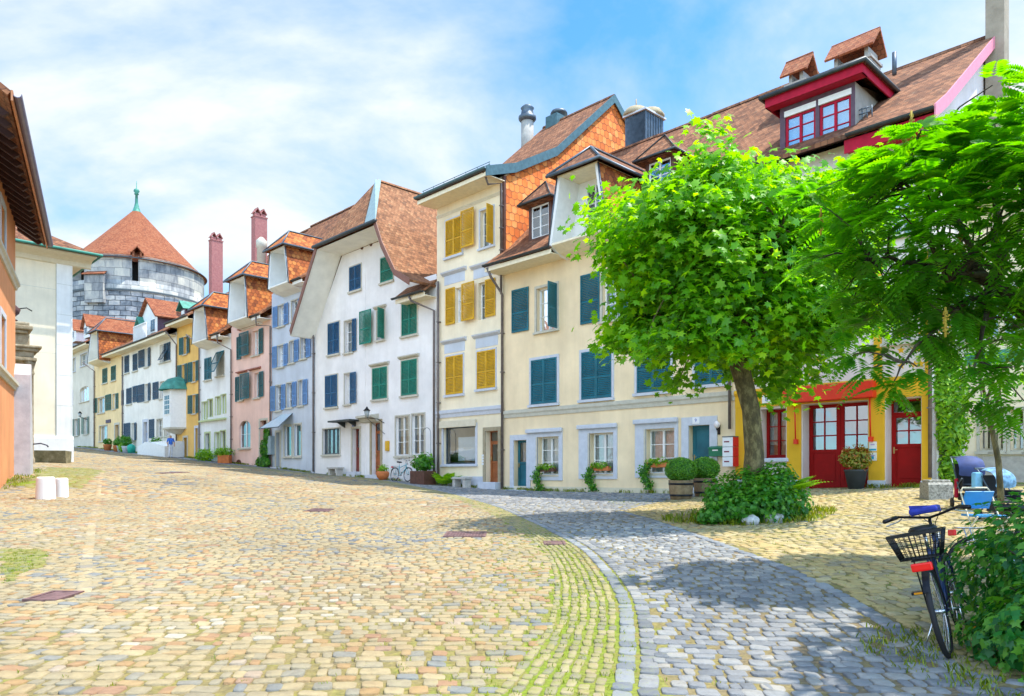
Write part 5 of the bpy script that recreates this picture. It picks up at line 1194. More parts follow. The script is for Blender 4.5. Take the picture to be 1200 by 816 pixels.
for (ax0, ax1, ay0, ay1) in ((x-.6, x+.5, -.97, -.97),):
    m.m = 0; m.box(ax0, ax1, -.99, -.951, zz0, zz1); m.m = 1
    for i in range(3):
        for j in range(4): a = ax0+.06+i*(ax1-ax0-.06)/3; b = a+(ax1-ax0-.06)/3-.06; c = zz0+.06+j*(zz1-zz0-.06)/4; m.box(a, b, -.996, -.991, c, c+(zz1-zz0-.06)/4-.05)
m.build('window', [WHITE, plain('dark_pane', (.05,.07,.09), .1)], bay)
dh = MB(); a, z1_ = h.l(212, 363, .6); b = h.l(217.5, 363, .6)[0]; z0_ = h.l(214.5, 373, .6)[1]
dh.m = 0; dh.box(a, b, .6, 3, z0_, z1_); dh.m = 1; dh.box(a+.2, b-.2, .56, .6, z0_+.3, z1_-.15); dh.m = 2; xc = (a+b)/2
dh.slab([(a-.3, .3, z1_-.1), (a-.3, 3.5, z1_-.1), (xc, 3.5, z1_+.6), (xc, .3, z1_+.6)], .06).slab([(b+.3, .3, z1_-.1), (xc, .3, z1_+.6), (xc, 3.5, z1_+.6), (b+.3, 3.5, z1_-.1)], .06)
dh.build('dormer', [DW, WHITE, VERD], ro)

# ---------------- long white house with navy shutters
h = House('town_house', 'long white house with navy shutters, gabled dormer balcony and white stair flank', 142.5, 207, mat=P_FWHITE)
H9 = h; ze = h.l(180, 392, -.9)[1]
for (a, b, t, bt, n) in ((146.4, 151.6, 417, 437, 1), (156, 161.4, 415, 434.5, 1), (192.5, 200, 402, 423, 2), (148.5, 154.7, 455, 473.5, 1), (193.5, 201, 446, 466.5, 2)): h.closed(a, b, t, bt, NAVY, n=n)
w = h.window(169.8, 174, 409, 430, WHITE, 1, 2, sur=None, sh=[('R', 6, .6)], shm=NAVY); h.sleaf(w, 162.7, 169.6, 410.5, 430.5, NAVY)
w = h.window(187, 191.5, 404, 425, WHITE, 1, 2, sur=None); leaf(w, *h.l(186, 410, -.4)[0:1], -.5, h.l(186, 425)[1], .9, 1.6, NAVY, 0, tilt=R(-28))
w = h.window(169.8, 174, 450, 470, WHITE, 1, 2, sur=None, sh=[('R', 6, .6)], shm=NAVY); h.sleaf(w, 161.4, 169.4, 451, 471.5, NAVY); h.sleaf(w, 156, 161, 452.5, 471.5, NAVY); h.sleaf(w, 142.8, 145.2, 457.5, 475, NAVY)
w = h.window(187, 192.5, 447, 467, WHITE, 1, 2, sur=None); h.sleaf(w, 179.5, 186, 448, 468, NAVY)
w = h.window(154, 158, 496, 516, WHITE, 1, 2, sur=None, sh=[('R', 6, .55)], shm=NAVY); h.sleaf(w, 145.5, 153, 496, 517.5, NAVY)
h.window(184, 190, 491.5, 512, WHITE, 2, 3, sur=SAND, sw=.08); w = h.window(193, 199, 489.5, 511, WHITE, 2, 3, sur=SAND, sw=.08); h.sleaf(w, 175.3, 181, 491.5, 513.5, NAVY)
h.door(168.5, 172.8, 494.8, 519.5, plain('bright_blue_paint', (.02,.12,.38), .4), LGREY, .25)
h.wall([(0, ze), (h.w, ze)], [(0, ze), (6, ze+4.6), (12, ze)])
ro = h.roof([(-.9, ze), (.3, ze+.75), (6, ze+4.8)], T_BROWN, soffit=SOFC)
# stair with white flank wall
xa, xb = h.l(165, 0, -1.2)[0], h.l(197, 0, -1.2)[0]; zt_ = h.l(170, 519, -1.2)[1]
m = MB(); m.m = 0; m.prism([(xa, -1.5), (xa, zt_-.3), (xa+1.9, zt_+.05), (xb, zt_+1.2-1.6), (xb, -1.5)], -1.45, -1.25, 'y'); m.prism([(xa, -1.5), (xa, zt_*.05), (xa+2.2, zt_), (xb, zt_), (xb, -1.5)], -1.25, -.01, 'y')
m.build('stair', [WHITE], h.e)
# gabled dormer with balcony rail
a, z1 = h.l(164.5, 372, .2); b = h.l(184.5, 369, .2)[0]; z1 = h.l(175, 371, .2)[1]; z0 = h.l(175, 392, .2)[1]; ap = z1+1.45; xc = (a+b)/2
m = MB(); m.m = 0; m.prism([(a, z0-.4), (b, z0-.4), (b, z1), (xc, ap), (a, z1)], .2, 5, 'y'); m.m = 1; m.box(b+.001, b+.03, .2, 5, z0-.4, z1)
do = m.build('dormer', [P_PALE, DW], ro)
MB().slab([(a-.4, -.1, z1-.3), (xc, -.1, ap+.12), (xc, 5.5, ap+.12), (a-.4, 5.5, z1-.3)], .12).slab([(b+.4, -.1, z1-.3), (b+.4, 5.5, z1-.3), (xc, 5.5, ap+.12), (xc, -.1, ap+.12)], .12).build('dormer_roof', T_RED, do)
m = MB(); m.m = 0; wx0, wx1 = h.l(177, 0, .2)[0], h.l(182.5, 0, .2)[0]; m.box(wx0, wx1, .15, .2, z0, z1-.35); m.m = 1; m.box(wx0+.07, (wx0+wx1)/2-.03, .14, .15, z0+.1, z1-.42).box((wx0+wx1)/2+.03, wx1-.07, .14, .15, z0+.1, z1-.42); m.build('window', [WHITE, plain('dark_pane', (.05,.07,.09), .1)], do)
m = MB(); bx0, bx1 = h.l(157, 0, -.6)[0], h.l(172, 0, -.6)[0]; bz = h.l(165, 399, -.6)[1]
for i in range(14): x = bx0+(bx1-bx0)*i/13; m.box(x-.03, x+.03, -.66, -.60, bz, bz+1.25)
m.box(bx0, bx1, -.68, -.58, bz+1.25, bz+1.33).box(bx0, bx1, -.68, -.58, bz, bz+.08).box(bx0, bx0+.05, -.6, .4, bz+1.2, bz+1.3); m.build('balcony_rail', WHITE, do)
m = MB(); x, z = h.l(166, 373, .1); m.slab([(x-.9, -.3, z-.9), (x, -.3, z+.1), (x, 1.5, z+.1), (x-.9, 1.5, z-.9)], .08).slab([(x+.9, -.3, z-.9), (x+.9, 1.5, z-.9), (x, 1.5, z+.1), (x, -.3, z+.1)], .08); m.build('porch_roof', VERD, do)
h.pipe(206.5, 404, 534, .05, -.11, pre=[(h.l(194, 388, -.85)[0], -.85, h.l(194, 388, -.85)[1])])
h.pipe(143.3, 418, 529, .06, -.11)

# ---------------- small ochre house
h = House('town_house', 'small light ochre house with green shutters and an orange tiled dormer flank', 110.5, 142.5, mat=P_YEL2)
H10 = h; ze = h.l(130, 411, -.8)[1]
h.closed(120.4, 126, 432, 449, DGREEN, n=1, hood=None); h.closed(130.5, 136, 429, 446, DGREEN, n=1)
w = h.window(114.5, 123, 466, 484, WHITE, 3, 1, sur=SAND, sw=.07); h.sleaf(w, 109.9, 113.8, 467, 484, DGREEN); h.sleaf(w, 124, 130.5, 462.5, 481, DGREEN)
w = h.window(132, 135.5, 462, 479.5, WHITE, 1, 1, sur=SAND, sw=.05); h.sleaf(w, 136, 139, 461, 479, DGREEN)
h.window(116.5, 126, 499, 517, WHITE, 3, 1, sur=SAND, sw=.08); h.door(135, 139.5, 498, 527.5, DBROWN, SAND, .2)
x0, x1, z0, z1 = h.rect(124.5, 130, 492, 495.8); h.part(MB().bbox(x0, x1, -.06, -.0, z0, z1, .01), 'signboard', plain('dark_purple_sign', (.05,.02,.06), .5))
h.wall([(0, ze), (h.w, ze)], [(0, ze), (6, ze+3.6), (12, ze)])
ro = h.roof([(-.8, ze), (.3, ze+.75), (6, ze+3.9)], T_BROWN, segs=[(h.l(116, 0, -1)[0], h.w)], soffit=SOFC)
h.roof([(.3, ze+.75), (6, ze+3.88)], T_BROWN, segs=[(0, h.l(116, 0, -1)[0]+.05)], soffit=None, gut=False)
h.hoist((102.5, 426), (106.5, 391), (114.5, 389), (115.5, 420), (124, 378), 1.0, 6.0, rooft=T_RED, rise=1.5, soft=SOFC, inner=P_PALE)
h.pipe(110.3, 435, 525, .06, -.11, pre=[(h.l(97, 425, -.9)[0], -.9, h.l(97, 425, -.9)[1])])

# ---------------- warm grey house at the far end
h = House('town_house', 'warm grey house with two gabled dormers at the far top of the street', 62, 110.3, mat=P_GREY)
H11 = h; ze = h.l(95, 402, -.8)[1]
for (a, b, t, bt) in ((85, 88.6, 420, 435.5), (94.5, 102.5, 414.5, 428.5), (82, 85.5, 458.5, 474.5), (69, 74, 425, 440)): h.window(a, b, t, bt, WHITE, 2, 2, sur=LGREY, sw=.08)
h.window(93.5, 104.5, 453, 470.5, WHITE, 4, 1, sur=None, arch=.35)
for (a, b, t, bt) in ((87, 92, 491, 510.5), (98.5, 103, 489, 508.5)): w = h.window(a, b, t, bt, WHITE, 2, 1, sur=None, sh=[('L', 5, .5), ('R', 5, .5)], shm=plain('grey_green_paint', (.18,.27,.22), .5))
h.wall([(0, ze), (h.w, ze)], [(0, ze), (6, ze+3.6), (12, ze)])
ro = h.roof([(-.8, ze), (.3, ze+.7), (6, ze+3.9)], T_RED, soffit=SOFC)
for (p0, p1, pt, pb, ap_) in ((98.3, 104, 382, 394, 368), (83, 89, 387, 399, 374)):
    a, z1 = h.l(p0, pt, .2); b = h.l(p1, pt, .2)[0]; z0 = h.l(p0, pb, .2)[1]; z1 = h.l((p0+p1)/2, pt, .2)[1]; ap = h.l((p0+p1)/2, ap_, .2)[1]; xc = (a+b)/2; m = MB(); m.m = 0
    m.prism([(a, z0-.3), (b, z0-.3), (b, z1), (xc, ap-.2), (a, z1)], .2, 4.5, 'y'); do = m.build('dormer', P_PALE, ro)
    MB().slab([(a-.3, -.1, z1-.2), (xc, -.1, ap), (xc, 5, ap), (a-.3, 5, z1-.2)], .1).slab([(b+.3, -.1, z1-.2), (b+.3, 5, z1-.2), (xc, 5, ap), (xc, -.1, ap)], .1).build('dormer_roof', T_RED, do)
    m = MB(); m.m = 0; m.box(xc-.5, xc+.5, .14, .2, z0+.05, z1-.1); m.m = 1; m.box(xc-.42, xc-.03, .13, .14, z0+.13, z1-.18).box(xc+.03, xc+.42, .13, .14, z0+.13, z1-.18); m.build('window', [WHITE, plain('dark_pane', (.05,.07,.09), .1)], do)
m = MB(); x, z = h.l(103.5, 489); m.m = 0; m.tube([(x, 0, z-.3), (x-.2, -.7, z)], .03, 6); m.m = 1; m.lathe([(.1, z), (.17, z+.35)], 6, (x-.2, -.7)); m.m = 0; m.lathe([(.20, z+.35), (.04, z+.55), (0, z+.56)], 6, (x-.2, -.7)); m.build('wall_lamp', [BLACK, plain('lantern_glass', (.35,.38,.38), .15)], h.e)
x0, z1 = h.l(144, 347, 9)

# ---------------- rooftops behind the far row
def back_house(label, p, rot, w, d, ze, zr, mat, rt, chim=None):
    e = thing('background_house', label, 'house', (p[0], p[1], gz(*p)), rot, None); zb = gz(*p)
    m = MB(); m.prism([(-w/2, -1), (w/2, -1), (w/2, ze-zb), (0, zr-zb-.1), (-w/2, ze-zb)], 0, d, 'y'); m.build('wall', mat, e)
    a = (zr-ze)/(w/2); ov = .5
    r = MB().slab([(-w/2-ov, -ov, ze-zb-ov*a), (0, -ov, zr-zb), (0, d+ov, zr-zb), (-w/2-ov, d+ov, ze-zb-ov*a)], .15).slab([(w/2+ov, -ov, ze-zb-ov*a), (w/2+ov, d+ov, ze-zb-ov*a), (0, d+ov, zr-zb), (0, -ov, zr-zb)], .15); ro = r.build('roof', rt, e)
    if chim:
        m = MB(); m.m = 0; m.box(chim-.45, chim+.45, .8, 1.7, ze-zb, zr-zb+.3); m.m = 1; m.box(chim-.55, chim+.55, .7, 1.8, zr-zb+.3, zr-zb+1.0); m.build('chimney', [P_CREAM2, T_RED], ro)
w0 = ROW.W(ROW.L(152, 400, 9)[0], 13)
back_house('cream gabled house showing behind the roofs left of the gabled dormer', (w0[0], w0[1]), ROW.a+R(50), 13, 10, 12.5, 19.0, P_CREAM2, T_RED, -4.6)
w0 = ROW.W(ROW.L(206, 380, 8)[0], 15)
back_house('cream gabled house with small peak showing above the copper dormer', (w0[0], w0[1]), ROW.a+R(48), 11, 12, 14.5, 18.7, P_CREAM2, T_RED)

# ---------------- house set back at the right edge
h = House('town_house', 'cream yellow house with pale window bands at the right edge behind the strollers', 1120, 1330, y=3.0, mat=P_CREAM2)
H12 = h
for (a, b) in ((1148, 1161), (1164, 1176), (1184, 1200), (1203, 1222)): h.window(a, b, 480, 528, CREAMT, 2, 2, sur=SAND, sw=.07, curtain=None, d=.12)
for (a, b) in ((1140, 1160), (1190, 1212)): h.window(a, b, 335, 395, WHITE, 2, 3, sur=LGREY, sw=.12, sh=[('L', 5), ('R', 5)], shm=plain('pale_blue_shutter', (.35,.5,.68), .5))
h.wall([(0, 8.2), (h.w, 8.2)], [(0, 8.2), (5, 10.8), (10, 8.2)])
h.part(MB().box(0.01, h.w-.01, -.05, -.0, -1.2, h.l(1170, 533)[1]-.05), 'plinth', stonemat('grey_stone_plinth', [(.3,(.36,.33,.30)),(.7,(.52,.49,.44))], 6, .4))
h.band(3.4, 3.75, .12, mat=VERD)
h.roof([(-.6, 8.2), (5, 11)], T_BROWN)
# ================================================================ LEFT SIDE
# ---------------- orange house close on the left
fx = (18-600)/F*25.0; fy = 25.0; ang = math.atan2(.877, -.48)
LF = Frame(fx-9.0*math.cos(ang), fy-9.0*math.sin(ang), ang)
h = House('corner_house', 'orange house with deep dark rafters at the left edge of the picture', 0, 0, frame=LF, mat=P_ORANGE, xl=0, xr=9.0)
HL = h; zE = h.z(9.9)
BUF = plain('pale_blue_window_paint', (.45,.55,.62), .5)
def lw(px0, px1, pyt, pyb):
    a = h.l(px1, 0)[0]
    return a
zs1a = h.l(21, 343)[1]; zs2a = h.l(15, 452)[1]
for (pt, pb) in ((238, 299), (368, 433)):
    x1 = h.l(5.5, 0)[0]; z1 = h.l(3, pt+3)[1]; z0 = h.l(3, pb)[1]
    for k in range(3): h.windowm(x1-1.15-k*2.6, x1-k*2.6, z0, z1, BUF, 2, 3, LGREY, .16, True, d=.12, curtain=CURT)
h.wall([(0, zE), (9, zE)], [(0, zE), (5, zE+3.4), (10, zE)])
h.band(zs1a-.12, zs1a+.12, .14, mat=SAND, name='string_course'); h.band(zs2a-.12, zs2a+.12, .14, mat=SAND, name='string_course')
# eave: line measured from the photo in a plane 1.35 m out
oy = -.85
q1 = LF.L(55, 281, oy); q0 = LF.L(5, 95, oy); ze_ = h.z(q1[1]-.12); xe = q1[0]
m = MB(); m.slab([(-2, oy, ze_), (xe+.0, oy, ze_), (xe, 5, ze_+4.2), (-2, 5, ze_+4.2)], .12).slab([(-2, 5, ze_+4.2), (xe, 5, ze_+4.2), (xe, 11, ze_), (-2, 11, ze_)], .12)
ro = m.build('roof', T_BROWN, h.e)
m = MB()
for i in range(18):
    x = xe-.25-i*.62
    s_ = (4.2)/(5-oy)
    m.add([(x+dx, y, ze_+(y-oy)*s_-dz) for dx in (0, .13) for y, dz in ((oy+.12, .13), (.0, .13), (.0, .36), (oy+.25, .32))], [(0,1,2,3),(7,6,5,4),(0,4,5,1),(1,5,6,2),(2,6,7,3),(3,7,4,0)])
m.build('rafters', plain('dark_rafter_wood', (.06,.028,.03), .7, var=.2), ro)
m = MB().box(-2, xe+.02, oy-.03, oy+.01, ze_-.2, ze_+.02); m.build('fascia', plain('orange_brown_board', (.48,.20,.09), .6), ro)
h.gutter(-2, xe+.03, oy-.10, ze_-.03, ro, .09, plain('violet_grey_gutter', (.16,.14,.22), .4, .3))
h.part(MB().box(-.01, 9.004, 0, .006, zE-.05, zE+1.0), 'wall_top', P_ORANGE)
# stone buttress at its corner
h.part(MB().prism([(8.55, -1.2), (10.2, -1.2), (9.12, h.l(14, 425)[1]), (8.95, h.l(14, 425)[1]+.1), (8.55, h.l(14, 425)[1]-.3)], -.45, .35, 'y'), 'buttress', stonemat('pale_buttress_stone', [(.3,(.42,.40,.42)),(.7,(.60,.57,.58))], 3, .3))

# ---------------- ivory stone hall behind it
a2 = math.atan2(.6947, .7193); D2 = 38.0; cx2, cy2 = (83-600)/F*D2, D2
SF = Frame(cx2-14*math.cos(a2), cy2-14*math.sin(a2), a2)
h = House('stone_hall', 'tall ivory stone building with green copper gutter behind the orange house', 0, 0, frame=SF, mat=P_STONEW, xl=0, xr=14.0)
HS = h; zE = h.l(83, 300)[1]
h.wall([(0, zE), (14, zE)], [(0, zE), (5, zE+.02), (12, zE)])
xp = h.l(66, 0)[0]
h.part(MB().box(xp, 14.02, -.06, .003, -1.2, zE-.3).box(13.98, 14.06, -.06, 1.2, -1.2, zE-.3), 'corner_pilaster', P_LST)
zp = h.l(60, 511)[1]
h.part(MB().prism([(.002, -1.2), (-.14, -1.2), (-.14, zp-.12), (-.08, zp), (.002, zp)], 0, 14.10), 'plinth', P_LST)
m = MB(); m.prism([(0, zE-.55), (-.10, zE-.5), (-.14, zE-.3), (-.3, zE-.2), (-.95, zE-.12), (-.95, zE), (0, zE)], 0, 14.9); m.box(14, 14.95, -.949, 11, zE-.12, zE-.002); m.build('cornice', CREAMT, h.e)
m = MB(); X1 = 15.05; Y1 = -1.05
m.slab([(-1, Y1, zE+.02), (X1, Y1, zE+.02), (X1-5.5, 4.5, zE+3.2), (-1, 4.5, zE+3.2)], .1).slab([(X1, Y1, zE+.02), (X1, 12, zE+.02), (X1-5.5, 7, zE+3.2), (X1-5.5, 4.5, zE+3.2)], .1)
ro = m.build('roof', T_BROWN, h.e)
MB().tube([(-1, Y1-.08, zE), (X1+.08, Y1-.08, zE), (X1+.08, 12, zE)], .07, 8).build('gutter', VERD, ro)
# joints of the facing stones
m = MB()
for i in range(1, 6): m.box(xp+.01, 14.025, -.064, -.0605, zp+i*(zE-zp)/6, zp+i*(zE-zp)/6+.018)
for z_ in (zp+(zE-zp)*.45, zp+(zE-zp)*.8): m.box(.2, xp-.02, -.004, -.0005, z_, z_+.015)
m.box(xp-.03, xp-.005, -.02, -.0005, zp, zE-.4); m.build('stone_joints', SAND, h.e)

# ---------------- carved portal between the two
e_w = (-.652*33.0, 33.0)  # px 26
zg_ = gz(*e_w); e = thing('carved_portal', 'weathered carved stone portal with column, ledges and dark urn beside the orange house', 'portal', (e_w[0], e_w[1], zg_), R(38))
ORN = stonemat('weathered_ornament_stone', [(.3,(.16,.12,.07)),(.5,(.34,.27,.17)),(.7,(.48,.42,.30))], 4, .7)
def pz(py, D=33.0): return EZ+(HY-py)/F*D-zg_
m = MB(); m.box(-.9, -.25, .0, .8, -.5, pz(418)); m.box(-.5, .12, .15, .7, -.5, pz(440)); m.build('jamb', ORN, e)
m = MB(); m.lathe([(.20, -.3), (.20, .2), (.155, .3), (.145, pz(440)), (.19, pz(438)), (.15, pz(434)), (.2, pz(428)), (.24, pz(424))], 14, (.25, -.25)); m.build('column', ORN, e)
m = MB()
for (z0, z1, o) in ((424, 420, .42), (420, 413, .30), (413, 409, .48), (409, 406, .62)): m.bbox(-1.2, .12+o*.9, -.3-o*.5, .9, pz(z0), pz(z1), .04)
m.bbox(-1.2, .25, -.25, .9, pz(406), pz(392), .06)
for (z0, z1, o) in ((392, 388, .28), (388, 383, .50), (383, 379, .35)): m.bbox(-1.3, -.05+o*.8, -.25-o*.5, .9, pz(z0), pz(z1), .05)
m.build('entablature', ORN, e)
m = MB().lathe([(.12, pz(379)), (.30, pz(376)), (.12, pz(374)), (.34, pz(368)), (.40, pz(363)), (.2, pz(358)), (.08, pz(352)), (0, pz(350))], 14, (-.45, .1)); m.build('urn', plain('dark_urn_stone', (.10,.05,.05), .8, var=.3), e)
m = MB().tube([(-.2, .0, pz(363)), (.15, -.1, pz(361)), (.35, -.1, pz(364))], .025, 5); m.build('iron_hook', BLACK, e)

# ---------------- fountain trough and pump
D3 = 35.5; p = ((57-600)/F*D3, D3); zg_ = gz(*p)
e = thing('fountain_trough', 'long mossy stone trough at the foot of the ivory stone building', 'trough', (p[0], p[1], zg_), R(20))
TRS = stonemat('mossy_trough_stone', [(.3,(.10,.09,.04)),(.55,(.24,.21,.12)),(.75,(.42,.38,.26))], 3, .5)
hw = 17.5/F*D3; zt = EZ+(HY-528.5)/F*D3-zg_
m = MB(); m.prism([(-.55, zt-.62), (.55, zt-.62), (.72, zt), (.60, zt), (.5, zt-.3), (-.5, zt-.3), (-.60, zt), (-.72, zt)], -hw, hw)
m.prism([(-.55, zt-.62), (.55, zt-.62), (.72, zt), (-.72, zt)], -hw-.12, -hw).prism([(-.55, zt-.62), (.55, zt-.62), (.72, zt), (-.72, zt)], hw, hw+.12); m.build('basin', TRS, e)
for sx in (-1, 1): MB().bbox(sx*hw*.6-.3, sx*hw*.6+.3, -.4, .4, -.3, zt-.62, .03).build('foot', LGREY, e)
MB().box(-hw+.02, hw-.02, -.55, .55, zt-.14, zt-.12).build('water', plain('trough_water', (.03,.05,.04), .05), e)
D4 = 32.; p = ((32.5-600)/F*D4, D4); zg_ = gz(*p)
e = thing('water_pump', 'dark iron water pump standing between buttress and trough', 'water pump', (p[0], p[1], zg_), R(10))
zt = EZ+(HY-509)/F*D4-zg_
PM = plain('dark_pump_iron', (.045,.035,.06), .5, .2, var=.3)
m = MB().lathe([(.20, -.1), (.20, .25), (.13, .32), (.13, zt*.45), (.19, zt*.48), (.19, zt*.72), (.12, zt*.78), (.16, zt*.82), (.09, zt*.9), (.03, zt), (0, zt+.02)], 14); m.build('pump_body', PM, e)
MB().tube([(.1, 0, zt*.66), (.5, 0, zt*.70), (.75, 0, zt*.64), (.8, 0, zt*.58)], .03, 6).build('spout', PM, e)
MB().tube([(-.1, 0, zt*.85), (-.15, 0, zt*1.05), (-.05, -.1, zt*1.3)], .025, 6).build('pump_handle', PM, e)

# ---------------- bollards
WP = plaster('whitewashed_stone', (.80,.79,.77), .3)
for i, (px, py, w_, hpx, lab) in enumerate(((47, 588, 21, 27, 'larger white round bollard, the left one of the pair on the cobbles'), (67.5, 586, 15, 23, 'smaller white round bollard tucked behind the larger one'))):
    p = g(px, py-2 if i == 0 else py-2.5); r = w_/2/F*p[1]; H_ = hpx/F*p[1]
    MB().lathe([(r*1.05, -.15), (r*1.02, .0), (r*.93, H_*.9), (r*.88, H_*.97), (r*.75, H_)], 24).build('bollard', WP, None, (p[0], p[1]+r, p[2]))
    o = bpy.context.scene.collection.objects[-1]; tag(o, lab, 'bollard', 'white stone bollards')

# ---------------- the round tower
TC = (-50.0, 100.0); TB = gz(*TC)
e = thing('round_tower', 'massive round stone tower with red conical roof and green spire above the far houses', 'tower', (TC[0], TC[1], TB), R(-27))
def tz(py, D): return EZ+(HY-py)/F*D-TB
rT = 8.35; Df = 92.
zt = tz(311, Df)+1.3; zring = tz(341, Df); Z0 = tz(395, Df)-2
def blockmat(name, stops, bw, bh, bump, mort=.05, mf=.6):
    m, nt, bs = newmat(name); uv = nd(nt, 'ShaderNodeUVMap')
    br = nd(nt, 'ShaderNodeTexBrick', offset=.5, i_Scale=1.0); br.inputs['Brick Width'].default_value = bw; br.inputs['Row Height'].default_value = bh; br.inputs['Mortar Size'].default_value = mort; br.inputs['Mortar Smooth'].default_value = .6
    br.inputs['Color1'].default_value = (.2,.2,.2,1); br.inputs['Color2'].default_value = (.9,.9,.9,1); br.inputs['Mortar'].default_value = (0,0,0,1); br.inputs['Bias'].default_value = 0
    wn = nd(nt, 'ShaderNodeTexNoise', i_Scale=.6, i_Detail=3.0); lk(nt, uv, 'UV', wn, 'Vector'); va = nd(nt, 'ShaderNodeVectorMath', operation='MULTIPLY_ADD'); lk(nt, wn, 'Color', va, 0); va.inputs[1].default_value = (.5,.35,0); lk(nt, uv, 'UV', va, 2); nt.links.new(va.outputs[0], br.inputs['Vector'])
    nz = nd(nt, 'ShaderNodeTexNoise', i_Scale=.9, i_Detail=10.0, i_Roughness=.72); mpp = nd(nt, 'ShaderNodeMapping'); mpp.inputs['Scale'].default_value = (1, .4 if mort < .03 else .9, 1); lk(nt, uv, 'UV', mpp, 'Vector'); lk(nt, mpp, 'Vector', nz, 'Vector')
    rp = ramp(nt, stops); f = math_n(nt, 'MULTIPLY_ADD', nd_fac(br, nt), .35, math_n(nt, 'MULTIPLY', nz.outputs['Fac'], .8)); nt.links.new(f, rp.inputs['Fac'])
    mg = nd(nt, 'ShaderNodeMix', data_type='RGBA'); nt.links.new(math_n(nt, 'MULTIPLY', br.outputs['Fac'], mf), mg.inputs['Factor']); nt.links.new(rp.outputs['Color'], mg.inputs[6]); mg.inputs[7].default_value = (.05,.055,.06,1)
    nt.links.new(mg.outputs[2], bs.inputs['Base Color'])
    hgt = math_n(nt, 'MULTIPLY_ADD', nz.outputs['Fac'], .5, math_n(nt, 'SUBTRACT', 1.0, br.outputs['Fac']))
    b = nd(nt, 'ShaderNodeBump', i_Strength=1.0, i_Distance=bump); nt.links.new(hgt, b.inputs['Height']); lk(nt, b, 'Normal', bs, 'Normal'); bs.inputs['Roughness'].default_value = .9
    return m
def nd_fac(br, nt):
    s = nd(nt, 'ShaderNodeSeparateColor'); lk(nt, br, 'Color', s, 'Color'); return s.outputs[0]
TS1 = blockmat('rusticated_tower_stone', [(.28,(.02,.03,.04)),(.44,(.10,.125,.15)),(.6,(.27,.29,.31)),(.8,(.52,.51,.47))], 1.25, .62, .2, .045, .5)
TS2 = blockmat('smooth_tower_stone', [(.32,(.07,.08,.09)),(.46,(.19,.20,.21)),(.60,(.36,.36,.34)),(.8,(.60,.56,.46))], 1.9, 1.0, .05, .02, .35)
def ring_uv(o, r):
    me = o.data; l = me.uv_layers[0]
    for p in me.polygons:
        an = [math.atan2(me.vertices[me.loops[i].vertex_index].co.y, me.vertices[me.loops[i].vertex_index].co.x) for i in p.loop_indices]
        if max(an)-min(an) > math.pi: an = [a if a > 0 else a+2*math.pi for a in an]
        for i, a in zip(p.loop_indices, an): l.data[i].uv = (a*r, me.vertices[me.loops[i].vertex_index].co.z)
o = MB().lathe([(rT+.35, -2), (rT+.25, Z0), (rT+.08, zring)], 72, capt=False).build('lower_wall', TS1, e); ring_uv(o, rT)
o = MB().lathe([(rT+.25, zring), (rT+.28, zring+.12), (rT+.25, zring+.24)], 72, capb=False, capt=False).build('string_course', plain('dark_ring_stone', (.08,.10,.11), .8), e)
# upper wall with gun openings, built as angular pieces
m = MB(); N = 72; op = {52, 53, 54, 55, 64, 72, 73, 79, 30, 20, 10}; zo = zt-3.1
m.lathe([(rT, zring), (rT, zo)], N, capb=False, capt=True)
for k in range(N):
    if k in op: continue
    a0, a1 = 2*math.pi*k/N, 2*math.pi*(k+1)/N
    P = [(rT*math.cos(a0), rT*math.sin(a0)), (rT*math.cos(a1), rT*math.sin(a1)), ((rT-1.4)*math.cos(a1), (rT-1.4)*math.sin(a1)), ((rT-1.4)*math.cos(a0), (rT-1.4)*math.sin(a0))]
    m.add([(x, y, zo) for x, y in P]+[(x, y, zt) for x, y in P], [(0,1,5,4), (3,7,6,2), (4,5,6,7)]+([(0,4,7,3)] if (k-1) % N in op else [])+([(1,2,6,5)] if (k+1) % N in op else []))
o = m.build('upper_wall', TS2, e); ring_uv(o, rT)
MB().lathe([(rT-1.6, zring), (rT-1.6, zt)], 48).build('inner_wall', plain('dark_timber_loft', (.02,.018,.016), .9), e)
ap = tz(247, 100); rE = rT+.35
prof = [(rE, zt-.35), (rE-1.3, zt+.75), (rE*.55, zt+(ap-zt)*.42), (.45, ap-.1)]
o = MB().lathe(prof, 96, capb=True).build('roof', T_RED, e); 
me = o.data; l = me.uv_layers[0]
for p_ in me.polygons:
    an = [math.atan2(me.vertices[me.loops[i].vertex_index].co.y, me.vertices[me.loops[i].vertex_index].co.x) for i in p_.loop_indices]
    if max(an)-min(an) > math.pi: an = [a if a > 0 else a+2*math.pi for a in an]
    for i, a in zip(p_.loop_indices, an): l.data[i].uv = (a*5.5, me.vertices[me.loops[i].vertex_index].co.z*1.35)
MB().lathe([(rE+.02, zt-.40), (rE+.06, zt-.33), (rE-.1, zt-.2)], 72, capb=False, capt=False).build('roof_edge', GUT, o)
sp = MB().lathe([(.95, ap-.85), (.5, ap-.1), (.30, ap+.5), (.20, ap+1.0), (.16, ap+2.1), (.30, ap+2.15), (.22, ap+2.35), (.38, ap+2.55), (.30, ap+2.8), (.06, ap+2.95), (.03, ap+3.9), (0, ap+3.95)], 16); sp.build('spire', VERD, o)
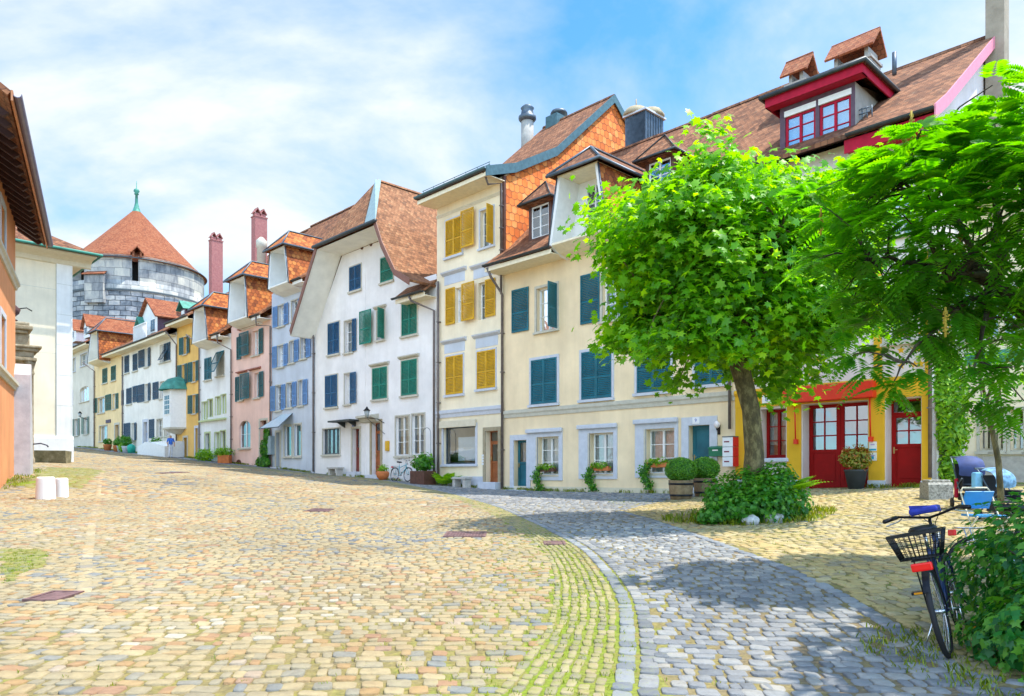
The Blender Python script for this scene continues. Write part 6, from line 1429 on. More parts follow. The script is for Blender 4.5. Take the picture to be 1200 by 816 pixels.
# small box bretèche and dormer
m = MB(); m.m = 0
aa = R(-63+10)
def polar(a, r): return (r*math.cos(a), r*math.sin(a))
x, y = polar(R(-68), rT); 
m = MB(); m.m = 0; m.box(-1.2, 1.2, -.55, .3, zring-1.6, zring+1.9); m.m = 1; m.slab([(-1.45, -.8, zring+1.85), (1.45, -.8, zring+1.85), (1.2, .3, zring+2.5), (-1.2, .3, zring+2.5)], .1)
m.build('stone_bay', [TS2, T_RED], e, loc=(x, y, 0), rot=(0, 0, R(22)))
x, y = polar(R(-36), rE-.55); m = MB(); m.slab([(-.75, -.7, zt+.3), (0, -.7, zt+1.15), (0, 1.2, zt+1.15), (-.75, 1.2, zt+.3)], .1).slab([(.75, -.7, zt+.3), (.75, 1.2, zt+.3), (0, 1.2, zt+1.15), (0, -.7, zt+1.15)], .1).box(-.55, -.3, -.5, .8, zt-.2, zt+.5).box(.3, .55, -.5, .8, zt-.2, zt+.5); m.build('roof_dormer', T_RED, o, loc=(x, y, 0), rot=(0, 0, R(54)))
# ================================================================ TREES AND PLANTS
rng = np.random.default_rng(5)
def rot_basis(n_):
    """random orthonormal frames whose third axis follows the given normals"""
    n_ = n_/np.linalg.norm(n_, axis=1)[:,None]; r = rng.normal(size=n_.shape); a = np.cross(n_, r); a /= np.linalg.norm(a, axis=1)[:,None]; return a, np.cross(n_, a), n_
PALM = np.array([(0,-.5,0),(.16,-.30,.01),(.50,-.34,-.06),(.34,-.06,.02),(.60,.20,-.08),(.24,.18,.02),(0,.62,-.10),(-.24,.18,.02),(-.60,.20,-.08),(-.34,-.06,.02),(-.50,-.34,-.06),(-.16,-.30,.01)])
PALMF = [(0,1,3,5,7,9,11),(1,2,3),(3,4,5),(5,6,7),(7,8,9),(9,10,11)]
OVAL = np.array([(0,-.5,0),(.26,-.15,-.03),(.22,.22,-.03),(0,.55,-.06),(-.22,.22,-.03),(-.26,-.15,-.03)]); OVALF = [(0,1,2,3),(0,3,4,5)]
IVY = np.array([(0,-.35,0),(.42,-.38,-.04),(.34,.02,.02),(.52,.14,-.05),(.16,.22,.02),(0,.56,-.07),(-.16,.22,.02),(-.52,.14,-.05),(-.34,.02,.02),(-.42,-.38,-.04)]); IVYF = [(0,1,2,4,5,6,8,9),(2,3,4),(6,7,8)]
def leaves(name, P, N, size, mat, par, tmpl=PALM, tf=PALMF, rnd=None):
    n = len(P); a, b, c = rot_basis(N); s = (size*rng.uniform(.65, 1.25, n))[:,None,None]
    T = tmpl[None]*s; V = P[:,None]+T[:,:,0:1]*a[:,None]+T[:,:,1:2]*b[:,None]+T[:,:,2:3]*c[:,None]
    k = len(tmpl); base = (np.arange(n)*k)[:,None]; F_ = []; lt = []
    for f in tf: F_.append(base+np.array(f)[None]); lt.append(len(f))
    Fc = np.concatenate(F_, 1).ravel(); lt = np.tile(lt, n); r = rng.random(n) if rnd is None else np.clip(rnd, 0, 1)
    return npmesh(name, V.reshape(-1, 3), Fc, lt, mat, {'rnd': np.repeat(r, len(tf))}, parent=par)
def wig(p, q, n=5, amp=.12):
    p, q = np.array(p, float), np.array(q, float); L_ = np.linalg.norm(q-p); pts = [p]
    for i in range(1, n): t = i/n; pts.append(p*(1-t)+q*t+rng.normal(0, amp*L_*.25, 3)+np.array([0, 0, amp*L_*math.sin(math.pi*t)]))
    pts.append(q); return pts
def sph(n): v = rng.normal(size=(n, 3)); return v/np.linalg.norm(v, axis=1)[:,None]
# ---------------- plane tree
L_PL = leafmat('plane_tree_leaf', (.045,.16,.008), (.11,.33,.010), (.30,.52,.02), .5)
BARK = barkmat('plane_bark', (.04,.03,.014), (.095,.075,.03), (.22,.18,.08), 5)
tx, ty = (877-600)/F*16.0, 16.0; tzb = gz(tx, ty)
T = thing('plane_tree', 'full leafy plane tree with mottled leaning trunk in front of the cream house', 'tree', (tx, ty, tzb))
def tl(px, py, D=16.0): return np.array([(px-600)/F*D-tx, D-ty, EZ+(HY-py)/F*D-tzb])
base = tl(882, 612); pts = [base+np.array([0,0,-.4]), tl(882, 590), tl(884, 530), tl(880, 480), tl(871, 445), tl(864, 420)]
m = MB(); m.tube([tuple(p) for p in pts], [.31, .255, .20, .185, .195, .20], 16)
fork = pts[-1]; cen = tl(862, 334); rad = np.array([2.92, 2.3, 2.82])
lim = []
for k in range(9):
    a = 2*math.pi*k/9+rng.uniform(-.3, .3); e = cen+np.array([math.cos(a)*rad[0]*.62, math.sin(a)*rad[1]*.62, rng.uniform(-.9, 1.0)]); w_ = wig(fork+np.array([0,0,-.1]), e, 6, .10); m.tube([tuple(p) for p in w_], list(np.linspace(.11, .03, 7)), 8); lim.append(w_)
e = cen+np.array([.1, 0, 2.1]); w_ = wig(fork, e, 6, .03); m.tube([tuple(p) for p in w_], list(np.linspace(.17, .03, 7)), 8); lim.append(w_)
m.build('trunk', BARK, T)
tips = []
d_ = sph(400); d_ = d_[d_[:,2] > -.78]
for d in d_[:285]:
    rr = rng.uniform(.60, 1.0)*(1+.08*math.sin(4*math.atan2(d[1], d[0])+3*d[2])+.09*math.sin(8*d[2]+3*d[0]+1))
    p = cen+np.sign(d)*np.abs(d)**.82*rad*rr*.94
    if d[2] < 0: p[2] = cen[2]+(p[2]-cen[2])*.95
    tips.append(p)
for d in sph(60): tips.append(cen+d*rad*rng.uniform(.2, .6))
tips = np.array(tips); bm_ = MB()
for p in tips[::2]:
    w_ = lim[rng.integers(len(lim))]; q = min((x for l_ in lim for x in l_[2:]), key=lambda x: np.linalg.norm(x-p)); bm_.tube([tuple(x) for x in wig(q, p, 3, .10)], [.028, .02, .014, .007], 5, caps=False)
tag(bm_.build('branches', BARK, T, uv=False, fix=False), kind='stuff')
P = []; N = []; RN = []
for t in tips:
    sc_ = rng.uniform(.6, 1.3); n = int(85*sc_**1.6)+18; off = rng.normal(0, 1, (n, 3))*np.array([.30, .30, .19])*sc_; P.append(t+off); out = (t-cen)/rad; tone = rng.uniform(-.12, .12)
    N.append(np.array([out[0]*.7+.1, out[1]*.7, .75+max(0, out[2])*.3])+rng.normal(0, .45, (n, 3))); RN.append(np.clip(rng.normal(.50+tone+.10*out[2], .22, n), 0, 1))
P = np.concatenate(P); N = np.concatenate(N); RN = np.concatenate(RN)
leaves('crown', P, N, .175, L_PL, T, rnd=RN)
# ---------------- sumac / tree of heaven with feathered leaves
L_SU = leafmat('feathered_leaf', (.028,.14,.012), (.07,.26,.016), (.21,.41,.025), .6)
SBARK = barkmat('dark_branch_bark', (.03,.022,.016), (.06,.045,.03), (.11,.085,.06), 6)
sx, sy = 7.6, 9.4; szb = gz(sx, sy)
T2 = thing('feathered_leaf_tree', 'spreading tree with long feathered leaves and dark bent branches at the right edge', 'tree', (sx, sy, szb))
def sl(px, py, D=9.0): return np.array([(px-600)/F*D-sx, D-sy, EZ+(HY-py)/F*D-szb])
J = sl(1165, 335); m = MB()
m.tube([(0,0,-.4), (-.05,0,1.0), (-.35,-.1,2.0), (-.95,-.3,2.6), tuple((np.array([-1.2,-.35,2.7])+J)/2+np.array([0,0,.05])), tuple(J)], [.20,.17,.14,.12,.10,.08], 12)
limbs = []
def limb(a, b, r0, r1, n=7, amp=.12): w_ = wig(a, b, n, amp); m.tube([tuple(p) for p in w_], list(np.linspace(r0, r1, n+1)), 7); limbs.append(w_); return w_
limb(J, sl(1075, 272), .06, .02); limb(J, sl(1020, 310, 9.2), .055, .018); limb(J, sl(1110, 330, 8.6), .05, .02); limb(J, sl(1170, 200, 9.4), .06, .02); limb(J, sl(1060, 215, 9.0), .05, .018); limb(J, sl(1235, 230, 9.2), .07, .02)
limb(J, sl(1060, 425, 8.4), .04, .012, 7, .04); limb(J, sl(1140, 440, 8.0), .04, .012, 7, .02); limb((-1.0,-.3,2.6), sl(1260, 340, 8.0), .08, .02); limb((-.4,-.1,2.0), (1.2, .6, 3.6), .09, .02); limb((-.4,-.1,2.0), (.2, -3.0, 4.0), .10, .03); limb((-.4,-.1,2.0), (-.6, -4.2, 3.6), .09, .02); limb((-.6,-.1,2.2), (-1.6, -2.2, 3.9), .07, .02)
cen2 = sl(1155, 262, 8.8); rad2 = np.array([2.15, 1.5, 1.32]); ros = []
for d in sph(235):
    rr = rng.uniform(.5, 1.0); p = cen2+d*rad2*rr
    if p[2]+szb < EZ+(HY-470)/F*9 and rng.random() < .6: continue
    ros.append(p)
# lower hanging fringe along the bottom of the crown
for px, py, D in ((1000,415,8.8),(1020,432,8.6),(1035,405,8.8),(1045,452,8.4),(1075,430,8.2),(985,385,9.2),(1105,400,8.6),(1135,425,8.0),(1160,395,8.0),(1190,430,7.8),(1150,465,8.6),(1175,480,8.8),(1200,470,8.2),(1120,380,8.4),(1080,385,8.6),(1210,400,8),(1165,440,8.2),(1195,385,8.4),(985,345,9.2),(965,300,9.4),(975,255,9.4),(1000,225,9.2),(1040,195,9.0),(1090,172,9.0),(1130,150,8.8),(1165,140,8.8),(1195,135,8.8),(1220,150,8.8),(1010,300,9),(1030,350,9),(1225,240,8.6),(1215,320,8.2)): ros.append(sl(px, py, D))
# the part of the crown beyond the right edge, towards the viewer: it shades the path
c3 = np.array([5.4-sx, 6.1-sy, 4.6-szb])
for d in sph(230): p = c3+d*np.array([1.75, 2.6, 1.0])*rng.uniform(.3, 1); ros.append(p)
ros = np.array(ros)
# keep the frame clear: nothing of the near lobe may hang where the photo shows open view
wx, wy, wz = ros[:,0]+sx, ros[:,1]+sy, ros[:,2]+szb
ppx = 600+wx/wy*F; ppy = HY-(wz-EZ)/wy*F; ok = ~((wy < 7.4) & (ppx < 1290)); ros = ros[ok]
LP = []; LN = []; LT = []; LR = []; tw = MB()
for q in ros:
    near = min((x for l_ in limbs for x in l_[2:]), key=lambda x: np.linalg.norm(x-q))
    if rng.random() < .8: tw.tube([tuple(x) for x in wig(near, q, 3, .12)], [.016, .012, .009, .006], 5, caps=False)
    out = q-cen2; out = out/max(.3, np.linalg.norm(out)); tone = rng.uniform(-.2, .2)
    for k in range(rng.integers(5, 9)):
        a = rng.uniform(0, 2*math.pi); h_ = np.array([math.cos(a), math.sin(a), rng.uniform(-.6, .8)])+out*.5; h_ /= np.linalg.norm(h_); L_ = rng.uniform(.32, .56); npair = rng.integers(8, 12)
        side_ = np.cross(h_, [0,0,1.0]); side_ /= np.linalg.norm(side_)+1e-6; up_ = np.cross(side_, h_)
        rach = []
        for i in range(npair):
            t = .22+.78*(i+.5)/npair; p = q+h_*L_*t+np.array([0,0,-1])*(.42*L_*t*t); rach.append(p)
            dn = np.array([0,0,-.16]); ll = .125*math.sin(math.pi*min(.95, .25+.72*t))+.03
            for sgn in (-1, 1):
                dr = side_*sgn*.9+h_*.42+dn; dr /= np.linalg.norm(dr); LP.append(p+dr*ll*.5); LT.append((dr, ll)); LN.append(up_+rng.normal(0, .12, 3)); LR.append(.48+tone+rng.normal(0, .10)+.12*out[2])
LP = np.array(LP); D_ = np.array([t[0] for t in LT]); ln = np.array([t[1] for t in LT]); LN = np.array(LN); S_ = np.cross(D_, LN); S_ /= np.linalg.norm(S_, axis=1)[:,None]; UU = np.cross(S_, D_)
V = np.stack([LP-D_*ln[:,None]*.5, LP+S_*ln[:,None]*.17-D_*ln[:,None]*.12, LP+D_*ln[:,None]*.5-UU*ln[:,None]*.12, LP-S_*ln[:,None]*.17-D_*ln[:,None]*.12], 1); n = len(V)
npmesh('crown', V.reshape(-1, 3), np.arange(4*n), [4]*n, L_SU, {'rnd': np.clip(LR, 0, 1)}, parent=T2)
tr_ = m.build('trunk', SBARK, T2, uv=False); tag(tw.build('twigs', SBARK, T2, uv=False, fix=False), kind='stuff')
# flower panicles
PAN = plain('yellow_flower_panicle', (.42,.30,.04), .8, var=.4)
for px, py, D in ((1182,193,8.6),(962,262,8.9),(1125,282,8.2),(1068,148,8.8),(1108,380,8.0),(1060,165,8.7)):
    p = sl(px, py, D); fp = MB()
    for i in range(40): t = rng.random(); c_ = p+np.array([rng.normal(0, .022*(1-t)+.005), rng.normal(0, .022*(1-t)+.005), -.10+.24*t]); s_ = .008; fp.box(c_[0]-s_, c_[0]+s_, c_[1]-s_, c_[1]+s_, c_[2]-s_, c_[2]+s_)
    fp.tube([tuple(p+np.array([0,0,-.14])), tuple(p+np.array([0,0,.18]))], .012, 5); fp.build('flower_panicle', PAN, T2, uv=False, fix=False)
# ---------------- generic leafy plants
L_GR = leafmat('shrub_leaf', (.02,.11,.010), (.05,.22,.013), (.14,.33,.02), .4); L_IVY = leafmat('ivy_leaf', (.010,.085,.018), (.022,.18,.028), (.12,.32,.03), .35)
L_LT = leafmat('light_green_leaf', (.07,.20,.010), (.16,.36,.012), (.34,.52,.025), .4); L_BOX = leafmat('box_leaf', (.03,.13,.008), (.08,.26,.01), (.2,.42,.02), .3); L_DRY = leafmat('red_tinged_leaf', (.14,.20,.02), (.32,.30,.03), (.45,.10,.04), .3)
def blob(name, par, c, r, n, size, mat, tm=OVAL, tf=OVALF, shell=.5, flat=.0, up=.5, tone=.5, sd=.22, parts=None):
    d = sph(n); rr = rng.uniform(shell, 1.0, n)**.6; lum = 1+.14*np.sin(4*np.arctan2(d[:,1], d[:,0])+c[0]*5)+.10*np.sin(7*d[:,2]+d[:,0]*5)
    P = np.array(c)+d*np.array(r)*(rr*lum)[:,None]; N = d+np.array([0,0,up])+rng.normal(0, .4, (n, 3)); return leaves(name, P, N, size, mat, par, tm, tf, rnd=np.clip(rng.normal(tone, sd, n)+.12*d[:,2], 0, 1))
# undergrowth round the plane tree
U = thing('shrub_bed', 'dense green shrubs and ferns growing around the foot of the plane tree', 'shrub', (tx, ty-.3, tzb))
P = []; N = []; R_ = []
for (cx_, cy_, cz_, rx, ry, rz_, n) in ((-.55,-.5,.25,.62,.6,.42,1500), (.05,-.55,.35,.7,.6,.55,2200), (.45,-.1,.70,.45,.5,.50,1500), (-.15,.1,.55,.55,.5,.55,1500), (-.85,-.35,.5,.3,.4,.5,400), (.75,-.2,.35,.4,.4,.45,700), (-1.05,-.7,.12,.35,.35,.2,350)):
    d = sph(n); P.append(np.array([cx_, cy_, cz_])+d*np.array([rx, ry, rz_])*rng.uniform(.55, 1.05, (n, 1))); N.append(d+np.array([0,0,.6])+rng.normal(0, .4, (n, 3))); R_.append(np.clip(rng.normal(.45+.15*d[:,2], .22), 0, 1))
leaves('foliage', np.concatenate(P), np.concatenate(N), .085, L_GR, U, IVY, IVYF, rnd=np.concatenate(R_))
def fern(par, base, n, L_, mat, name='fronds', spread=(0, 2*math.pi), droop=.5, pairs=12, lw=.10, elev=(.5, 1.1)):
    V = []; 
    for k in range(n):
        a = rng.uniform(*spread); el = rng.uniform(*elev); h_ = np.array([math.cos(a)*math.cos(el), math.sin(a)*math.cos(el), math.sin(el)]); s_ = np.array([-math.sin(a), math.cos(a), 0]); LL_ = L_*rng.uniform(.7, 1.15)
        for i in range(pairs):
            t = .2+.8*(i+.5)/pairs; p = np.array(base)+h_*LL_*t+np.array([math.cos(a), math.sin(a), -1.2])*droop*LL_*t*t*.5; l_ = LL_*.26*math.sin(math.pi*min(.96, .2+.78*t))
            for sg in (-1, 1): e = p+s_*sg*l_+h_*l_*.3-np.array([0,0,l_*.25]); w2 = h_*l_*lw*1.6; V.append([p-w2, p+w2, e+w2*.3, e-w2*.3])
    V = np.array(V); n_ = len(V); return npmesh(name, V.reshape(-1, 3), np.arange(4*n_), [4]*n_, mat, {'rnd': np.clip(rng.normal(.55, .2, n_), 0, 1)}, parent=par)
fern(U, (.55, -.35, .55), 14, .75, L_LT, spread=(-1.2, .9)); fern(U, (-.2, -.6, .3), 10, .6, L_GR)
ROCK = stonemat('white_rock', [(.3,(.30,.30,.30)),(.6,(.58,.57,.55))], 6, .6)
def rock(lab, px, py, w, h, sd=0, mat=None, name='rock'):
    p = g(px, py); bm = bmesh.new(); bmesh.ops.create_icosphere(bm, subdivisions=3, radius=1); rg = np.random.default_rng(sd); ph = rg.uniform(0, 6, 6)
    for v in bm.verts: c = v.co; f = 1+.16*math.sin(c.x*3+ph[0])*math.sin(c.y*3.4+ph[1])+.12*math.sin(c.z*4+ph[2])+.05*math.sin(c.x*9+ph[3]); v.co = Vector((c.x*w/2*f, c.y*w/2.3*f, c.z*h*.6*f+h*.3))
    me = bpy.data.meshes.new(name); bm.to_mesh(me); bm.free(); me.materials.append(mat or ROCK); o = bpy.data.objects.new(name, me); COL.objects.link(o); o.location = (p[0], p[1]+w/3, p[2]); tag(o, lab, 'rock', None)
rock('white rock in front of the shrub bed, the left one of two', 881, 616, .30, .24, 1); rock('white rock in front of the shrub bed, the right one of two', 908, 614, .36, .24, 4)
# ---------------- ivy mound, bottom right
I_ = thing('ivy_bush', 'dark glossy ivy bush spilling over the cobbles at the bottom right corner', 'bush', (4.24, 5.3, gz(4.24, 5.3)))
P = []; N = []; R_ = []
for (cx_, cy_, cz_, rx, ry, rz_, n) in ((.15,.1,.55,.85,.8,.72,5200), (-.45,-.25,.22,.55,.55,.42,2000), (.5,-.5,.4,.7,.6,.6,2500), (-.05,.6,.5,.7,.7,.62,2200), (-.62,.1,.12,.35,.45,.22,500), (.3,-.9,.2,.7,.5,.4,1200)):
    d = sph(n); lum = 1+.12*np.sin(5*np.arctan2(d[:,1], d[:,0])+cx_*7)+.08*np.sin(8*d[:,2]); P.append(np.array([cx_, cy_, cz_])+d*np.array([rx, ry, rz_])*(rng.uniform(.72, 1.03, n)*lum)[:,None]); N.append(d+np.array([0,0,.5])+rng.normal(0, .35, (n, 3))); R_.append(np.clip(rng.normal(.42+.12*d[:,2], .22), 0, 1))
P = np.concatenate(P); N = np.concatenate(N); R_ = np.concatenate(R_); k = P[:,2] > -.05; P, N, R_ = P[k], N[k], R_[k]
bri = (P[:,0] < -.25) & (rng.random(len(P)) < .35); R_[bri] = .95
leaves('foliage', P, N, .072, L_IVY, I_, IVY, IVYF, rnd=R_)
m = MB()
for k in range(26): a = rng.uniform(0, 6.28); m.tube([tuple(x) for x in wig((.1*math.cos(a), .1*math.sin(a), -.05), (.65*math.cos(a), .6*math.sin(a), rng.uniform(.3, 1.0)), 4, .2)], [.012, .010, .008, .006, .004], 5)
m.build('stems', SBARK, I_, uv=False)
# ---------------- climbing shrub at the house corner, thin bare tree, vine
p = g(1103, 569); V_ = thing('climbing_shrub', 'light green climbing shrub on the right corner of the golden yellow shopfront', 'shrub', (p[0], p[1]-.3, p[2]))
for (c_, r_, n_) in (((-.1,0,.6),(.35,.3,.6),900), ((.0,0,1.5),(.5,.35,.7),1700), ((.1,0,2.4),(.55,.4,.8),1900), ((-.2,0,3.2),(.6,.4,.7),1300)): pass
d1_ = [((.1,0,.55),(.38,.3,.6),900), ((.1,0,1.5),(.55,.35,.75),1900), ((-.1,0,2.5),(.65,.4,.8),2200), ((-.25,0,3.4),(.65,.4,.6),1200)]
P = []; N = []
for c_, r_, n_ in d1_: d = sph(n_); P.append(np.array(c_)+d*np.array(r_)*rng.uniform(.4, 1.05, (n_, 1))); N.append(d+np.array([0,-.2,.6])+rng.normal(0, .4, (n_, 3)))
leaves('foliage', np.concatenate(P), np.concatenate(N), .13, L_LT, V_, OVAL, OVALF); MB().tube([(0,0,-.2), (-.05,0,.8), (.1,0,1.8), (-.1,0,3)], [.05,.045,.035,.02], 8).build('stem', BARK, V_)
D5 = 11.0; p = ((1178-600)/F*D5, D5); zb_ = gz(*p); Y_ = thing('young_tree', 'thin young tree with few leaves between the strollers and the ivy', 'tree', (p[0], p[1], zb_))
def yl(px, py, D=D5): return ((px-600)/F*D-p[0], D-p[1], EZ+(HY-py)/F*D-zb_)
m = MB(); m.tube([(0,0,-.3), yl(1170, 540), yl(1162, 500), yl(1156, 470)], [.05, .042, .036, .03], 8)
for a in ([yl(1156,470), yl(1165,445), yl(1185,425)], [yl(1156,470), yl(1148,440), yl(1150,410)], [yl(1162,500), yl(1145,488), yl(1132,478), yl(1118,470)], [yl(1160,490), yl(1172,462), yl(1170,440)]): m.tube(a, list(np.linspace(.025, .008, len(a))), 6)
m.build('trunk', BARK, Y_, uv=False)
P = []; 
for q in ((1185,425),(1150,410),(1118,470),(1170,440),(1135,445),(1165,420),(1190,450),(1140,480)): P.append(np.array(yl(*q))+rng.normal(0, .16, (70, 3)))
P = np.concatenate(P); leaves('crown', P, rng.normal(0, 1, P.shape)+np.array([0,0,1.0]), .085, L_GR, Y_, OVAL, OVALF)
p = ROW.W(ROW.L(308, 548, -.35)[0], -.35); X_ = thing('climbing_vine', 'bushy climbing vine beside the glass canopy of the blue-grey house', 'vine', (p[0], p[1], gz(*p)), ROW.a)
P = []; N = []
for c_, r_, n_ in (((0,0,.3),(.75,.3,.4),700), ((.15,.05,1.1),(.42,.25,.7),700), ((.35,.1,1.9),(.3,.2,.55),450)): d = sph(n_); P.append(np.array(c_)+d*np.array(r_)*rng.uniform(.4, 1.05, (n_, 1))); N.append(d+np.array([0,-.2,.6])+rng.normal(0, .4, (n_, 3)))
leaves('foliage', np.concatenate(P), np.concatenate(N), .15, L_GR, X_); MB().tube([(.1,.1,-.2), (.2,.1,1), (.4,.1,2)], .04, 6).build('stem', BARK, X_)
# ---------------- tufts of grass
def tufts(name, pts, hmin, hmax, mat, blades=7, sp=.05):
    P = []; n = len(pts)
    z = gz_np(pts[:,0], pts[:,1]); B = np.repeat(np.stack([pts[:,0], pts[:,1], z], 1), blades, 0); N_ = len(B); a = rng.uniform(0, 2*np.pi, N_); o = rng.normal(0, sp, (N_, 2)); B[:,:2] += o
    h_ = rng.uniform(hmin, hmax, N_); d = np.stack([np.cos(a), np.sin(a), np.zeros(N_)], 1); s_ = np.stack([-np.sin(a), np.cos(a), np.zeros(N_)], 1); w_ = h_*.10
    V = np.stack([B-s_*w_[:,None], B+s_*w_[:,None], B+d*(h_*.25)[:,None]+np.array([0,0,1])*(h_*.65)[:,None]+s_*(w_*.6)[:,None], B+d*(h_*.6)[:,None]+np.array([0,0,1])*h_[:,None], B+d*(h_*.25)[:,None]+np.array([0,0,1])*(h_*.65)[:,None]-s_*(w_*.6)[:,None]], 1)
    o = npmesh(name, V.reshape(-1, 3), np.arange(5*N_), [5]*N_, mat, {'rnd': rng.random(N_)}); tag(o, 'short moss and grass growing in the joints of the cobbles and along the house walls', 'grass', kind='stuff'); return o
L_TU = leafmat('joint_grass', (.10,.17,.01), (.19,.27,.015), (.34,.36,.03), .3)
c_ = []
X = rng.uniform(-12, 12, 260000); Y = rng.uniform(4, 24, 260000); k = frust(X, Y, .3); X, Y = X[k], Y[k]; mo = mossf(X, Y); k = rng.random(len(X)) < np.clip(mo-.30, 0, 1)**2*.40; c_.append(np.stack([X[k], Y[k]], 1))
c_ = np.concatenate(c_); c_ = c_[~((in_face_strip(c_[:,0], c_[:,1]) < 0))]
o1 = tufts('grass', c_, .015, .038, L_TU, 5, .02)
FD = dens(FACE, .1); u_ = rng.random(1500); i_ = (u_*(len(FD)-1)).astype(int); q = FD[i_]+np.array([-.7193, -.6947])*np.abs(rng.normal(.06, .12, (1500, 1))); q = q[(np.sin(q[:,0]*1.3)+np.sin(q[:,0]*3.1+1) > -.5)]
e1 = np.array([[4.1+math.cos(a)*r, 5.3+math.sin(a)*r] for a, r in zip(rng.uniform(2.2, 4.6, 150), rng.uniform(.9, 1.5, 150))]); e2 = np.array([[5.1+math.cos(a)*r, 16+math.sin(a)*r*.8] for a, r in zip(rng.uniform(0, 6.28, 170), rng.uniform(1.0, 1.8, 170))])
tufts('grass', np.concatenate([q, e2]), .05, .16, L_TU, 8, .06); tufts('grass', e1, .02, .07, L_TU, 7, .04)
lm = g(20, 560); q = np.stack([rng.uniform(-17.5, -12, 700), rng.uniform(20.5, 27.5, 700)], 1); kk = pip(q[:,0], q[:,1], wl([(0,562),(28,556),(60,546),(38,562),(18,573),(0,575)])); tufts('grass', q[kk], .04, .12, L_TU, 8, .08)
# ================================================================ SMALL THINGS
def at_row(px, out, py=560):
    x = ROW.L(px, py, -out)[0]; p = ROW.W(x, -out); return (p[0], p[1], gz(*p))
TERR = plain('terracotta', (.55,.17,.05), .8, var=.15); WOODB = stonemat('weathered_barrel_wood', [(.3,(.16,.10,.05)),(.7,(.34,.24,.13))], 6, .4); GPOT = plain('anthracite_pot', (.045,.05,.055), .6)
# half-barrel planters with clipped box balls
def boxball(px, py, D, rb, lab, h=.55):
    p = ((px-600)/F*D, D); z = gz(*p); e = thing('box_ball_planter', lab, 'planter', (p[0], p[1], z), rng.uniform(0, 3), 'clipped box balls in half barrels')
    m = MB(); m.m = 0; m.lathe([(rb*.62, -.03), (rb*.70, h*.3), (rb*.76, h), (rb*.70, h), (rb*.66, h-.08)], 22, capt=False); m.m = 1
    m.lathe([(rb*.675, h*.16), (rb*.69, h*.17), (rb*.70, h*.27), (rb*.68, h*.27)], 22, capb=False, capt=False).lathe([(rb*.745, h*.75), (rb*.76, h*.76), (rb*.768, h*.86), (rb*.74, h*.86)], 22, capb=False, capt=False); m.build('barrel', [WOODB, BLACK], e)
    MB().lathe([(rb*.67, h-.06), (0, h-.04)], 22).build('soil', plain('potting_soil', (.05,.035,.02), .95), e)
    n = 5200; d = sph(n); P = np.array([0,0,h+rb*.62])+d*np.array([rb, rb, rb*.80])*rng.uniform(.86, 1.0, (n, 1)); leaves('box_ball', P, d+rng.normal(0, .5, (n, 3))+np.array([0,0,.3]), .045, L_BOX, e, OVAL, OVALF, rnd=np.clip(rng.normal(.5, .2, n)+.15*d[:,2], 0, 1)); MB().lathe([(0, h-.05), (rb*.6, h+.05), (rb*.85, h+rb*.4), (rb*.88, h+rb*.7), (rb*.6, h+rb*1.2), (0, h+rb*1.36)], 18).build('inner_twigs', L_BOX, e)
boxball(798, 580, 21.6, .47, 'round clipped box bush in a half barrel, the left one nearest the path'); boxball(826, 577, 22.4, .45, 'round clipped box bush in a half barrel, the right one by the door')
# pot with reddish shrub at the red door
p = g(1003, 573.5); e = thing('potted_shrub', 'bushy yellow-green plant with red tips in a dark pot at the red double door', 'plant', p); MB().lathe([(.20, 0), (.29, .48), (.31, .5), (.31, .54), (.26, .54), (.25, .44)], 20, capt=False).build('pot', GPOT, e)
blob('foliage', e, (0,0,.85), (.46,.42,.36), 1500, .085, L_DRY, shell=.2, tone=.35, sd=.3); MB().lathe([(.26, .5), (0, .5)], 16).build('soil', plain('potting_soil', (.05,.035,.02), .95), e)
# plants before the white house
p = at_row(496, .75); e = thing('planter_box', 'dark square planter box with big leafy oleander by the white house window', 'planter', p, ROW.a)
bx = MB().bbox(-.55, .50, -.35, .35, -.05, .62, .02).build('box', DBROWN, e); blob('foliage', e, (-.05,0,1.0), (.6,.42,.42), 900, .17, L_GR, shell=.2, tone=.6); blob('blossoms', e, (-.15,-.1,1.1), (.5,.35,.35), 90, .09, plain('pale_blossom', (.8,.70,.62), .7), shell=.5)
m = MB(); 
for x in (-.3, .3): m.tube([(x, .2, .6), (x, .2, 2.3)], .012, 5)
m.torus((0, .2, 2.3), .3, .012, 'y', 14, 5, 0, math.pi); m.build('trellis', LEAD, e)
p = at_row(448.5, .6); e = thing('flower_pot', 'round orange flower pot with small plant at the brown wooden door', 'pot', p); MB().lathe([(.16, 0), (.30, .18), (.33, .34), (.27, .44), (.24, .44), (.24, .36)], 18, capt=False).build('pot', TERR, e); blob('foliage', e, (0,0,.55), (.28,.28,.22), 260, .10, L_LT, shell=.1)
p = at_row(521, .5); e = thing('fern', 'green fern growing at the wall beside the shop window', 'fern', p, 0); fern(e, (0,0,0), 22, .95, L_LT, elev=(.7, 1.3))
# benches
def bench(px, lab, w=.95):
    p = at_row(px, .45); e = thing('stone_bench', lab, 'bench', p, ROW.a); ST = stonemat('bench_stone', [(.3,(.42,.40,.36)),(.7,(.60,.57,.52))], 6, .3); MB().bbox(-w/2, w/2, -.22, .22, .36, .46, .02).build('seat', ST, e)
    for s_ in (-1, 1): MB().bbox(s_*w*.36-.08, s_*w*.36+.08, -.18, .18, -.1, .36, .015).build('leg', ST, e)
bench(393, 'small stone bench under the barred window of the white house', 1.1); bench(541, 'small stone bench under the shop window of the narrow cream house', .95)
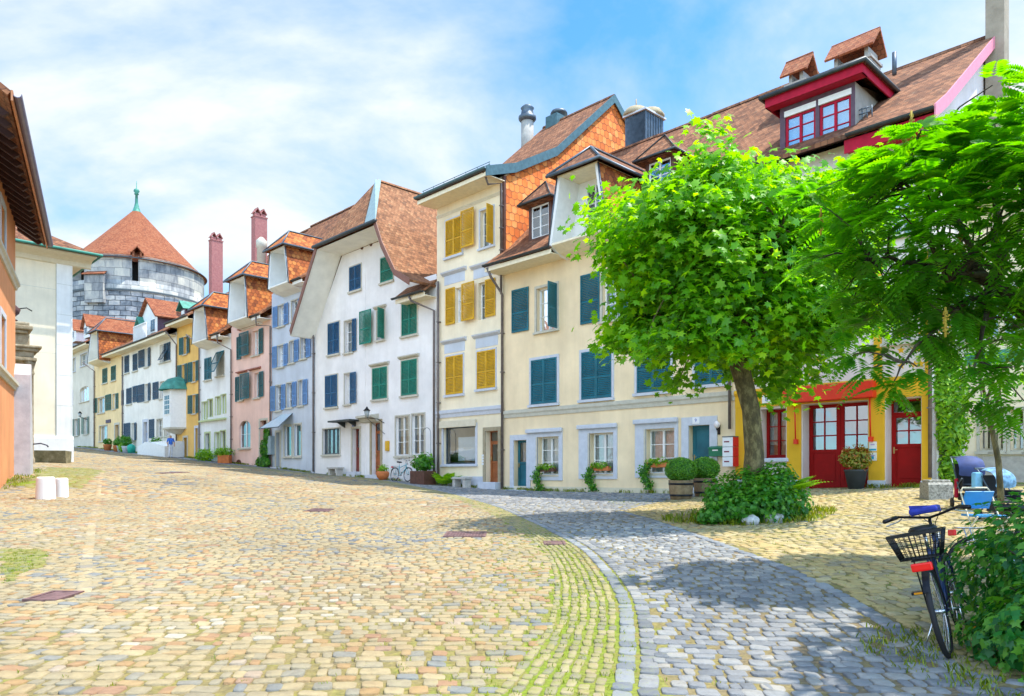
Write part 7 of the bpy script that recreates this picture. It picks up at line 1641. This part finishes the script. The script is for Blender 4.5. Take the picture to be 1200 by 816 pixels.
# pots along the far houses
for px, kind, lab in ((126, 'terr', 'terracotta pot with plant before the small light ochre house'), (137.5, 'terr', 'orange pot with dark foliage left of the box balls by the long white house'), (142, 'ball', 'clipped green ball plant, first of three before the long white house'), (148, 'ball', 'clipped green ball plant, last of three before the long white house'), (145, 'low', 'low light green bush between the two ball plants'), (183, 'ball', 'green bush at the foot of the white stair'), (181, 'low', 'bright low bush in front of the white stair'), (242, 'low', 'light green bush at the arched door of the pale house'), (236.8, 'low', 'small bush by the ochre house corner')):
    p = at_row(px, .7); e = thing('potted_plant' if kind != 'low' else 'low_bush', lab, 'plant', p, ROW.a, 'pots and bushes along the far houses')
    if kind == 'low': blob('foliage', e, (0,0,.42), (.62,.5,.45), 420, .16, L_LT, shell=.2)
    else:
        MB().lathe([(.26, 0), (.36, .5), (.38, .55), (.3, .55)], 14).build('pot', TERR if kind == 'terr' else LGREY, e)
        blob('foliage', e, (0,0,1.0 if kind == 'ball' else .8), (.48,.48,.45) if kind == 'ball' else (.4,.4,.3), 420, .14, L_GR, shell=.5)
p = at_row(154, .8); e = thing('green_bin', 'small turquoise green bin by the long white house', 'bin', p); MB().lathe([(.28, 0), (.34, .5), (.30, .62), (.12, .75), (0, .76)], 12).build('bin_body', plain('turquoise_plastic', (.02,.38,.27), .5), e)
for px, lab in ((263.5, 'orange pot with leafy plant before the pale house with green windows'),):
    p = at_row(px, .6); e = thing('potted_plant', lab, 'plant', p, 0); MB().bbox(-.38, .38, -.3, .3, 0, .55, .03).build('pot', TERR, e); blob('foliage', e, (-.1,0,.75), (.75,.45,.38), 520, .15, L_LT, shell=.2)
# ivy flower boxes of the cream house
for px, py, lab in ((641, 549, 'ivy trailing from the cream house window sill beside the teal front door'), (704, 548, 'ivy and pale flowers on the middle ground floor window sill of the cream house'), (771, 544, 'ivy trailing from the window sill nearest the number nine door')):
    x, z = ROW.L(px, py+4, -.12); p = ROW.W(x, -.12); e = thing('flower_box', lab, 'flower box', (p[0], p[1], z), ROW.a, 'ivy flower boxes on the cream house')
    MB().bbox(-.42, .42, -.11, .09, .0, .17, .015).build('box', TERR if px > 700 else DBROWN, e)
    blob('foliage', e, (0,-.06,.20), (.48,.16,.14), 420, .075, L_LT, IVY, IVYF, shell=.2); 
    P = np.stack([rng.normal(-.42, .10, 420), rng.normal(-.10, .05, 420), rng.uniform(-.75, .15, 420)], 1); P[:,0] += .12*np.sin(P[:,2]*7); leaves('trailing_ivy', P, rng.normal(0, .5, P.shape)+np.array([0,-1,.3]), .085, L_GR, e, IVY, IVYF)
    if px > 640: blob('blossoms', e, (.12,-.1,.26), (.3,.10,.08), 60, .05, plain('pale_pink_blossom', (.8,.62,.5), .7))
# ---------------- bicycles
def bicycle(name, lab, col, basket=True, fender=True, cloth=None, loc=(0,0,0), head=0, lean=0, grp=None, tyre_r=.34):
    """heading along +x, rear hub at x=0"""
    e = thing(name, lab, 'bicycle', loc, head, grp); e.rotation_euler = (lean, 0, head)
    FR = plain('bike_'+col[0], col[1], .3, .2, var=.08); TY = plain('tyre_rubber', (.015,.015,.017), .75); CH = plain('chrome', (.55,.56,.58), .2, .95, var=.05); r = tyre_r; wb = 1.07
    for i, x in enumerate((0, wb)):
        w_ = MB(); w_.m = 0; w_.torus((x, 0, r), r-.02, .02, 'y', 40, 8); w_.m = 1; w_.torus((x, 0, r), r-.045, .009, 'y', 40, 6); w_.tube([(x, -.045, r), (x, .045, r)], .018, 8)
        for k in range(28): a = 2*math.pi*k/28; s_ = 1 if k % 2 else -1; w_.tube([(x+.015*math.cos(a+.5), s_*.028, r+.015*math.sin(a+.5)), (x+(r-.05)*math.cos(a), 0, r+(r-.05)*math.sin(a))], .0013, 3, caps=False)
        w_.build('wheel', [TY, CH], e)
    m = MB(); bb = (.44, 0, .29); st = (.31, 0, .78); hd = (.86, 0, .80); hb = (.90, 0, .66)
    m.tube([bb, st], .017).tube([bb, hb], .019).tube([(.34, 0, .66), hd], .017).tube([hb, (.845, 0, .86)], .020)
    for s_ in (-1, 1): m.tube([(0, s_*.055, r), (.40, s_*.035, .30)], .010, 6).tube([(0, s_*.055, r), (.325, s_*.02, .72)], .008, 6).tube([(.905, s_*.045, .66), (wb, s_*.055, r)], .012, 6)
    m.tube([(.905, -.05, .665), (.905, .05, .665)], .015, 6); m.build('frame', FR, e)
    m = MB().tube([(.845, 0, .86), (.83, 0, .98), (.88, 0, 1.0)], .013, 6); m.tube([(.74, -.30, 1.04), (.80, -.22, 1.05), (.88, -.1, 1.02), (.90, 0, 1.0), (.88, .1, 1.02), (.80, .22, 1.05), (.74, .30, 1.04)], .011, 7); hb_ = m.build('handlebar', CH if col[0] != 'navy' else BLACK, e)
    for s_ in (-1, 1): MB().tube([(.66, s_*.315, 1.035), (.79, s_*.235, 1.05)], .018, 8).build('grip', BLACK, hb_); MB().tube([(.80, s_*.20, 1.03), (.86, s_*.24, 1.01), (.80, s_*.33, .99)], .006, 5).build('brake_lever', CH, hb_)
    s2 = MB(); s2.lathe([(.0, .90), (.09, .905), (.105, .94), (.085, .965), (.0, .97)], 16, (.0, 0))
    for i, v in enumerate(s2.v): x, y, z = v; s2.v[i] = (.27+x*1.25+(.10 if x > 0 else 0)*x/.1, y*(1.0 if x < 0 else .55), z+(-.01 if x > 0 else 0))
    s2.build('saddle', cloth or BLACK, e); MB().tube([(.32, 0, .76), (.29, 0, .91)], .013, 6).build('seat_post', CH, e)
    if fender:
        for x, a0, a1 in ((0, R(35), R(150)), (wb, R(20), R(150))):
            f = MB(); n = 16
            for i in range(n):
                t0, t1 = a0+(a1-a0)*i/n, a0+(a1-a0)*(i+1)/n; R2 = r+.025
                f.add([(x+R2*math.cos(t), y, r+R2*math.sin(t)-abs(y)*.15) for t in (t0, t1) for y in (-.022, 0, .022)], [(0,1,4,3), (1,2,5,4)])
            f.build('mudguard', BLACK if col[0] == 'navy' else CH, e, fix=False)
            
    m = MB().tube([(.44, -.09, .29), (.44, .09, .29)], .018, 8).torus((.44, -.055, .29), .095, .006, 'y', 26, 5).tube([(.44, -.09, .29), (.50, -.10, .14)], .010, 5).tube([(.44, .09, .29), (.38, .10, .44)], .010, 5).tube([(.44, -.055, .385), (.0, -.05, r+.035)], .004, 4).tube([(.44, -.055, .195), (0, -.05, r-.035)], .004, 4); m.build('crank', CH, e)
    for (x, y, z) in ((.50, -.15, .13), (.38, .15, .45)): q = MB(); q.m = 0; q.bbox(x-.045, x+.045, y-.05, y+.05, z-.012, z+.012, .004); q.m = 1; q.box(x-.047, x-.044, y-.03, y+.03, z-.008, z+.008).box(x+.044, x+.047, y-.03, y+.03, z-.008, z+.008); q.build('pedal', [BLACK, plain('amber_reflector', (.8,.30,.01), .2)], e)
    m = MB()
    for s_ in (-1, 1): m.tube([(.28, s_*.03, .70), (.12, s_*.06, .74), (-.22, s_*.06, .74)], .006, 5).tube([(-.12, s_*.06, .74), (.0, s_*.06, r)], .006, 5)
    for x in (.1, 0, -.1, -.22): m.tube([(x, -.06, .74), (x, .06, .74)], .005, 5)
    m.build('rear_rack', BLACK if col[0] == 'navy' else CH, e)
    q = MB(); q.bbox(-.262, -.235, -.07, .07, .665, .725, .012); q.build('rear_reflector', plain('red_reflector', (.75,.01,.01), .15), e)
    MB().tube([(.20, .05, .30), (.16, .20, .01)], .008, 5).tube([(.16, .20, .01), (.20, .22, .005)], .010, 5).build('kickstand', CH, e)
    q = MB()
    for s_ in (-1, 1): q.tube([(.80, s_*.18, 1.03), (.93, s_*.10, 1.06), (.97, s_*.02, .95), (.90, s_*.02, .80), (.62, s_*.03, .60), (.40, s_*.04, .40)], .0035, 5)
    q.build('brake_cable', BLACK, e)
    MB().bbox(.945, .99, -.035, .035, .80, .865, .015).build('headlight', CH, e)
    if basket:
        m = MB(); z0, z1 = .755, .935; A0, A1, B0 = -.27, .02, .13
        def ring(z, a0, a1, b, rr): m.tube([(a0, -b, z), (a1, -b, z), (a1, b, z), (a0, b, z), (a0, -b, z)], rr, 5)
        for k in range(5): t = k/4; ring(z0+(z1-z0)*t, A0+.04*(1-t), A1-.03*(1-t), B0+.05*t, .0055 if k in (0, 4) else .0028)
        for k in range(11): u = -1+2*k/10; m.tube([(A0+.04, u*B0, z0), (A0, u*(B0+.05), z1)], .0028, 4).tube([(A1-.03, u*B0, z0), (A1, u*(B0+.05), z1)], .0028, 4)
        for k in range(9): t = k/8; xa = A0+.04+(A1-A0-.07)*t; xb = A0+(A1-A0)*t; 
        for k in range(9):
            t = k/8; xa = A0+.04+(A1-A0-.07)*t; xb = A0+(A1-A0)*t
            for s_ in (-1, 1): m.tube([(xa, s_*B0, z0), (xb, s_*(B0+.05), z1)], .0028, 4)
            m.tube([(xa, -B0, z0), (xa, B0, z0)], .002, 4)
        m.box(A0-.004, A0+.004, -B0-.05, B0+.05, z1-.012, z1+.012); m.build('basket', BLACK, e)
    return e
NAVYP = ('navy', (.012,.03,.10))
bx_, by_ = (1112-600)/F*5.25, 5.25
hd = math.atan2(.82, .575)
b1 = bicycle('bicycle', 'dark blue bicycle with wire basket and red rear reflector leaning beside the ivy', NAVYP, True, loc=(bx_+.14, by_+.22, gz(bx_, by_+.3)), head=hd, lean=R(-13))
CL = plain('blue_saddle_cover', (.012,.025,.26), .7, var=.3, scale=20)
q = MB(); q.bbox(.58, .86, -.10, .11, 1.045, 1.10, .025); q.add([(.60,-.08,1.10),(.85,-.1,1.09),(.86,.12,1.12),(.62,.1,1.13),(.60,-.08,1.05),(.85,-.1,1.04),(.86,.12,1.04),(.62,.1,1.04)], [(0,1,2,3),(0,4,5,1),(1,5,6,2),(2,6,7,3),(3,7,4,0)])
o = q.build('folded_cloth', CL); o.rotation_euler = (R(-13), 0, hd); o.location = b1.location; tag(o, 'bright blue folded cloth lying on the handlebar of the basket bicycle', 'cloth')
b2 = bicycle('bicycle', 'black bicycle half hidden in the ivy behind the basket bicycle', ('black', (.02,.022,.025)), False, loc=(4.4, 7.0, gz(4.4, 7.0)), head=R(-8), lean=R(-6))
p = at_row(462, .75); b3 = bicycle('bicycle', 'turquoise bicycle parked before the large window of the white house', ('teal', (.10,.42,.50)), False, loc=p, head=ROW.a, lean=R(-5))
p = at_row(187, 1.0); b4 = bicycle('bicycle', 'small dark blue bicycle standing at the foot of the white stair', ('blue', (.03,.07,.35)), False, loc=p, head=ROW.a+R(40), lean=R(4))
# ---------------- strollers, chair, stone block
def stroller(lab, px, py, D, body, hood_, trim, head, sc_=1.0, bags=()):
    p = ((px-600)/F*D, D); z = gz(*p); e = thing('stroller', lab, 'stroller', (p[0], p[1], z), head); e.scale = (sc_,)*3
    m = MB()
    for s_ in (-1, 1): m.tube([(s_*.24, .35, .12), (s_*.24, -.05, .55), (s_*.25, -.38, 1.02), (s_*.25, -.46, 1.06)], .014, 6).tube([(s_*.24, -.38, .14), (s_*.24, .05, .5), (s_*.23, .22, .62)], .014, 6)
    m.tube([(-.25, -.46, 1.06), (.25, -.46, 1.06)], .018, 8).tube([(-.24, .35, .14), (.24, .35, .14)], .012, 6).tube([(-.24, -.38, .14), (.24, -.38, .14)], .012, 6).tube([(-.24, .0, .5), (.24, .0, .5)], .012, 6); m.build('frame', trim, e)
    for x in (-.24, .24):
        for y in (.36, -.38): w_ = MB(); w_.torus((x, y, .11), .085, .022, 'x', 20, 6); w_.tube([(x-.02, y, .11), (x+.02, y, .11)], .06, 10); w_.build('wheel', BLACK, e)
    m = MB(); m.add([(-.20,.28,.40),(.20,.28,.40),(.21,-.12,.48),(-.21,-.12,.48),(.21,-.30,.92),(-.21,-.30,.92),(-.20,.28,.36),(.20,.28,.36),(.21,-.16,.43),(-.21,-.16,.43),(.21,-.35,.92),(-.21,-.35,.92)], [(0,1,2,3),(3,2,4,5),(7,6,9,8),(8,9,11,10),(0,6,7,1),(4,10,11,5),(1,7,8,2),(2,8,10,4),(0,3,9,6),(3,5,11,9)])
    m.bbox(-.22, -.19, -.25, .20, .42, .62, .01).bbox(.19, .22, -.25, .20, .42, .62, .01); m.bbox(-.18, .18, -.25, .22, .17, .32, .03); m.build('seat', body, e)
    m = MB(); n = 8; vs = []
    for i in range(n+1):
        t = R(-10)+R(120)*i/n; 
        for j in range(7): u = -1+2*j/6; rr = .36*(1-.12*u*u); vs.append((u*.235, -.26+rr*math.sin(t)*1.05, .78+rr*math.cos(t)*.85*(1-.10*abs(u)**3)))
    k = len(vs); vs2 = [(x*.95, y*.97-.0, z-.015) for x, y, z in vs]; fs = []
    for i in range(n):
        for j in range(6): a = i*7+j; fs += [(a, a+1, a+8, a+7), (k+a+7, k+a+8, k+a+1, k+a)]
    m.smooth = True; m.add(vs+vs2, fs); m.build('hood', hood_, e, fix=False)
    for (x, y, z_, w_, h_, mt) in bags: MB().bbox(x-w_/2, x+w_/2, y-.06, y+.06, z_-h_, z_, .03).build('bag', mt, e)
    return e
stroller('dark stroller with red and navy hood beside the grey stone block', 1138, 585, 15.2, plain('black_fabric', (.012,.012,.015), .8), plain('navy_red_hood', (.03,.05,.16), .7, var=.3), LEAD, R(165), 1.0, bags=((.24,-.1,.62,.06,.4,CRIM),))
stroller('pale blue stroller with patterned hood and blue bags behind the thin young tree', 1176, 585, 13.4, plain('dark_grey_fabric', (.03,.03,.035), .8), plain('pale_blue_hood', (.13,.27,.42), .7, var=.6, scale=12), LEAD, R(190), .88, bags=((-.30,-.35,.95,.13,.28,plain('periwinkle_bag', (.18,.25,.60), .7)), (.30,-.35,.98,.18,.34,plain('sky_blue_bag', (.20,.48,.72), .7))))
D6 = 10.5; p = ((1153-600)/F*D6, D6); e = thing('garden_chair', 'light blue folding chair with tubular frame just behind the ivy', 'chair', (p[0], p[1], gz(*p)), R(178)); BP = plain('sky_blue_plastic', (.05,.28,.60), .4)
m = MB()
for s_ in (-1, 1): m.tube([(s_*.21, .24, 0), (s_*.21, -.20, .78)], .012, 6).tube([(s_*.21, -.24, 0), (s_*.21, .22, .45)], .012, 6)
m.tube([(-.21, -.20, .78), (-.17, -.22, .84), (.17, -.22, .84), (.21, -.20, .78)], .012, 6); m.build('frame', CREAMT, e); m = MB().bbox(-.20, .20, -.21, .22, .44, .47, .008); m.build('seat', BP, e)
m = MB(); m.M = Matrix.Translation((0, -.165, .66)) @ Matrix.Rotation(R(-28), 4, 'X'); m.bbox(-.20, .20, -.01, .01, -.13, .15, .008); m.M = None; m.build('backrest', BP, e)
p = g(1105, 586); e = thing('stone_block', 'rough grey granite block on the cobbles left of the strollers', 'stone block', (p[0], p[1]+.25, p[2]), R(-8)); GRAN = stonemat('granite', [(.35,(.14,.13,.11)),(.5,(.32,.30,.26)),(.65,(.50,.47,.40))], 22, .5)
m = MB().prism([(-.28, -.1), (.28, -.1), (.25, .34), (.20, .39), (-.20, .39), (-.25, .34)], -.27, .25); m.build('block', GRAN, e); MB().bbox(-.25, .23, -.19, .19, .385, .45, .03).build('block_top', GRAN, e)
# ---------------- the pedestrian
def person(lab, x, y, H, head):
    z = gz(x, y); e = thing('person', lab, 'person', (x, y, z), head); k = H/1.75
    J = {'pel': (0,0,.95), 'spine': (0,-.01,1.15), 'chest': (0,0,1.34), 'neck': (0,0,1.49), 'lsh': (-.18,0,1.42), 'rsh': (.18,0,1.42), 'lel': (-.24,.05,1.15), 'rel': (.25,-.02,1.14), 'lwr': (-.22,-.12,.96), 'rwr': (.24,-.14,.98), 'lhip': (-.09,0,.90), 'rhip': (.09,0,.90), 'lkn': (-.10,-.08,.49), 'rkn': (.10,.03,.49), 'lan': (-.10,.0,.08), 'ran': (.10,.16,.10), 'lto': (-.10,-.15,.035), 'rto': (.10,.02,.035)}
    rad = {'pel': .15, 'spine': .135, 'chest': .15, 'neck': .055, 'lsh': .065, 'rsh': .065, 'lel': .045, 'rel': .045, 'lwr': .032, 'rwr': .032, 'lhip': .09, 'rhip': .09, 'lkn': .062, 'rkn': .062, 'lan': .045, 'ran': .045, 'lto': .035, 'rto': .035}
    E_ = [('pel','spine'),('spine','chest'),('chest','neck'),('chest','lsh'),('chest','rsh'),('lsh','lel'),('rsh','rel'),('lel','lwr'),('rel','rwr'),('pel','lhip'),('pel','rhip'),('lhip','lkn'),('rhip','rkn'),('lkn','lan'),('rkn','ran'),('lan','lto'),('ran','rto')]
    J['hdb'] = (0,-.01,1.56); J['hdt'] = (0,-.01,1.68); rad['hdb'] = .085; rad['hdt'] = .09; E_ += [('neck','hdb'),('hdb','hdt')]
    for s_, w_ in (('l', 'lwr'), ('r', 'rwr')):
        c_ = Vector(J[w_]); pm = s_+'pm'; J[pm] = tuple(c_+Vector((0, -.02, -.07))); rad[pm] = .032; E_.append((w_, pm))
        for i in range(4): f = s_+'f%d' % i; J[f] = tuple(c_+Vector(((i-1.5)*.018, -.03, -.15+abs(i-1.4)*.008))); rad[f] = .009; E_.append((pm, f))
        f = s_+'th'; J[f] = tuple(c_+Vector((.045 if s_ == 'l' else -.045, -.045, -.10))); rad[f] = .011; E_.append((w_, f))
    ks = list(J); me = bpy.data.meshes.new('body'); me.from_pydata([tuple(c*k for c in J[q]) for q in ks], [(ks.index(a), ks.index(b)) for a, b in E_], []); o = bpy.data.objects.new('body', me); COL.objects.link(o)
    sm_ = o.modifiers.new('s', 'SKIN'); 
    for i, q in enumerate(ks): me.skin_vertices[0].data[i].radius = (rad[q]*k, rad[q]*k*(.8 if q in ('chest', 'pel', 'spine') else 1)); me.skin_vertices[0].data[i].use_root = (q == 'pel')
    o.modifiers.new('u', 'SUBSURF').levels = 1; dg = bpy.context.evaluated_depsgraph_get(); m2 = bpy.data.meshes.new_from_object(o.evaluated_get(dg)); bpy.data.objects.remove(o)
    o = bpy.data.objects.new('body', m2); COL.objects.link(o); o.parent = e
    for mt in (plain('skin_tone', (.50,.28,.18), .6), plain('blue_white_shirt', (.04,.16,.62), .8, var=.5, scale=9), plain('white_trousers', (.72,.74,.80), .8), plain('dark_shoe', (.04,.04,.04), .6), plain('brown_hair', (.07,.035,.02), .7)): m2.materials.append(mt)
    for p_ in m2.polygons:
        c_ = p_.center/k; mi = 0
        if c_.z < .09: mi = 3
        elif c_.z < .98 and abs(c_.x) < .19: mi = 2
        elif c_.z < 1.47 and not (c_.z < 1.16 and abs(c_.x) > .19): mi = 1
        elif c_.z > 1.68 or (c_.z > 1.56 and c_.y > .03): mi = 4
        p_.material_index = mi; p_.use_smooth = True
    return e
pp = at_row(200, 1.5); person('person in blue patterned top and white trousers walking up the street', pp[0], pp[1], 1.72, R(35))
# ================================================================ LIGHT, SKY, CAMERA
S = Vector((1.0, .04, 2.35)).normalized()
elev = math.asin(S.z); az = math.atan2(S.x, S.y)      # azimuth from +Y towards +X
sd = bpy.data.lights.new('sun', 'SUN'); sd.energy = 2.55; sd.angle = R(.55); sd.color = (1, .95, .86)
so = bpy.data.objects.new('sun', sd); COL.objects.link(so); so.rotation_euler = (-S).to_track_quat('-Z', 'Y').to_euler()
w = bpy.data.worlds.new('World'); sc.world = w; w.use_nodes = True; nt = w.node_tree; bg = nt.nodes['Background']
sky = nd(nt, 'ShaderNodeTexSky', sky_type='NISHITA', sun_disc=False); sky.sun_elevation = elev; sky.sun_rotation = az; sky.air_density = 1.0; sky.dust_density = .4; sky.ozone_density = 2.0
tc = nd(nt, 'ShaderNodeTexCoord'); sp = nd(nt, 'ShaderNodeSeparateXYZ'); lk(nt, tc, 'Generated', sp, 'Vector')
zz = math_n(nt, 'MAXIMUM', sp.outputs['Z'], 0.0); den = math_n(nt, 'ADD', zz, .38)
cb = nd(nt, 'ShaderNodeCombineXYZ'); nt.links.new(math_n(nt, 'DIVIDE', sp.outputs['X'], den), cb.inputs[0]); nt.links.new(math_n(nt, 'DIVIDE', sp.outputs['Y'], den), cb.inputs[1]); nt.links.new(zz, cb.inputs[2])
mp = nd(nt, 'ShaderNodeMapping'); mp.inputs['Location'].default_value = (4.2, 1.1, 7); mp.inputs['Scale'].default_value = (.8, 1.0, 1); lk(nt, cb, 'Vector', mp, 'Vector')
n1 = nd(nt, 'ShaderNodeTexNoise', i_Scale=1.5, i_Detail=9.0, i_Roughness=.56, i_Distortion=.35); lk(nt, mp, 'Vector', n1, 'Vector')
n2 = nd(nt, 'ShaderNodeTexNoise', i_Scale=.75, i_Detail=4.0, i_Roughness=.5); lk(nt, mp, 'Vector', n2, 'Vector')
f = math_n(nt, 'ADD', math_n(nt, 'MULTIPLY', n1.outputs['Fac'], .6), math_n(nt, 'MULTIPLY', n2.outputs['Fac'], .4))
cr = ramp(nt, [(.41, (.0,.0,.0)), (.475, (.42,.42,.42)), (.55, (1,1,1))]); nt.links.new(f, cr.inputs['Fac'])
cc = ramp(nt, [(.36, (2.5,3.05,3.45)), (.62, (4.0,4.15,4.25))]); lk(nt, n1, 'Fac', cc, 'Fac')
blue = nd(nt, 'ShaderNodeVectorMath', operation='MULTIPLY'); lk(nt, sky, 'Color', blue, 0); blue.inputs[1].default_value = (.44, .88, 1.12)
mx = nd(nt, 'ShaderNodeMix', data_type='RGBA'); nt.links.new(cr.outputs['Color'], mx.inputs['Factor']); nt.links.new(blue.outputs[0], mx.inputs[6]); nt.links.new(cc.outputs['Color'], mx.inputs[7])
back = math_n(nt, 'MINIMUM', math_n(nt, 'MAXIMUM', math_n(nt, 'MULTIPLY_ADD', sp.outputs['Y'], -2.2, .25), 0.0), 1.0)      # sky behind the viewer made brighter, an added glow to light the facades
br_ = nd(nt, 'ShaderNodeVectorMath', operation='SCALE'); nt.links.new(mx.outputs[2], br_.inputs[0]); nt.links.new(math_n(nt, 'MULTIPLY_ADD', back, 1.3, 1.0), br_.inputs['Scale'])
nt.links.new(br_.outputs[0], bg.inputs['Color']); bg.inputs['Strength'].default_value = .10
cam = bpy.data.cameras.new('camera'); co = bpy.data.objects.new('camera', cam); COL.objects.link(co); sc.camera = co
co.location = (0, 0, EZ); co.rotation_euler = (R(90), 0, 0); cam.sensor_width = 36; cam.lens = 36*F/1200; cam.shift_y = (HY-408)/1200; cam.clip_end = 2000; cam.clip_start = .05
vs = sc.view_settings; vs.view_transform = 'Standard'; vs.look = 'None'; vs.gamma = 1; vs.exposure = 1.48; vs.use_curve_mapping = False
sc.cycles.max_bounces = 8; sc.cycles.transparent_max_bounces = 12; sc.cycles.diffuse_bounces = 4
sc.cycles.use_denoising = True
